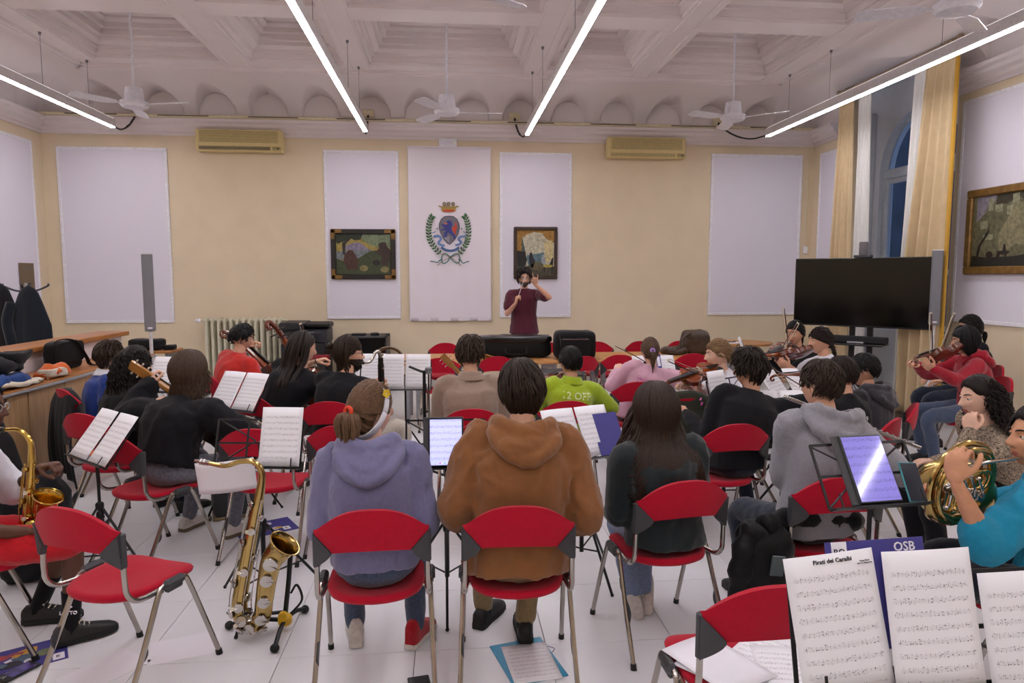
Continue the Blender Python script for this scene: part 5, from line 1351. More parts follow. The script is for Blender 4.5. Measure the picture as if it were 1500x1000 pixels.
def shoe_mesh(parent, Mf, s, mu, ms_, high=False, laces=None, name='shoe'):
    """heel at y=-.07, toe at y=.19; ankle over origin"""
    g = G(Mf); Y = [-.075, -.06, -.03, .02, .07, .12, .165, .19, .198]
    W = [.024, .032, .035, .036, .042, .045, .040, .024, .006]; Hh = [.07, .088, .095, .092, .072, .058, .046, .034, .026]
    if high: Hh = [.11, .135, .138, .125, .085, .06, .046, .034, .026]
    secs = []; n = 14; vs = []; fs = []
    for y, w_, h in zip(Y, W, Hh):
        for k in range(n):
            a = 2 * PI * k / n; ca = math.cos(a); x = w_ * abs(ca) ** .55 * (1 if ca > 0 else -1); zz = math.sin(a); z = .018 + (h - .018) * max(0, zz) ** .5 if zz > 0 else .018
            if zz > .5: x *= .9
            vs.append((x * s, y * s, max(z, .018) * s))
    for i in range(len(Y) - 1):
        for k in range(n): fs.append([i * n + k, i * n + (k + 1) % n, (i + 1) * n + (k + 1) % n, (i + 1) * n + k])
    fs.append(list(range(n))[::-1]); fs.append([(len(Y) - 1) * n + k for k in range(n)])
    g.add(vs, [f[::-1] for f in fs]); o = g.build(name, mu, parent, angle=50)
    g = G(Mf); out = [(-w_ * 1.07, y) for y, w_ in zip(Y, W)] + [(w_ * 1.07, y) for y, w_ in reversed(list(zip(Y, W)))]
    g.prism([(x * s, y * s * 1.01) for x, y in out], 0, .024 * s); g.build('sole', ms_, o, smooth=False)
    if laces:
        g = G(Mf)
        for k in range(4): y = .03 + .02 * k; z = .088 - .012 * k + (.012 if high and k == 0 else 0); g.tube([V((-.026, y, z)) * s, V((0, y + .006, z + .009)) * s, V((.026, y, z)) * s], .0035 * s, n=5)
        for sx in (-1, 1): g.tube([V((0, .03, .10)) * s, V((sx * .02, .045, .11)) * s, V((sx * .032, .03, .098)) * s, V((0, .028, .098)) * s], .003 * s, n=5)
        g.build('laces', laces, o)
    return o
PEOPLE = {}
def person(label, loc, rot, head, s=1., hyaw=0., hpitch=0., hroll=0., tone='fair', top=None, topname='shirt', sleeve='long', loose=.012, legs=None, legname='trousers', legend='full', hair=None, hairc='#2a1c14', arms=None, feet=None, shoes=None,
           hood=None, collar=None, standing=False, folds=.006, brow=None, wide=1., extra=None, hipz=None, vox=.0135, hem=-.05, socks=None, twist=0., hemw=1.):
    Mp = Matrix.Translation((loc[0], loc[1], 0)) @ Matrix.Rotation(R(rot), 4, 'Z'); Mi = Mp.inverted()
    t = thing('person', label, 'person', M=Mp)
    L = lambda p: Mi @ V(p)
    hz = hipz if hipz is not None else ((.96 * s) if standing else .450 + .095 * s)
    pel = V((0, 0, hz)); H = L(head)
    Mh = Matrix.Translation(H) @ Matrix.Rotation(R(hyaw - rot), 4, 'Z') @ Matrix.Rotation(R(hpitch), 4, 'X') @ Matrix.Rotation(R(hroll), 4, 'Y') @ Matrix.Scale(s ** .5 if s < 1 else 1.0, 4)
    c7 = H + V((0, -.045, -.165)) * s
    sp = (c7 - pel).normalized(); LT = (c7 - pel).length
    tw = Matrix.Rotation(R(twist), 4, 'Z')
    rt = (tw @ V((1, 0, 0))); fw = rt.cross(sp) * -1
    fw = sp.cross(rt) * -1 if False else (V((0, 0, 1)).cross(rt)); fw = (fw - sp * fw.dot(sp)).normalized(); rt = fw.cross(sp).normalized()
    rt0 = V((1, 0, 0)); fw0 = V((0, 1, 0)); fw0 = (fw0 - sp * fw0.dot(sp)).normalized()
    bow = -fw * .03 * s
    mid = lambda k: pel + sp * LT * k + bow * math.sin(PI * k)
    shw = .178 * s * wide
    sh = {q: c7 + rt * shw * q - sp * .055 * s + fw * .015 for q in (-1, 1)}
    skm = skin_mats(tone) + [hair_mat(brow or hairc)]
    arms = arms or {}; elbow = {}; wrist = {}; hands = []
    for q, nm in ((-1, 'L'), (1, 'R')):
        a = arms.get(nm, {})
        wv = L(a['w']) if 'w' in a else V((q * .13, .30 * s, hz + .13 * s)) + V((0, .0, 0))
        if 'wl' in a: wv = V(a['wl'])
        pole = V(a.get('pole', (q * .28, -.40, -1)))
        if 'polew' in a: pole = Mi.to_3x3() @ V(a['polew'])
        e, wv = ik(sh[q], wv, .295 * s, .265 * s, pole)
        elbow[q] = e; wrist[q] = wv
        fd = V(a['f']) if 'f' in a else (wv - e)
        if 'fw' in a: fd = Mi.to_3x3() @ V(a['fw'])
        pn = V(a.get('palm', (0, 0, -1)))
        if 'palmw' in a: pn = Mi.to_3x3() @ V(a['palmw'])
        hands.append((q, wv, fd.normalized(), pn, a.get('pose', 'relaxed'), a.get('show', True)))
    # legs
    hipj = {q: pel + V((q * .095 * s, .02, -.01)) for q in (-1, 1)}; knee = {}; ank = {}; fdir = {}
    feet = feet or {}
    for q, nm in ((-1, 'L'), (1, 'R')):
        f = feet.get(nm, {})
        if standing: fa = V((q * .10, .0, .085))
        else: fa = V((q * .13, .36 * s, .085))
        if 'p' in f: fa = L(f['p'])
        if 'pl' in f: fa = V(f['pl'])
        k, fa = ik(hipj[q], fa, .43 * s, .41 * s, V(f.get('pole', (q * .15, 1, .6))))
        knee[q] = k; ank[q] = fa; fdir[q] = V(f.get('d', (q * .15, 1, 0)))
    # ------------- skin
    g = G()
    loft(g, [(mid(0) - sp * .05, .10 * s, .08 * s, rt0, fw0), (mid(.3), .12 * s, .085 * s, rt0, fw0), (mid(.7), .13 * s, .085 * s, rt, fw), (mid(.9), .10 * s, .06 * s, rt, fw), (c7, .05 * s, .05 * s, rt, fw)])
    limb(g, [c7 - sp * .05, c7 + sp * .02 + fw * .005, H + V((0, -.012, -.055)) * s], [.060 * s, .054 * s, .052 * s])
    for q in (-1, 1):
        limb(g, [sh[q] - rt * q * .03, sh[q], elbow[q]], [.05 * s, .05 * s, .036 * s]); limb(g, [elbow[q], lerp(elbow[q], wrist[q], .3), wrist[q]], [.036 * s, .039 * s, .024 * s])
        limb(g, [hipj[q], knee[q]], [.075 * s, .05 * s]); limb(g, [knee[q], lerp(knee[q], ank[q], .35), ank[q]], [.048 * s, .050 * s, .034 * s])
    hg = G()
    for q, wv, fd, pn, pose, show in hands:
        if not show: pose = 'curl'
        hand_geo(hg, mtx(wv, y=fd, z=-pn), q, pose, s)
    body = G(); add_head(body, Mh, None)
    def done_body(vs, fs, no):
        b = len(body.v); body.v += vs; body.f += [[b + i for i in f] for f in fs]; body.m += [0] * len(fs)
    def done_hand(vs, fs, no):
        done_body(vs, fs, no); o = body.build('body', skm, t, angle=180)
        PEOPLE[label] = o
    remesh_job(g, .017, 3, done_body); remesh_job(hg, .0042 if s > .8 else .0038, 2, done_hand)
    # ------------- top
    lo = loose; cs = G()
    h0 = mid(0) + sp * hem
    loft(cs, [(h0, (.165 * s + lo) * hemw, (.125 * s + lo) * hemw, rt0, fw0), (mid(.12), .163 * s + lo, .122 * s + lo, rt0, fw0), (mid(.35), .158 * s + lo, .112 * s + lo, rt0, fw0), (mid(.6), .170 * s * wide + lo, .118 * s + lo, rt, fw), (mid(.8), .172 * s * wide + lo, .112 * s + lo, rt, fw), (mid(.92), .135 * s * wide + lo * .8, .085 * s + lo * .6, rt, fw), (c7 + sp * .012 * s, .078 * s, .070 * s, rt, fw), (c7 + sp * .035 * s, .064 * s, .062 * s, rt, fw)], 24)
    cuffs = {}
    for q in (-1, 1):
        a = sh[q] - rt * q * .07 - sp * .0; e = elbow[q]; wv = wrist[q]
        if sleeve == 'long':
            u = (wv - e).normalized(); end = wv - u * .004
            limb(cs, [c7 + rt * q * .07 - sp * .035, sh[q] + V((0, 0, .004)), lerp(sh[q], e, .5), e, lerp(e, wv, .55), end], [.055 * s + lo * .5, .058 * s + lo, .052 * s + lo, .046 * s + lo, .040 * s + lo * .9, .031 * s + lo * .5])
        elif sleeve == 'rolled':
            limb(cs, [c7 + rt * q * .07 - sp * .035, sh[q], lerp(sh[q], e, .6), e, lerp(e, wv, .18)], [.055 * s + lo * .5, .060 * s + lo, .054 * s + lo, .050 * s + lo, .048 * s + lo])
        elif sleeve == 'short':
            d = lerp(sh[q], e, .62)
            limb(cs, [c7 + rt * q * .07 - sp * .035, sh[q], lerp(sh[q], e, .35), d], [.050 * s + lo * .5, .056 * s + lo, .058 * s + lo, .060 * s + lo])
        elif sleeve == 'off':
            if q == 1: limb(cs, [c7 + rt * q * .07 - sp * .05, sh[q], lerp(sh[q], e, .5), e, lerp(e, wv, .55), wv], [.05 * s, .062 * s + lo, .065 * s + lo, .055 * s + lo, .045 * s + lo, .035 * s + lo])
            else: limb(cs, [c7 + rt * q * .06 - sp * .12, sh[q] - sp * .06, lerp(sh[q], e, .55), e, lerp(e, wv, .55), wv], [.05 * s, .060 * s + lo, .065 * s + lo, .055 * s + lo, .045 * s + lo, .035 * s + lo])
    sd = hash(label) % 97 if False else sum(ord(c) for c in label) % 97
    def done_top(vs, fs, no):
        g2 = G(); g2.v = cloth_folds(vs, no, folds, sd); g2.f = fs; g2.m = [0] * len(fs); PEOPLE[label + 'top'] = g2.build(topname, top, t, angle=180)
    remesh_job(cs, vox, 4, done_top)
    # ------------- legs
    if legs is not None:
        lg = G(); lo2 = .012
        lg.ell(pel + V((0, -.005, -.01)), (.168 * s + .004, .118 * s + .004, .105 * s), 18, 10)
        for q in (-1, 1):
            if legend == 'full':
                kk, aa = knee[q], ank[q]; u = (aa - kk).normalized()
                limb(lg, [hipj[q], lerp(hipj[q], kk, .5), kk, lerp(kk, aa, .45), aa - u * .015], [.092 * s, .082 * s, .064 * s, .060 * s, .050 * s])
            else:
                limb(lg, [hipj[q], lerp(hipj[q], knee[q], .55), lerp(hipj[q], knee[q], .95)], [.094 * s, .092 * s, .088 * s])
        def done_leg(vs, fs, no):
            g2 = G(); g2.v = cloth_folds(vs, no, .005, sd + 3); g2.f = fs; g2.m = [0] * len(fs); g2.build(legname, legs, t, angle=180)
        remesh_job(lg, .0155, 4, done_leg)
    if socks is not None:
        for q in (-1, 1):
            u = (knee[q] - ank[q]).normalized(); g2 = G(); g2.tube([ank[q] - u * .04, ank[q] + u * .03, ank[q] + u * .10, ank[q] + u * .16], [.034 * s, .040 * s, .042 * s, .047 * s], n=12); so = g2.build('sock', socks, t)
            PEOPLE[label + ('R' if q == 1 else 'L') + 'sock'] = (so, ank[q].copy(), u.copy())
    if shoes is not None:
        sm = shoes if isinstance(shoes[0], tuple) else (shoes, shoes)
        for q in (-1, 1):
            mm = sm[0] if q == -1 else sm[1]
            d = fdir[q].normalized(); a = ank[q]
            f = feet.get('L' if q == -1 else 'R', {})
            Mf = mtx((a.x, a.y, a.z - .085 * s), y=d, z=f.get('up', (0, 0, 1)))
            shoe_mesh(t, Mf, s, mm[0], mm[1], mm[2] if len(mm) > 2 else False, mm[3] if len(mm) > 3 else None)
    # ------------- hood / collar
    FR = Matrix((( rt.x, fw.x, sp.x, c7.x), (rt.y, fw.y, sp.y, c7.y), (rt.z, fw.z, sp.z, c7.z), (0, 0, 0, 1)))
    if hood is not None:
        hg2 = G(FR @ Matrix.Translation((0, -.012, .030)) @ Matrix.Scale(s, 4)); kx, kz = hood.get('kx', 1.), hood.get('kz', .8)
        ol = lambda x, y, z: (x * kx, y, z * kz)
        limb(hg2, [(-.062, .085, -.06), (-.108 * kx, .01, .0), (-.092 * kx, -.075, .012), (0, -.118, -.012), (.092 * kx, -.075, .012), (.108 * kx, .01, .0), (.062, .085, -.06)], [.022, .030, .034, .036, .034, .030, .022])
        limb(hg2, [ol(-.120, -.055, -.03), ol(-.115, -.105, -.08), ol(-.06, -.145, -.155), ol(0, -.155, -.185), ol(.06, -.145, -.155), ol(.115, -.105, -.08), ol(.120, -.055, -.03)], [.03, .034, .036, .036, .036, .034, .03])
        hg2.ell(ol(0, -.122, -.10), (.098 * kx, .046, .085 * kz), 16, 10)
        limb(hg2, [ol(-.10, -.10, -.03), ol(-.05, -.155, -.10), ol(.02, -.16, -.12), ol(.06, -.14, -.07), ol(.10, -.10, -.02)], [.018, .022, .022, .020, .018])
        def done_hood(vs, fs, no):
            g2 = G(); g2.v = cloth_folds(vs, no, .006, sd + 9, 14, V((1, 1, 1))); g2.f = fs; g2.m = [0] * len(fs); g2.build('hood', hood.get('m', top), t, angle=180)
        remesh_job(hg2, .010, 3, done_hood)
    if collar is not None:
        g2 = G(FR @ Matrix.Scale(s, 4)); Pc = [(.062 * math.sin(a) * 1.08, -.062 * math.cos(a) * 1.02 + .0, .0) for a in [R(-150 + 300 * k / 24) for k in range(25)]]
        def cf(u, v):
            i = u * 24; k = min(int(i), 23); p = lerp(V(Pc[k]), V(Pc[k + 1]), i - k); o_ = V((p.x, p.y, 0)).normalized()
            if v < .4: return p + V((0, 0, .018 + .035 * v / .4)) + o_ * .002
            w_ = (v - .4) / .6; return p + o_ * (.006 + .028 * w_) + V((0, 0, .053 - .052 * w_ - .012 * w_ * math.cos(math.atan2(p.x, -p.y))))
        g2.grid(cf, 48, 10, thick=.003); g2.build('collar', collar, t, angle=180)
    # ------------- hair
    if hair is not None:
        hk = dict(hair); hm = hair_mat(hairc); acc = hk.pop('acc', None); more = hk.pop('more', None)
        if 'dropback' in hk:
            db = hk.pop('dropback')
            Wh = Mh.inverted(); ti = Mi
            def drop(q, tt, Mh=Mh, Wh=Wh):
                w_ = Mh @ q
                k = max(0., min(1., (H.z - .10 * s - w_.z) / (.10)))
                rel = w_ - (c7 + sp * 0); up_ = rel.dot(sp); f_ = rel.dot(fw); r_ = rel.dot(rt)
                lim = -(.075 + .055 * min(1, max(0, -up_ / .12))) * s - lo - db + .03 * abs(r_) / .1
                if abs(r_) > .19 * s: lim = 9
                if -.25 < f_ < .02 and f_ > lim and k > 0: w_ = w_ + fw * max(-.12, lim - f_) * k
                return Wh @ w_
            hk['drop'] = drop
        gh = hair_geo(Mh, **hk); gh.build('hair', hm, t, angle=180)
        if more:
            for nm, kw, c in more:
                kw = dict(kw)
                if 'dropback' in kw: kw.pop('dropback'); kw['drop'] = hk.get('drop')
                hair_geo(Mh, **kw).build(nm, hair_mat(c), t, angle=180)
    info = dict(t=t, Mh=Mh, H=H, c7=c7, sp=sp, rt=rt, fw=fw, FR=FR, wrist=wrist, elbow=elbow, sh=sh, Mp=Mp, knee=knee, ank=ank, s=s, pel=pel)
    return info
def beard(info, c, full=True, stub=False):
    g = G(info['Mh']); rs = random.Random(5)
    def f(u, v):
        az = lerp(-1.75, 1.75, u); z = lerp(-.035, -.122, v)
        a = .5 * PI + az
        if abs(az) < .55 and v < .5: z -= .032 * (1 - abs(az) / .55) * (1 - v)
        k = 1 - .30 * (max(0, -z) / .117) ** 1.3; ex = math.sqrt(max(.05, 1 - (z / .128) ** 2))
        x = math.cos(a) * .080 * ex * k; y = math.sin(a) * .100 * ex + .014 * max(0, -z / .117) * max(0, math.sin(a))
        o_ = .008 if not stub else .004
        q = V((x, y, z)); n_ = V((x, y, 0)).normalized()
        return q + n_ * (o_ * math.sin(PI * min(1, v * 1.2 + .1)) + .006 * (0 if stub else 1) * mnoise.noise(q * 90))
    g.grid(f, 36, 14)
    g.tube([V((x, .107 - 6 * x * x, -.046 - 5 * x * x)) for x in (-.03, -.02, -.01, 0, .01, .02, .03)], [.003, .005, .006, .005, .006, .005, .003], n=6)
    if not stub:
        for i in range(120):
            u, v = rs.random(), rs.uniform(.3, 1); p = V(f(u, v)); d = V((p.x, p.y, 0)).normalized()
            g.tube([p, p + d * .008 + V((0, 0, -.012)), p + d * .010 + V((0, 0, -.026))], [.004, .003, .001], n=4)
    g.build('beard', hair_mat(c), info['t'], angle=180)
def glasses(info, m):
    g = G(info['Mh'])
    for s_ in (-1, 1):
        g.tube([V((s_ * .031 + .022 * math.cos(a), .100 - .08 * abs(.31 * .1) , .006 + .016 * math.sin(a))) for a in [2 * PI * k / 16 for k in range(16)]], .0022, n=5, closed=True)
        g.tube([V((s_ * .053, .098, .010)), V((s_ * .080, .05, .012)), V((s_ * .083, .0, .012)), V((s_ * .080, -.02, .0))], .0022, n=5)
    g.tube([V((-.009, .102, .008)), V((0, .106, .010)), V((.009, .102, .008))], .002, n=5)
    g.build('glasses', m, info['t'])
# ---------------------------------------------------------------- the cast
c_ = fabric
M_per = c_('periwinkle_jersey', '#727091', var=.06); M_jean = c_('blue_denim', '#4d5b74', var=.2, scale=120); M_jeanL = c_('light_denim', '#8093b5', var=.18, scale=120); M_jeanD = c_('dark_denim', '#1f2838', var=.2, scale=120)
M_brn = c_('brown_jersey', '#83552f', var=.08, scale=18); M_khaki = c_('khaki_twill', '#94825f'); M_dgreen = c_('dark_green_jersey', '#20282a'); M_gry = c_('grey_marl', '#8f8d94', var=.14, scale=220)
M_teal = c_('turquoise_cotton', '#1f83a3', var=.06, sheen=.05); M_blkc = c_('black_cotton', '#131317', sheen=.06); M_whc = c_('white_cotton', '#d9d8df', var=.03); M_pink = c_('pink_jersey', '#c99bac', var=.05); M_lime = c_('lime_cotton', '#9cb324', var=.06)
M_beig = c_('beige_knit', '#9b8575', var=.16, scale=200); M_redc = c_('red_cotton', '#c52a22', var=.12, scale=12); M_redh = c_('crimson_jersey', '#a3142a'); M_maroon = c_('maroon_cotton', '#562030'); M_bluec = c_('royal_blue_jersey', '#1f3a84'); M_dgry = c_('charcoal_jersey', '#3b3a40'); M_navy = c_('navy_twill', '#171a26')
M_pat = mat('black_cream_weave', '#b8a38c', .8, var=.4, scale=95, col2='#191517', bump=.1); M_redsh = c_('red_shorts', '#c01622'); M_chino = c_('cream_chino', '#c8c0b2'); M_greyj = c_('grey_washed_denim', '#73747e', var=.2, scale=60)
M_shb = mat('black_shoe_leather', '#131315', .5); M_shw = c_('white_canvas_shoe', '#d2cbc4'); M_solew = mat('white_rubber', '#d8d2cb', .6); M_solek = mat('taupe_rubber', '#6b5d49', .8); M_redcan = c_('red_canvas_shoe', '#a8121f'); M_lace = c_('white_lace', '#ddd6c8')
SB = (M_shb, M_rub)
I = {}
I['per'] = person('person in periwinkle hoodie with ponytail and white headband, on a red chair', (-.31, 2.76), 2, (-.330, 2.87, 1.135), .93, hyaw=-34, hpitch=-8, tone='pale', top=M_per, topname='hoodie', loose=.026, legs=M_jean, hood=dict(kx=1.05, kz=.80), folds=.010,
    hairc='#6b5039', hair=dict(kind='pony', tie=(0, -.125, .005), vol=.016, n=420, length=.24, rad=.0058, nape=-.8, seed=3, tail_n=190, wave=.004, spread=.058), hem=-.02,
    feet=dict(L=dict(p=(-.445, 3.10, .085)), R=dict(p=(-.165, 3.06, .085), d=(.45, 1, 0))), shoes=((M_shw, M_solew, True, M_lace), (M_redcan, M_solew, True, M_lace)), vox=.0115, brow='#6b5039', arms=dict(L=dict(wl=(-.13, .26, .66)), R=dict(wl=(.13, .26, .66))), wide=.92)
I['brn'] = person('person in brown hoodie with dark straight hair, on a red chair', (.275, 2.75), -2, (.305, 2.85, 1.215), 1.02, hyaw=14, hpitch=-6, tone='fair', top=M_brn, topname='hoodie', loose=.036, legs=M_khaki, hood=dict(kx=.98, kz=.62), wide=.96, folds=.013,
    hairc='#2e2219', hair=dict(kind='short', cover=True, side=-.05, vol=.017, n=700, length=.25, rad=.0054, nape=-.70, seed=4), hem=-.06, hemw=1.08, arms=dict(L=dict(wl=(-.16, .24, .66), pole=(-.42, -.35, -1)), R=dict(wl=(.16, .24, .66), pole=(.42, -.35, -1))),
    feet=dict(L=dict(p=(.16, 3.22, .085), d=(.5, 1, 0)), R=dict(p=(.345, 3.07, .085), d=(.0, 1, 0))), shoes=SB, socks=M_blkc, vox=.0115)
I['grn'] = person('person in dark green top with very long wavy dark hair, on a red chair', (.985, 2.99), 9, (.950, 3.03, 1.080), .90, hyaw=5, hpitch=-10, tone='fair', top=M_dgreen, topname='sweatshirt', loose=.024, legs=M_jeanL, folds=.008,
    hairc='#35251c', hair=dict(kind='long', vol=.016, n=520, length=.40, rad=.0080, seed=5, wave=.014, dropback=.012, front=.5, flare=.13, azl=2.2), hem=-.06, hemw=1.1,
    feet=dict(L=dict(p=(.92, 3.26, .095), d=(0, .55, .75), up=(0, -.8, .6), pole=(0, 1, .3)), R=dict(p=(.985, 3.29, .095), d=(.3, .6, .6), up=(0, -.7, .6), pole=(0, 1, .3))), shoes=(M_shw, M_solek, False), vox=.0115, socks=M_whc)
I['gry'] = person('person in light grey hoodie with thick short dark hair, holding a flute', (1.72, 3.02), 6, (1.785, 3.10, 1.175), .93, hyaw=22, hpitch=-4, tone='fair', top=M_gry, topname='hoodie', loose=.026, legs=M_jeanD, hood=dict(kx=1.22, kz=.80), folds=.007,
    hairc='#33261c', hair=dict(kind='tousled', vol=.004, n=800, length=.05, rad=.0040, nape=-.42, seed=6, mess=.5), arms=dict(R=dict(w=(2.10, 3.17, .90), pole=(1, -.4, -.8), pose='bow', fw=(-.6, .3, .25), palmw=(-.2, .9, -.2)), L=dict(wl=(.02, .30, .80))),
    feet=dict(), shoes=SB, vox=.0115, hemw=1.08)
I['hrn'] = person('person in turquoise shirt with grey beard playing a french horn', (2.28, 2.28), 38, (2.275, 2.40, 1.075), 1.0, hyaw=80, hpitch=2, tone='tan', top=M_teal, topname='shirt', sleeve='rolled', loose=.022, legs=M_navy, folds=.012, collar=M_teal,
    hairc='#231c19', hair=dict(kind='short', vol=.010, n=300, length=.05, rad=.005, seed=7, nape=-.5, front=.72), arms=dict(L=dict(w=(1.775, 2.20, .985), polew=(-.8, -.3, -1), pose='neck', fw=(.10, .12, 1), palmw=(.8, .45, .1)), R=dict(w=(2.08, 2.62, .80), pole=(1, 0, -.6))), feet=dict(), shoes=SB, vox=.0115)
I['cur'] = person('person with big dark curly hair and earring resting chin on hand', (3.10, 3.52), 78, (2.90, 3.45, 1.035), .95, hyaw=84, hpitch=-6, tone='pale', top=M_pat, topname='blouse', loose=.016, legs=M_blkc, folds=.006,
    hairc='#1f1512', hair=dict(kind='curly', vol=.022, n=620, length=.27, rad=.0052, seed=8, puff=.55, dropback=.012, front=.66, side=.25, azl=1.5), arms=dict(L=dict(w=(2.745, 3.31, .885), pole=(.1, .3, -1), pose='curl', fw=(.05, .35, 1), palmw=(.75, .5, -.2)), R=dict(wl=(.1, .3, .62))), feet=dict(), shoes=SB, vox=.0115)
I['sax'] = person('dark-skinned person in white hoodie and red shorts with alto saxophone', (-2.16, 3.12), -62, (-2.075, 3.19, 1.12), .95, hyaw=-85, hpitch=-4, tone='dark', top=M_whc, topname='hoodie', loose=.022, legs=M_redsh, legend='shorts', legname='shorts', folds=.008,
    hairc='#120e0c', hair=dict(kind='short', vol=.008, n=220, length=.03, rad=.005, seed=9, nape=-.4, front=.72), sleeve='rolled', arms=dict(R=dict(w=(-1.86, 3.13, .57), pole=(.4, -.6, -1), pose='grip', fw=(1, .2, .1)), L=dict(w=(-1.93, 3.36, .80), pole=(-.6, 0, -1), pose='grip', fw=(.9, -.2, .2))),
    feet=dict(R=dict(p=(-1.76, 3.21, .09), d=(-.12, 1, 0), pole=(0, 1, .9)), L=dict(p=(-2.02, 3.42, .09), d=(.3, 1, 0), pole=(0, 1, .9))), shoes=(M_shb, M_rub, False, M_lace), socks=M_blkc, vox=.0115)
glasses(I['sax'], M_steel)
I['brd'] = person('person in white T-shirt with long braid playing a violin', (3.36, 5.68), 72, (3.255, 5.70, 1.135), .95, hyaw=86, hpitch=-4, tone='light', top=M_whc, topname='t_shirt', sleeve='short', loose=.014, legs=M_jeanD,
    hairc='#221713', hair=dict(kind='braid', tie=(0, -.108, -.055), vol=.010, n=360, length=.30, rad=.0048, seed=10, nape=-.55, front=.48), arms=dict(L=dict(w=(2.83, 5.44, .925), polew=(.2, -.2, -1), pose='neck', fw=(-.7, .0, .6), palmw=(.2, .8, .5)), R=dict(w=(3.05, 5.95, .93), pole=(1, -.2, -.8), pose='bow')), feet=dict(), shoes=SB)
I['vio'] = person('person with dark hair facing the room with violin and raised bow', (3.55, 6.38), 108, (3.325, 6.28, 1.155), .93, hyaw=128, hpitch=-8, tone='light', top=M_blkc, topname='sweater', loose=.014, legs=M_jeanD,
    hairc='#120e10', hair=dict(kind='pony', tie=(0, -.108, -.05), vol=.010, n=360, length=.18, rad=.0048, seed=11), arms=dict(L=dict(w=(2.98, 6.06, .93), pole=(0, .2, -1), pose='neck'), R=dict(w=(3.10, 6.10, .78), pole=(1, 0, -.8), pose='bow')), feet=dict(), shoes=SB)
I['fai'] = person('person with fair hair and pink scrunchie playing a violin', (2.26, 5.06), 76, (2.055, 5.02, 1.105), .90, hyaw=82, hpitch=-6, tone='pale', top=M_whc, topname='t_shirt', sleeve='short', loose=.012, legs=M_jeanD,
    hairc='#86694a', hair=dict(kind='pony', tie=(0, -.115, -.035), vol=.008, n=360, length=.24, rad=.0048, seed=12, tail_n=50), arms=dict(L=dict(w=(1.78, 4.86, .87), polew=(.1, -.3, -1), pose='neck', fw=(-.8, .0, .5)), R=dict(w=(1.93, 5.12, .86), pole=(1, -.3, -.6), pose='bow')), feet=dict(), shoes=SB)
I['blk'] = person('person in black sweater with short wavy dark hair, bow arm stretched right', (1.80, 4.08), 2, (1.925, 4.20, 1.105), .96, hyaw=38, hpitch=-6, hroll=-6, tone='light', top=M_blkc, topname='sweater', loose=.018, legs=M_jeanD, folds=.006,
    hairc='#2a201a', hair=dict(kind='tousled', mess=.8, vol=.012, n=620, length=.30, rad=.005, seed=13, nape=-.72, wave=.008), arms=dict(R=dict(w=(2.40, 4.36, .84), pole=(.4, -.8, .35), pose='bow', fw=(.8, .5, -.2)), L=dict(wl=(-.20, .34, .78), pose='neck')),
    feet=dict(R=dict(p=(2.03, 4.34, .11), d=(.3, .8, -.4)), L=dict(p=(1.62, 4.5, .085))), shoes=(M_rub, M_solew, False, M_lace), twist=-12)
I['pnk'] = person('child in pink sweatshirt with lettering and brown ponytail', (1.62, 5.74), 0, (1.745, 5.78, 1.05), .88, hyaw=-6, hpitch=-8, tone='pale', top=M_pink, topname='sweatshirt', loose=.022, legs=M_jean, folds=.008,
    hairc='#5c4633', hair=dict(kind='pony', tie=(0, -.118, -.0), vol=.010, n=360, length=.24, rad=.0048, seed=14, tail_n=70), arms=dict(R=dict(w=(1.99, 6.02, .83), pole=(1, -.7, -.4), pose='bow'), L=dict(w=(1.52, 6.05, .85), pole=(-.8, -.2, -1))), feet=dict(), shoes=SB)
I['lim'] = person('child in lime green printed jacket with short black hair', (.86, 4.93), 4, (.90, 4.98, 1.06), .86, hyaw=10, hpitch=-6, tone='light', top=M_lime, topname='jacket', loose=.022, legs=M_jeanD, folds=.007, collar=M_lime,
    hairc='#151110', hair=dict(kind='short', vol=.012, n=480, length=.05, rad=.0055, seed=15, nape=-.42), arms=dict(R=dict(w=(1.05, 5.18, .70), pole=(1, -.6, -.2), pose='bow'), L=dict(w=(.72, 5.16, .86), pole=(-.6, -.2, -1), pose='neck', fw=(-.2, .3, 1))), feet=dict(), shoes=SB)
I['bei'] = person('person in beige knitted polo with short brown curls and beard', (.15, 4.70), 0, (.150, 4.80, 1.145), 1.0, hyaw=-24, hpitch=-8, tone='fair', top=M_beig, topname='polo', sleeve='rolled', loose=.022, legs=M_khaki, wide=1.0, folds=.007, collar=M_beig,
    hairc='#3d2e22', hair=dict(kind='tousled', vol=.008, n=620, length=.04, rad=.0046, seed=16, nape=-.42), arms=dict(L=dict(wl=(-.16, .34, .78), pose='neck'), R=dict(wl=(.06, .30, .70), pole=(.5, -.3, -1))), feet=dict(), shoes=SB)
beard(I['bei'], '#33271e', stub=True)
I['bun'] = person('person with hair bun, beard and glasses playing a bass clarinet', (-.83, 5.05), -22, (-.745, 5.13, 1.13), 1.0, hyaw=-78, hpitch=-4, tone='fair', top=M_blkc, topname='t_shirt', sleeve='short', loose=.018, legs=M_chino, wide=1.05,
    hairc='#33261c', hair=dict(kind='bun', tie=(0, -.12, .045), vol=.010, n=360, rad=.0048, seed=17, more=[('loose_hair', dict(kind='long', vol=.008, n=150, length=.16, rad=.006, seed=18, wave=.012, front=.3, side=-.1, azl=1.45), '#33261c')]), arms=dict(L=dict(w=(-.60, 5.40, .86), pole=(-.5, 0, -1), pose='grip'), R=dict(w=(-.56, 5.42, .66), pole=(.8, 0, -.6), pose='grip')),
    feet=dict(R=dict(p=(-.36, 5.2, .12), d=(1, .3, 0), pole=(.6, 1, .7)), L=dict(p=(-.72, 5.48, .085))), shoes=SB)
beard(I['bun'], '#33261c'); glasses(I['bun'], M_tvb)
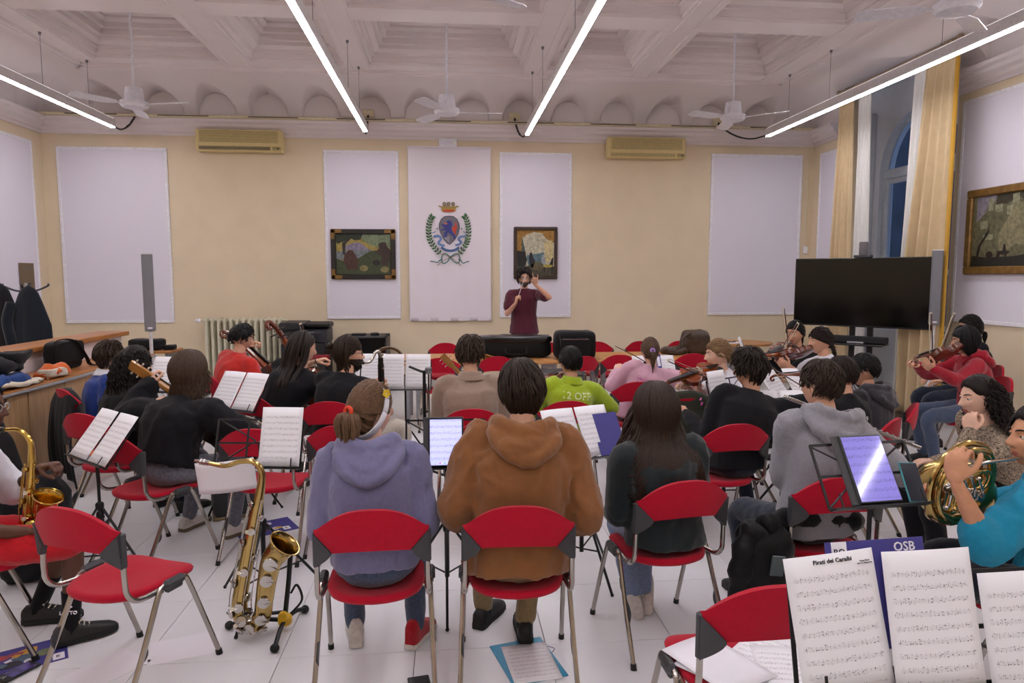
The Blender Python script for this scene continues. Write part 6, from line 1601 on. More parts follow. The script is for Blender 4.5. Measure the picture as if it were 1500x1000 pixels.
I['drd'] = person('person with long dreadlocks and black T-shirt playing a cello', (-1.36, 5.41), -30, (-1.145, 5.46, 1.14), 1.0, hyaw=-58, hpitch=-12, tone='fair', top=M_blkc, topname='t_shirt', sleeve='short', loose=.022, legs=c_('dark_olive_shorts', '#2b2823'), legend='shorts', legname='shorts', wide=1.0,
    hairc='#2b211b', hair=dict(kind='dread', vol=.010, n=72, length=.40, rad=.0085, seed=19, tail_dir=(-.25, -.75, .1), dropback=.012), arms=dict(L=dict(w=(-1.10, 5.72, 1.0), pole=(-.9, 0, -.4), pose='neck', fw=(.8, .2, .2)), R=dict(w=(-.95, 5.66, .66), pole=(1, -.2, -.3), pose='bow')),
    feet=dict(R=dict(p=(-1.02, 5.72, .085)), L=dict(p=(-1.33, 5.98, .085))), shoes=SB, socks=M_blkc)
I['red'] = person('person in red T-shirt with black curly hair playing a cello', (-2.02, 6.44), -42, (-1.905, 6.48, 1.14), .98, hyaw=-72, hpitch=-20, tone='fair', top=M_redc, topname='t_shirt', sleeve='short', loose=.020, legs=M_jeanD,
    hairc='#141112', hair=dict(kind='curly', vol=.016, n=420, length=.035, rad=.0055, seed=20, nape=-.4, azl=2.75, front=.68), arms=dict(R=dict(w=(-1.62, 6.46, .76), pole=(.6, -.7, -.8), pose='bow', fw=(.8, .5, 0)), L=dict(w=(-1.95, 6.85, 1.02), pole=(-1, 0, -.4), pose='neck')), feet=dict(), shoes=SB)
I['gtr'] = person('person in loose off-shoulder black top playing a guitar', (-1.72, 4.24), -30, (-1.615, 4.38, 1.105), .97, hyaw=-30, hpitch=-14, tone='pale', top=M_blkc, topname='loose_top', sleeve='off', loose=.034, legs=M_greyj, wide=1.12, folds=.010,
    hairc='#4c3a2d', hair=dict(kind='long', vol=.016, n=380, length=.13, rad=.0065, seed=21, wave=.014, front=.45, azl=2.1, flare=.04), arms=dict(L=dict(w=(-1.965, 4.64, .985), pole=(-.9, -.4, -.5), pose='neck', fw=(.15, .35, .8), palmw=(.6, .5, -.1)), R=dict(w=(-1.36, 4.52, .72), pole=(1, -.5, -.1), pose='relaxed')),
    feet=dict(L=dict(p=(-1.76, 4.66, .085)), R=dict(p=(-1.42, 4.50, .085))), shoes=(M_shw, M_solek, False), hem=.02)
I['ltr'] = person('person with very long dark curly hair and black top beside the cabinets', (-2.22, 4.82), -35, (-2.165, 4.90, 1.10), .95, hyaw=-50, hpitch=-12, tone='fair', top=M_blkc, topname='sweater', loose=.022, legs=M_jeanD,
    hairc='#1c1412', hair=dict(kind='curly', vol=.020, n=620, length=.40, rad=.0052, seed=22, puff=.5, dropback=.012, front=.55, azl=2.0), feet=dict(), shoes=SB)
I['blu'] = person('child in royal blue jersey with tousled brown hair', (-2.84, 5.76), -60, (-2.765, 5.82, 1.04), .85, hyaw=-30, hpitch=-10, tone='pale', top=M_bluec, topname='jersey', sleeve='short', loose=.018, legs=M_jeanD,
    hairc='#3a2a20', hair=dict(kind='tousled', vol=.016, n=480, length=.25, rad=.006, seed=23, nape=-.65), feet=dict(), shoes=SB, collar=M_whc)
I['con'] = person('standing conductor in maroon T-shirt with glasses, grey beard and raised baton', (1.07, 9.66), 180, (1.065, 9.585, 1.665), 1.03, hyaw=180, hpitch=-4, tone='fair', top=M_maroon, topname='t_shirt', sleeve='short', loose=.018, legs=M_navy, standing=True, hem=-.10, hemw=1.14,
    hairc='#2b221f', hair=dict(kind='tousled', vol=.022, n=520, length=.15, rad=.0062, seed=24, front=.74, nape=-.6), arms=dict(R=dict(w=(.915, 9.30, 1.335), pole=(.4, -.1, -1), pose='grip', fw=(.15, -.3, 1), palmw=(.8, .2, 0)), L=dict(w=(1.185, 9.32, 1.585), pole=(-.9, .1, -.7), pose='horns', fw=(.0, -.1, 1), palmw=(-.3, -1, .1))), feet=dict(), shoes=SB)
beard(I['con'], '#5d544d', stub=True); glasses(I['con'], M_tvb)
I['rhd'] = person('person in crimson hooded top with black bob playing a violin', (4.62, 5.55), 74, (4.515, 5.58, 1.135), .95, hyaw=70, hpitch=-8, tone='light', top=M_redh, topname='hooded_top', loose=.018, legs=M_jean, hood=dict(kx=.9, kz=.6),
    hairc='#141216', hair=dict(kind='long', vol=.014, n=420, length=.10, rad=.0055, seed=25, front=.45, azl=2.1), arms=dict(L=dict(w=(4.02, 5.30, .925), polew=(.1, -.3, -1), pose='neck', fw=(-.8, -.1, .5), palmw=(.2, .7, .5)), R=dict(w=(4.25, 5.82, .90), pole=(1, 0, -.8), pose='bow')), feet=dict(), shoes=SB)
I['bck'] = person('person with dark hair sitting behind the crimson hooded violinist', (5.20, 6.30), 72, (5.165, 6.32, 1.195), .98, hyaw=72, hpitch=-6, tone='light', top=M_blkc, topname='sweater', loose=.016, legs=M_jeanD,
    hairc='#17110f', hair=dict(kind='pony', tie=(0, -.11, -.05), vol=.010, n=360, length=.16, rad=.0048, seed=26), feet=dict(), shoes=SB)
I['prt'] = person('child in black T-shirt with coloured lettering on the back', (2.55, 4.10), 26, (2.505, 4.12, 1.07), .84, hyaw=30, hpitch=-8, tone='fair', top=M_blkc, topname='t_shirt', sleeve='short', loose=.016, legs=M_jeanD,
    hairc='#241a15', hair=dict(kind='short', vol=.013, n=420, length=.08, rad=.0055, seed=27, nape=-.45), feet=dict(), shoes=SB)
I['chr'] = person('child in charcoal hoodie with short black hair and a violin', (2.98, 4.50), 36, (2.935, 4.55, 1.035), .86, hyaw=50, hpitch=-8, tone='light', top=M_dgry, topname='hoodie', loose=.022, legs=M_jeanD, hood=dict(kx=1.05, kz=.8),
    hairc='#141112', hair=dict(kind='short', vol=.012, n=420, length=.06, rad=.0055, seed=28, nape=-.42), feet=dict(), shoes=SB)
run_jobs()
# ---------------------------------------------------------------- instruments
M_var = mat('violin_varnish', '#6e2c10', .22, var=.25, scale=9, coat=.6); M_vartop = mat('violin_top', '#8a3f14', .22, var=.2, scale=14, stretch=(8, 1, 1), coat=.6); M_ebn = mat('ebony', '#15110f', .35)
M_cel = mat('cello_varnish', '#6b3516', .25, var=.25, scale=8, coat=.6); M_bowst = mat('pernambuco', '#4a2414', .3); M_bowh = mat('horsehair', '#cdbf9f', .7); M_bone = mat('bone', '#d9cfb8', .4)
M_brass = mat('lacquered_brass', '#c2a668', .2, metal=1., var=.12, scale=10); M_gold = mat('gold_lacquer', '#d9b45e', .18, metal=1., var=.1, scale=10); M_silver = mat('silver_plate', '#c9c5c0', .2, metal=1., var=.1, scale=12)
def bow(label, a, b, hair_side):
    a, b = V(a), V(b); M = mtx(a, y=b - a, z=hair_side); L = .70 if (b - a).length > .6 else (b - a).length
    t = thing('violin_bow', label, 'bow', M=M)
    G().tube([(0, L * k / 8, .018 + .006 * math.cos(PI * (k / 8 - .5))) for k in range(9)], [.0045] * 7 + [.0038, .003], n=7).build('stick', M_bowst, t)
    G().box((0, L * .5, .0), (.010, L * .92, .0016)).build('hair', M_bowh, t, smooth=False)
    G().box((0, .03, .008), (.012, .05, .02), bev=.003).build('frog', M_ebn, t); G().box((0, L - .006, .010), (.008, .014, .024), bev=.002).build('tip', M_bone, t)
    return t
def viol_outline(n=15):
    half = [(.0, 0), (.045, .004), (.075, .022), (.098, .062), (.104, .10), (.094, .13), (.080, .15), (.072, .155), (.060, .17), (.055, .20), (.060, .228), (.070, .242), (.074, .246), (.083, .262), (.084, .29), (.072, .325), (.05, .346), (.022, .354), (0, .356)]
    return half + [(-x, y) for x, y in half[-2:0:-1]]
def viol(name, label, cat, a, b, up, s=1., mv=None, mt=None, grp='bowed instruments', pin=0.):
    """a: lower end of the body, b: point toward the scroll, up: normal of the top"""
    mv = mv or M_var; mt = mt or M_vartop
    t = thing(name, label, cat, M=mtx(a, y=V(b) - V(a), z=up, s=1), group=grp); S = Matrix.Scale(s, 4)
    O = viol_outline(); n = len(O)
    g = G(S); vs = []; fs = []; c = V((0, .178))
    rings = [(0., -.004 - .012), (.55, -.004 - .010), (.94, -.002), (1.0, .0)]
    for k, z in rings:
        for x, y in O: vs.append((x * k, c.y + (y - c.y) * k, z))
    for i in range(len(rings) - 1):
        for k in range(n): fs.append([i * n + k, i * n + (k + 1) % n, (i + 1) * n + (k + 1) % n, (i + 1) * n + k])
    g.add(vs, fs); g.build('back', mv, t, angle=60)
    g = G(S); vs = [(x * .975, c.y + (y - c.y) * .985, z) for z in (.0, .032) for x, y in O]; g.add(vs, [[k, (k + 1) % n, n + (k + 1) % n, n + k] for k in range(n)]); g.build('ribs', mv, t, angle=60)
    g = G(S); vs = []; fs = []
    rings = [(1.0, .032), (.985, .0355), (.92, .037), (.55, .046), (0., .048)]
    for k, z in rings:
        for x, y in O: vs.append((x * k, c.y + (y - c.y) * k, z))
    for i in range(len(rings) - 1):
        for k in range(n): fs.append([i * n + k, i * n + (k + 1) % n, (i + 1) * n + (k + 1) % n, (i + 1) * n + k])
    g.add(vs, fs); g.build('top', mt, t, angle=60)
    for q in (-1, 1): G(S).tube(spline([(q * .030, .155, .0475), (q * .040, .17, .0465), (q * .036, .20, .0465), (q * .028, .225, .0475)], 4), .0022, n=5).build('sound_hole', M_ebn, t)
    G(S).box((0, .20, .058), (.042, .004, .026), bev=.001).build('bridge', M_bone, t)
    g = G(S); g.prism([(-.020, .125), (-.008, .02), (.008, .02), (.020, .125)], .058, .062); g.build('tailpiece', M_ebn, t, smooth=False)
    g = G(S); g.add([(-.021, .235, .064), (.021, .235, .064), (.012, .50, .050), (-.012, .50, .050), (-.021, .235, .056), (.021, .235, .056), (.012, .50, .044), (-.012, .50, .044)], [(0, 1, 2, 3), (7, 6, 5, 4), (0, 4, 5, 1), (2, 6, 7, 3), (1, 5, 6, 2), (0, 3, 7, 4)]); g.build('fingerboard', M_ebn, t, smooth=False)
    G(S).tube([(0, .345, .034), (0, .36, .030), (0, .42, .034), (0, .50, .036)], [.020, .015, .012, .013], n=8).build('neck', mt, t)
    pts = spline([(0, .50, .036), (0, .54, .032), (0, .575, .022), (0, .592, .008), (0, .588, -.008), (0, .574, -.012), (0, .566, -.002), (0, .573, .004)], 5)
    sc = G(S).tube(pts, [.012 - .006 * i / len(pts) for i in range(len(pts))], n=8).build('scroll', mv, t)
    for i, y in enumerate((.515, .53, .545, .56)): q = 1 if i % 2 else -1; g = G(S); g.tube([(q * -.012, y, .026), (q * .03, y, .026)], .003, n=6); g.ell((q * .036, y, .026), (.008, .003, .007), 8, 6); g.build('peg', M_ebn, sc)
    g = G(S)
    for q in (-.012, -.004, .004, .012): g.tube([(q * .5, .125, .064), (q, .20, .0715), (q * .55, .50, .052)], .0006 if s < 1.5 else .0008, n=4)
    g.build('strings', M_steel, t)
    if s < 1.5: G(S).ell((-.04, .035, .050), (.03, .022, .010), 12, 6).build('chin_rest', M_ebn, t)
    if pin: G(S).tube([(0, .0, .016), (0, -pin / s, .016)], .004, n=6).build('endpin', M_steel, t)
    return t
viol('violin', 'violin held by the braided player in white', 'violin', (3.11, 5.60, 1.035), (2.66, 5.44, 1.01), (.1, .55, .8), 1.05, grp='violins')
viol('violin', 'violin of the dark-haired player facing the room', 'violin', (3.22, 6.16, 1.02), (2.85, 5.85, .99), (.2, -.3, .9), 1., grp='violins')
viol('violin', 'violin held by the fair-haired player with scrunchie', 'violin', (2.03, 4.97, .985), (1.52, 4.72, .90), (.15, -.35, .9), 1.05, grp='violins')
viol('viola', 'dark brown viola held by the player in crimson', 'viola', (4.40, 5.50, 1.045), (3.76, 5.20, 1.0), (.05, .75, .65), 1.12, M_cel, M_var, grp='violins')
viol('violin', 'violin showing left of the lime green jacket', 'violin', (.88, 5.16, .93), (.55, 5.35, .80), (0, -.1, 1), .95, grp='violins')
viol('violin', 'violin just showing by the charcoal hoodie', 'violin', (2.86, 4.62, .98), (2.55, 4.95, .92), (.3, -.3, .9), .95, grp='violins')
viol('cello', 'cello with scroll beside the red T-shirt', 'cello', (-1.33, 6.86, .25), (-2.235, 6.72, 1.24), (.5, .8, .2), 2.10, M_cel, M_vartop, grp='cellos', pin=.25)
viol('cello', 'cello with scroll left of the dreadlocks', 'cello', (-.93, 5.98, .26), (-1.475, 5.72, 1.32), (.3, .9, .15), 2.06, M_var, M_vartop, grp='cellos', pin=.25)
bow('violin bow held upright by the player in crimson', (4.035, 5.36, .92), (3.959, 5.30, 1.40), (1, 0, 0))
bow('violin bow raised behind the player in crimson', (4.60, 6.05, .86), (4.724, 6.0, 1.36), (1, 0, 0))
bow('long violin bow raised before the dark-haired player', (3.11, 6.0, .93), (2.968, 5.85, 1.42), (1, .2, 0))
bow('violin bow crossing the face behind the braid', (2.86, 5.62, 1.03), (3.105, 5.80, 1.28), (-1, 0, .3))
bow('violin bow leaving the hand of the black sweater', (2.50, 4.36, .86), (2.10, 4.62, 1.13), (0, 0, 1))
bow('violin bow slanting above the pink sweatshirt', (1.80, 6.0, .89), (1.50, 6.12, 1.05), (0, 0, 1))
bow('violin bow of the fair-haired player', (1.96, 4.82, .955), (1.52, 4.60, 1.13), (0, 0, -1))
bow('cello bow in front of the dreadlocks', (-1.03, 5.60, .80), (-1.235, 5.78, 1.31), (1, 0, 0))
bow('cello bow hidden beside the red T-shirt', (-1.60, 6.50, .74), (-1.28, 6.72, .85), (0, 0, -1))
# guitars
def guitar(label, a, b, up, s=1., dark='#3a2416', topc='#b07a3a', tuner=None):
    t = thing('acoustic_guitar', label, 'guitar', M=mtx(a, y=V(b) - V(a), z=up), group='guitars'); S = Matrix.Scale(s, 4)
    half = [(0, 0), (.08, .006), (.15, .04), (.186, .11), (.186, .16), (.16, .22), (.125, .265), (.118, .30), (.128, .36), (.137, .40), (.125, .45), (.09, .482), (.04, .49), (0, .49)]
    O = half + [(-x, y) for x, y in half[-2:0:-1]]; n = len(O)
    Ms = mat('rosewood' + dark, dark, .25, var=.2, scale=8, coat=.5); Mt = mat('spruce' + topc, topc, .25, var=.1, scale=10, stretch=(10, 1, 1), coat=.4)
    g = G(S); g.prism(O, -.005, .085); g.build('body', Ms, t, angle=50); g = G(S); g.prism([(x * .985, .245 + (y - .245) * .985) for x, y in O], .085, .090); g.build('soundboard', Mt, t, angle=50)
    g = G(S); g.tube([(p[0], p[1], .088) for p in O], .003, n=5, closed=True); g.build('binding', M_bone, t)
    G(S).lathe([(.048, .0901), (.048, .0906), (.0, .0907)], 24, M=Matrix.Translation((0, .33, 0))).build('sound_hole', M_ebn, t)
    g = G(S)
    for r_ in (.052, .058): g.tube([(r_ * math.cos(q), .33 + r_ * math.sin(q), .0905) for q in [2 * PI * k / 28 for k in range(28)]], .0018, n=4, closed=True)
    g.build('rosette', M_bone, t)
    G(S).box((0, .14, .095), (.17, .028, .010), bev=.003).build('bridge', M_ebn, t)
    G(S).box((0, .61, .088), (.052, .46, .008), bev=.002).build('fingerboard', M_ebn, t); G(S).tube([(0, .47, .075), (0, .60, .072), (0, .84, .074)], [.026, .024, .022], n=8).build('neck', Mt, t)
    hs = G(S); hs.prism([(-.024, .83), (.024, .83), (.036, .87), (.034, 1.0), (-.034, 1.0), (-.036, .87)], .062, .078); h = hs.build('headstock', Mt, t, angle=40)
    for i in range(3):
        for q in (-1, 1):
            g = G(S); y = .885 + .042 * i; g.tube([(q * .034, y, .07), (q * .050, y, .07)], .0035, n=6); g.ell((q * .058, y, .070), (.009, .006, .010), 8, 6); g.tube([(q * .018, y, .078), (q * .018, y, .092)], .004, n=6); g.build('tuning_peg', tuner or M_bone, h)
    g = G(S)
    for k in range(6): q = -.022 + .0088 * k; g.tube([(q * 1.4, .14, .101), (q, .83, .094)], .0006, n=4)
    g.build('strings', M_bone, t)
    return t
guitar('classical guitar held by the player in the loose black top', (-1.27, 4.56, .50), (-2.2, 4.60, 1.17), (.25, .9, .35), 1.03)
guitar('small guitar with chrome tuners in front of the beige polo', (.42, 5.02, .60), (-.05, 5.04, 1.10), (.1, .98, .1), .70, '#4a2c1a', '#a8763a', M_chrome)
# saxophones
def sax(name, label, path, rad, m, keym, side, M=None, big=1.):
    t = thing(name, label, 'saxophone', loc=path['o']); o = V(path['o'])
    P = spline([V(p) - o for p in path['p']], 6); n = len(P); nr = len(rad); rr = []
    for i in range(n):
        q = i / (n - 1) * (nr - 1); k = min(int(q), nr - 2); rr.append(lerp(rad[k], rad[k + 1], q - k))
    i0 = 6 * path['neck']; i1 = 6 * path['bow']
    G().tube(P[:i0 + 1], rr[:i0 + 1], n=14).build('neck', m, t); G().tube(P[i0:i1 + 1], rr[i0:i1 + 1], n=18).build('body_tube', m, t)
    e = (P[-1] - P[-2]).normalized()
    bl = P[i1:] + [P[-1] + e * .018 * big, P[-1] + e * .027 * big]; br_ = rr[i1:] + [rr[-1] * 1.12, rr[-1] * 1.28]
    G().tube(bl, br_, n=22, caps=False).build('bell', m, t)
    G().tube([P[-1] + e * .027 * big + (V(side).cross(e)).normalized() * rr[-1] * 1.27 * math.cos(a) + (e.cross(V(side).cross(e))).normalized() * rr[-1] * 1.27 * math.sin(a) for a in [2 * PI * k / 24 for k in range(24)]], .0035, n=5, closed=True).build('bell_rim', m, t)
    G().tube([P[0] + (P[0] - P[1]).normalized() * .055 * big, P[0] + (P[0] - P[1]).normalized() * .03 * big, P[0]], [.006, .011 * big ** .5, .0125 * big ** .5], n=10).build('mouthpiece', path.get('mm', M_ebn), t)
    for j in range(2): G().tube([P[0] + (P[0] - P[1]).normalized() * (.02 + .014 * j), P[0] + (P[0] - P[1]).normalized() * (.026 + .014 * j)], .0145 * big ** .5, n=10).build('ligature', keym, t)
    sd = V(side).normalized(); rs = random.Random(3)
    for i in range(i0 + 3, n - 3, 2):
        if i > i1 + 4 and (i // 2) % 3: continue
        p = P[i]; d = (P[min(i + 1, n - 1)] - P[i - 1]).normalized(); nn = (sd - d * sd.dot(d)).normalized(); s2 = d.cross(nn)
        off = (nn if (i // 2) % 3 == 0 else (nn * .5 + s2 * (.85 if (i // 2) % 3 == 1 else -.85))).normalized()
        q = p + off * (rr[i] + .004); R_ = rr[i] * (.50 if i < i1 - 8 else .56) + .003
        k = G(); Mk = mtx(q, y=d, z=off); k.lathe([(R_, 0), (R_ * 1.08, .004), (R_ * 1.02, .009), (R_ * .3, .012)], 14, M=Mk); k.tube([V((0, 0, .011)), V((R_ * .9, .0, .013)), V((R_ * 1.5, 0, .008))], .0022, n=5, M=Mk); k.build('key_cup', keym, t)
        if (i // 2) % 3 == 0 and i < i1: G().lathe([(.009, .012), (.010, .014), (.0, .0145)], 10, M=mtx(q + s2 * R_ * 1.1, y=d, z=off)).build('pearl_touch', M_bone if (i % 2) else mat('red_pearl', '#8a2018', .3), t)
    for k, (a, b_) in enumerate(((.0, .95), (.05, .6), (.4, 1.0), (.1, .85))):
        u0 = i0 + 2 + int(a * (i1 - i0 - 8)); u1 = i0 + 2 + int(b_ * (i1 - i0 - 8)); g = G(); pts = []
        for i in range(u0, u1 + 1, 2):
            d = (P[i + 1] - P[i - 1]).normalized(); nn = (sd - d * sd.dot(d)).normalized(); s2 = d.cross(nn); off = (nn * math.cos(.5 + k * .5) + s2 * math.sin(.5 + k * .5) * (1 if k % 2 else -1)); pts.append(P[i] + off * (rr[i] + .009 + .003 * k))
        if len(pts) < 2: continue
        g.tube(pts, .0028, n=6)
        for p in pts[::2]: g.ell(p, .0048, 6, 5)
        g.build('key_rod', keym, t)
    return t
TP = [(-1.100, 3.18, .846), (-1.029, 3.18, .832), (-.962, 3.18, .850), (-.901, 3.18, .846), (-.869, 3.18, .800), (-.875, 3.18, .722), (-.912, 3.18, .560), (-.952, 3.18, .370), (-.988, 3.18, .190), (-.982, 3.18, .105), (-.935, 3.17, .070), (-.885, 3.16, .115), (-.868, 3.15, .195), (-.848, 3.14, .305), (-.822, 3.13, .395), (-.778, 3.12, .455)]
sax('tenor_saxophone', 'tenor saxophone with silver keys resting on its stand', dict(o=(-.95, 3.18, .0), p=TP, neck=5, bow=10, mm=M_silver), [.010, .011, .012, .013, .015, .020, .027, .032, .036, .038, .039, .040, .041, .044, .049, .058], M_brass, M_silver, (.15, -1, .1), big=1.2)
AP = [(-2.045, 3.3, .995), (-1.982, 3.3, .991), (-1.941, 3.3, .945), (-1.935, 3.3, .877), (-1.95, 3.3, .73), (-1.965, 3.3, .60), (-1.955, 3.3, .545), (-1.925, 3.29, .525), (-1.895, 3.28, .56), (-1.885, 3.27, .61), (-1.86, 3.26, .665)]
sax('alto_saxophone', 'gold alto saxophone held by the player in white', dict(o=(-1.95, 3.3, .52), p=AP, neck=3, bow=7), [.008, .010, .012, .015, .020, .025, .028, .029, .032, .038, .050], M_gold, M_gold, (.5, -1, .1), big=1.)
t = thing('saxophone_stand', 'black folding saxophone stand with yellow hub', 'instrument stand', (-.80, 3.24, 0)); M_yl = mat('yellow_plastic', '#e0b010', .4)
G().lathe([(.028, 0), (.034, .01), (.034, .035), (.02, .05)], 12, M=Matrix.Translation((0, 0, .03))).build('hub', M_yl, t); G().lathe([(.022, -.012), (.024, 0), (.022, .012)], 14, M=mtx((0, -.035, .085), y=(0, 0, 1), z=(0, 1, 0))).build('hinge_wheel', M_yl, t)
for q in ((-.27, .03), (.06, .16), (.0, -.20)):
    l = G().tube(spline([(0, 0, .05), (q[0] * .5, q[1] * .5, .05), (q[0], q[1], .022)], 4), .011, n=8).build('leg', M_stand, t); G().ell((q[0], q[1], .020), (.022, .022, .020), 10, 6).build('foot', M_rub, l)
G().tube([(0, .0, .06), (.02, .02, .25), (.03, .05, .42)], .012, n=8).build('upright', M_stand, t)
G().tube(spline([(-.02, -.02, .40), (.03, .03, .425), (.075, -.02, .40)], 5), .011, n=8).build('bell_cradle', M_stand, t); G().tube(spline([(-.16, -.10, .14), (-.10, -.03, .10), (0, 0, .09)], 4), .009, n=8).build('lower_cradle', M_stand, t)
G().tube(spline([(.02, .04, .06), (.07, .06, .12), (.05, .05, .2), (.02, .05, .16)], 5), .006, n=6).build('strap_loop', M_rub, t)
# bass clarinet
t = thing('bass_clarinet', 'bass clarinet with curved silver neck', 'clarinet', (-.52, 5.36, .1)); o_ = V((-.52, 5.36, .1))
pp = [V(p) - o_ for p in ((-.655, 5.24, 1.045), (-.61, 5.28, 1.045), (-.585, 5.30, 1.075), (-.565, 5.315, 1.115), (-.54, 5.33, 1.115), (-.53, 5.34, 1.06))]
G().tube(spline(pp, 6), [.012] * 20 + [.015] * 11, n=12).build('neck', M_silver, t); G().tube([V((-.675, 5.225, 1.05)) - o_, V((-.65, 5.245, 1.043)) - o_], [.008, .015], n=10).build('mouthpiece', M_ebn, t)
G().tube([V((-.53, 5.34, 1.07)) - o_, V((-.52, 5.36, .2)) - o_], .021, n=14).build('body', M_ebn, t)
G().tube(spline([V((-.52, 5.36, .2)) - o_, V((-.52, 5.35, .10)) - o_, V((-.50, 5.30, .06)) - o_, V((-.47, 5.24, .16)) - o_, V((-.46, 5.22, .22)) - o_], 5), [.021] * 8 + [.024, .026, .028, .03, .033, .036, .04, .045, .05, .055, .06, .064, .068][:13], n=14).build('bell', M_silver, t)
for k in range(14): z = .28 + .055 * k; q = 1 if k % 2 else -1; G().lathe([(.011, 0), (.012, .004), (.004, .007)], 10, M=mtx((-.004 + q * .006, -.028, z), y=(0, 0, 1), z=(q * .5, -1, 0))).build('key_cup', M_silver, t)
for q in (-.022, .022): g = G(); g.tube([(q, -.02, .25), (q - .008, -.03, .92)], .003, n=6); g.build('key_rod', M_silver, t)
# flute of the grey hoodie
t = thing('flute', 'silver flute held by the light grey hoodie', 'flute', M=mtx((1.70, 3.30, 1.09), y=(2.24, 3.06, .895) - V((1.70, 3.30, 1.09)) if False else V((2.25, 3.05, .88)) - V((1.70, 3.30, 1.09)), z=(0, 0, 1)))
G().tube([(0, 0, 0), (0, .66, 0)], .0095, n=12).build('tube', M_silver, t)
for k in range(14): G().lathe([(.0085, 0), (.009, .003), (.003, .005)], 10, M=Matrix.Translation((.002 * (k % 2), .22 + .028 * k, .010))).build('key_cup', M_silver, t)
G().tube([(.009, .2, .008), (.009, .62, .008)], .0022, n=5).build('key_rod', M_silver, t)
# french horn
t = thing('french_horn', 'brass french horn held by the player in turquoise', 'horn', M=Matrix.Translation((1.965, 2.40, .905)) @ Matrix.Rotation(R(14), 4, 'Z') @ Matrix.Rotation(R(8), 4, 'X'))
def ring(R_, r_, y, a0, a1, cx=0, cz=0, n=28, e=1.): return G().tube([(cx + R_ * math.cos(R(lerp(a0, a1, k / n))), y, cz + R_ * e * math.sin(R(lerp(a0, a1, k / n)))) for k in range(n + 1)], r_, n=10)
ring(.165, .0125, 0, 20, 380).build('main_coil', M_brass, t); ring(.140, .0105, -.012, -40, 300).build('inner_coil', M_brass, t); ring(.125, .009, .02, 0, 340).build('rear_coil', M_brass, t); ring(.150, .0085, -.028, 60, 250).build('lead_coil', M_brass, t)
for k in range(4):
    x = -.085 + .045 * k; z = -.005 - .012 * k
    G().lathe([(.019, -.022), (.021, -.018), (.021, .018), (.019, .022), (.008, .024)], 16, M=mtx((x, -.03, z), y=(0, 0, 1), z=(0, -1, 0))).build('rotor', M_silver, t)
    G().tube(spline([(x, -.055, z), (x - .02, -.062, z + .04), (x - .035, -.055, z + .075)], 4), .004, n=6).build('lever', M_silver, t); G().lathe([(.010, 0), (.011, .003), (.0, .004)], 10, M=mtx((x - .038, -.052, z + .08), y=(0, 1, 0), z=(-.3, -.2, 1))).build('finger_key', M_silver, t)
    G().tube(spline([(x - .012, -.02, z - .02), (x - .01, -.015, z - .075), (x + .008, -.01, z - .088), (x + .026, -.01, z - .075), (x + .02, -.015, z - .02)], 5), .0065, n=8).build('tuning_slide', M_brass if k % 2 else M_silver, t)
for k in range(2): G().tube(spline([(-.02 + .03 * k, -.015, .03), (.05 + .03 * k, -.02, .055), (.10 + .02 * k, -.018, .03), (.09 + .02 * k, -.016, -.02), (.03 + .02 * k, -.015, -.03)], 6), .0075, n=8).build('crook', M_brass, t)
bp_ = spline([(-.155, .0, -.06), (-.11, .02, -.125), (-.02, .05, -.16), (.08, .09, -.165), (.17, .14, -.15), (.22, .18, -.13)], 6); G().tube(bp_, [.0125 + .0008 * k for k in range(10)] + [.022 + .003 * k for k in range(10)] + [.055, .065, .078, .095, .115, .135, .145, .15, .152, .153, .153][:len(bp_) - 20], n=24, caps=False).build('bell', M_brass, t)
lp = spline([(.255, -.055, .115), (.18, -.05, .105), (.05, -.045, .10), (-.08, -.04, .085), (-.135, -.02, .06)], 6); G().tube(lp, [.005] + [.0055 + .0001 * k for k in range(len(lp) - 1)], n=10).build('leadpipe', M_silver, t)
mo = lp[0]; md = (lp[0] - lp[1]).normalized(); G().tube([mo - md * .01, mo + md * .03, mo + md * .045, mo + md * .052], [.005, .006, .0095, .0115], n=12).build('mouthpiece', M_silver, t)
# baton
t = thing('baton', 'white conductor baton with cork handle', 'baton', M=mtx((.925, 9.235, 1.375), y=(.13, .06, .36), z=(0, -1, 0)))
G().tube([(0, .03, 0), (0, .40, 0)], [.0035, .002], n=6).build('shaft', M_frame_w, t); G().lathe([(.006, 0), (.013, .012), (.011, .035), (.005, .05)], 10, M=mtx((0, -.01, 0), y=(0, 0, 1), z=(0, 1, 0))).build('handle', mat('cork', '#c79a68', .8), t)
# ---------------------------------------------------------------- accessories worn, lettering, coats on chairs
def band(info, name, m, a0, a1, tilt, r=(.095, .118), w=.028, n=30, z0=.0, y0=0.):
    """flat band round the head; tilt about x"""
    Mb = info['Mh'] @ Matrix.Translation((0, y0, z0)) @ Matrix.Rotation(R(tilt), 4, 'X')
    g = G(Mb); g.grid(lambda u, v: (r[0] * math.cos(R(lerp(a0, a1, u))), r[1] * math.sin(R(lerp(a0, a1, u))), w * (v - .5) * (1 - .2 * math.cos(2 * R(lerp(a0, a1, u))))), n, 3, thick=.006); return g.build(name, m, info['t'], angle=180)
def torus(info, name, m, c, R_, r_, ax, n=20, wob=0.):
    M = info['Mh'] @ mtx(c, y=ax, z=(0, 0, 1) if abs(V(ax).normalized().z) < .9 else (0, 1, 0)); g = G(M)
    g.tube([((R_ + wob * math.sin(5 * a)) * math.cos(a), wob * math.cos(7 * a), (R_ + wob * math.sin(5 * a)) * math.sin(a)) for a in [2 * PI * k / n for k in range(n)]], r_, n=8, closed=True); return g.build(name, m, info['t'], angle=180)
hb = band(I['per'], 'headband', M_whc, 0, 360, 68, r=(.0985, .130), w=.034, z0=.004, y0=-.022)
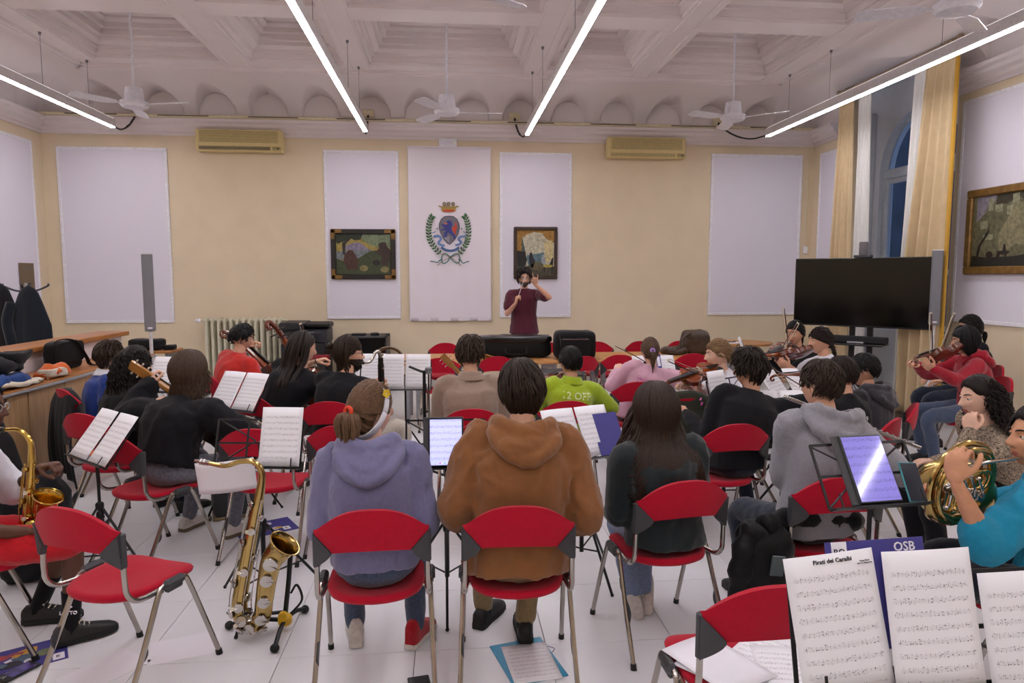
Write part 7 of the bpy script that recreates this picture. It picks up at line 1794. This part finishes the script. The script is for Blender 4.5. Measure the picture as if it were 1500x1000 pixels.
torus(I['per'], 'hair_tie', mat('orange_red_elastic', '#d8401c', .6), (0, -.143, .005), .016, .009, (0, 1, 0))
g = G(I['per']['Mh']); c0 = V((.088, -.018, .085)); Mf = mtx(c0, y=(0, .3, 1), z=(.9, -.2, .4))
for k in range(5): a = 2 * PI * k / 5; g.ell((.011 * math.cos(a), .011 * math.sin(a), .008), (.009, .009, .003), 8, 5, M=Mf)
g.build('flower_clip', mat('yellow_felt', '#d8b820', .7), I['per']['t'])
torus(I['fai'], 'scrunchie', c_('pink_scrunchie', '#c98a90'), (0, -.128, -.035), .018, .014, (0, 1, 0), wob=.003)
torus(I['pnk'], 'hair_tie', mat('lilac_elastic', '#b08ad8', .6), (0, -.128, .0), .016, .009, (0, 1, 0))
def wristband(info, q, m, r=.034, t_=.012, wob=.004):
    w_ = info['wrist'][q]; e = info['elbow'][q]; u = (w_ - e).normalized(); M = mtx(w_ - u * .02, y=u, z=(0, 0, 1)); g = G(M)
    g.tube([((r + wob * math.sin(6 * a)) * math.cos(a), wob * math.cos(8 * a), (r + wob * math.sin(6 * a)) * math.sin(a)) for a in [2 * PI * k / 24 for k in range(24)]], t_, n=8, closed=True); return g.build('wrist_scrunchie', m, info['t'], angle=180)
wristband(I['gtr'], -1, mat('magenta_print', '#a0407a', .8, var=.4, scale=120, col2='#5a1a3a'), .036, .013)
g = G(I['cur']['Mh']); g.ell((.084, -.012, -.048), (.007, .007, .009), 8, 6); g.ell((-.084, -.012, -.048), (.007, .007, .009), 8, 6); g.build('earring', M_bone, I['cur']['t'])
w_ = I['cur']['wrist'][-1]
from mathutils.bvhtree import BVHTree
def back_text(info, txt, size, m, up, right=0., off=.16, name='back_lettering', bold=True):
    """lettering laid onto the back of the top"""
    lab = info['t']['label']; top = PEOPLE[lab + 'top']; FR = info['FR']; fwd = info['fw']
    bv = BVHTree.FromPolygons([v.co.copy() for v in top.data.vertices], [tuple(p.vertices) for p in top.data.polygons])
    M = FR @ Matrix.Translation((right, -off, up)) @ Matrix(((1, 0, 0, 0), (0, 0, -1, 0), (0, 1, 0, 0), (0, 0, 0, 1)))
    me = text_mesh(txt, size, 0., bold); me.materials.clear(); me.materials.append(m)
    for v in me.vertices:
        p = M @ v.co; h = bv.ray_cast(p - fwd * .2, fwd, 1.)
        v.co = (h[0] - fwd * .0035) if h[0] is not None else p
    return link(name, me, info['t'])
M_mag = mat('magenta_ink', '#a83a8c', .8); back_text(I['pnk'], 'HELLO KITTY\nAND FRIENDS', .034, M_mag, -.13, -.02, .150)
M_wp = mat('pale_print', '#d9dfae', .8); back_text(I['lim'], '12 OFF', .072, M_wp, -.085, .012, .150); back_text(I['lim'], '19982', .060, M_wp, -.16, 0, .160)
for k, (ch, c, x, z) in enumerate((('D', '#c8c030', -.03, -.12), ('F', '#e8e4e8', .01, -.12), ('D', '#d8d0d8', -.01, -.165), ('U', '#c83028', .025, -.165))): back_text(I['prt'], ch, .038, mat('print_letter' + c, c, .7), z, x, .142)
fr = back_text(I['prt'], '', .01, M_frame_w, 0) if False else None
so, an, u = PEOPLE['dark-skinned person in white hoodie and red shorts with alto saxophoneRsock']
Ms = mtx(an + u * .075 + V((.040, -.012, 0)), y=u, z=(1, -.35, 0)); text('LOTTO', .022, M_frame_w, Ms @ Matrix.Translation((0, 0, .004)), so, bold=True, depth=.003)
g = G(Ms); g.tube([(.014 * math.cos(a), .028 + .010 * math.sin(a), .005) for a in [PI / 2 * k for k in range(4)]], .003, n=5, closed=True); g.build('diamond_emblem', M_frame_w, so)
# olive jacket over a chair back
def chair_coat(name, label, x, y, a, m, zt, drop_b, drop_f, wd, seed, thick=.02, sweep=.06):
    t = thing(name, label, 'jacket', (x, y, 0), R(a))
    def f(u, v):
        xx = wd * (u - .5); L = drop_b + drop_f + .08; q = v * L
        top = zt - .10 * abs(2 * u - 1) ** 2.6
        w2 = .012 * math.sin(u * 19 + seed) + .010 * math.sin(u * 33 + 2 * seed)
        fl = 1 + sweep * q
        if q < drop_b: return (xx * (1 + .35 * (1 - q / drop_b) * sweep * 4), -.275 - .03 * math.sin(PI * q / drop_b) + w2 * (1 - q / drop_b) - .02 * (1 - q / drop_b), top - drop_b + q)
        q -= drop_b
        if q < .08: an = PI * q / .08; return (xx, -.2375 - .0375 * math.cos(an), top + .03 * math.sin(an))
        q -= .08; return (xx, -.195 + w2 * q, top - q)
    g = G(); g.grid(f, 30, 26, thick=.012); g.build('cloth', m, t, angle=180); return t, f
M_olive = c_('olive_canvas', '#343626')
jt, jf = chair_coat('olive_jacket', 'olive jacket with embroidered flowers hanging over a red chair back', 1.66, 5.0, 10, M_olive, .845, .52, .12, .50, 1.0)
g = G(); g.tube(spline([(-.24, -.28, .72), (-.31, -.30, .58), (-.30, -.31, .42)], 6), .055, n=10); g.build('sleeve', M_olive, jt, angle=180)
g = G(); g.tube(spline([(.24, -.28, .74), (.31, -.30, .62), (.34, -.31, .44)], 6), .055, n=10); g.build('sleeve', M_olive, jt, angle=180)
for k, (x, z, c, r_) in enumerate(((.155, .77, '#d88a20', .028), (.135, .74, '#b05a18', .022), (.165, .735, '#d8a030', .024), (.10, .775, '#c04a9a', .016), (.09, .81, '#d060b0', .012), (.13, .70, '#a03a80', .016))):
    g = G(mtx((x, -.305, z), y=(.4, 0, 1), z=(0, -1, 0))); g.ell((0, r_ * .6, 0), (r_ * .5, r_, .010), 8, 6); g.build('embroidery', mat('thread' + c, c, .7), jt)
chair_coat('black_coat', 'long black coat hanging on the chair by the cabinets', -2.84, 5.78, -42, M_blk, .80, .64, .10, .42, 2.0)
t = thing('puffer_jacket', 'black puffer jacket hanging off the chair of the light grey hoodie', 'jacket', (1.40, 2.92, 0), 0); M_puf = c_('black_puffer', '#0b0b0d', sheen=.05, bump=.5, bscale=30, rough=.5)
g = G(); softbox(g, (.0, -.06, .38), (.24, .22, .44), .03, n=10, seed=51, pw=3.2); g.build('body', M_puf, t, angle=180)
g = G(); g.tube(spline([(-.06, -.1, .60), (-.12, -.12, .48), (-.13, -.13, .32), (-.10, -.12, .16)], 6), [.05 + .008 * math.sin(k * 1.6) for k in range(19)], n=12); g.build('sleeve', M_puf, t, angle=180)
g = G(); g.tube(spline([(-.02, -.10, .60), (.15, -.02, .60), (.34, -.0, .585), (.50, .02, .56)], 6), [.045 + .008 * math.sin(k * 1.6) for k in range(19)], n=12); g.build('sleeve', M_puf, t, angle=180)
G().tube(spline([(.02, -.17, .46), (.07, -.172, .43), (.10, -.16, .40)], 4), .004, n=5).build('zip', M_chrome, t)
t = thing('mobile_phone', 'grey phone sticking out of the puffer jacket pocket', 'phone', M=mtx((1.415, 2.745, .445), y=(.15, .05, 1), z=(.1, -1, 0))); G().box((0, 0, 0), (.065, .09, .009), bev=.004).build('body', mat('grey_phone', '#3f4a4c', .3), t)
t = thing('magenta_coat', 'magenta coat lying on the chair beside the black sweater', 'coat', (2.12, 4.86, .455)); g = G(); softbox(g, (0, 0, .10), (.30, .34, .2), .05, n=9, seed=61, pw=2.6)
for p in g.v: p.z = max(p.z, .0)
g.build('cloth', c_('magenta_wool', '#8a0f48'), t, angle=180)
# leaning instrument bag at the left edge
t = thing('leaning_gig_bag', 'tall black gig bag leaning on the wooden cabinets', 'bag', M=Matrix.Translation((-2.86, 4.62, 0)) @ Matrix.Rotation(R(-14), 4, 'Y') @ Matrix.Rotation(R(0), 4, 'Z'))
g = G(); softbox(g, (0, 0, .56), (.16, .44, 1.06), .012, n=10, seed=71, pw=5)
for p in g.v: p.y *= 1 - .35 * max(0, (p.z - .35)); p.z = max(p.z, .035)
g.build('body', M_nyl, t, angle=180); g = G(); softbox(g, (.085, 0, .45), (.05, .32, .5), .008, n=8, seed=72, pw=5); g.build('pocket', M_nyl, t, angle=180)
t = heap('black_bundle', 'black coat bundle on the floor before the leaning gig bag', 'coat', (-2.36, 3.98, .0), (.34, .5, .62), M_blkc, 77, pw=2.4, jit=.04)
t = thing('grey_backpack', 'dark grey bag on the floor behind the empty red chairs', 'bag', (-1.52, 4.92, 0), R(20)); g = G(); softbox(g, (0, 0, .16), (.34, .2, .32), .012, seed=81, pw=4); g.build('body', c_('slate_nylon', '#4a4e50'), t, angle=180); G().box((0, 0, .012), (.33, .19, .02), bev=.006).build('base', M_khaki, t)
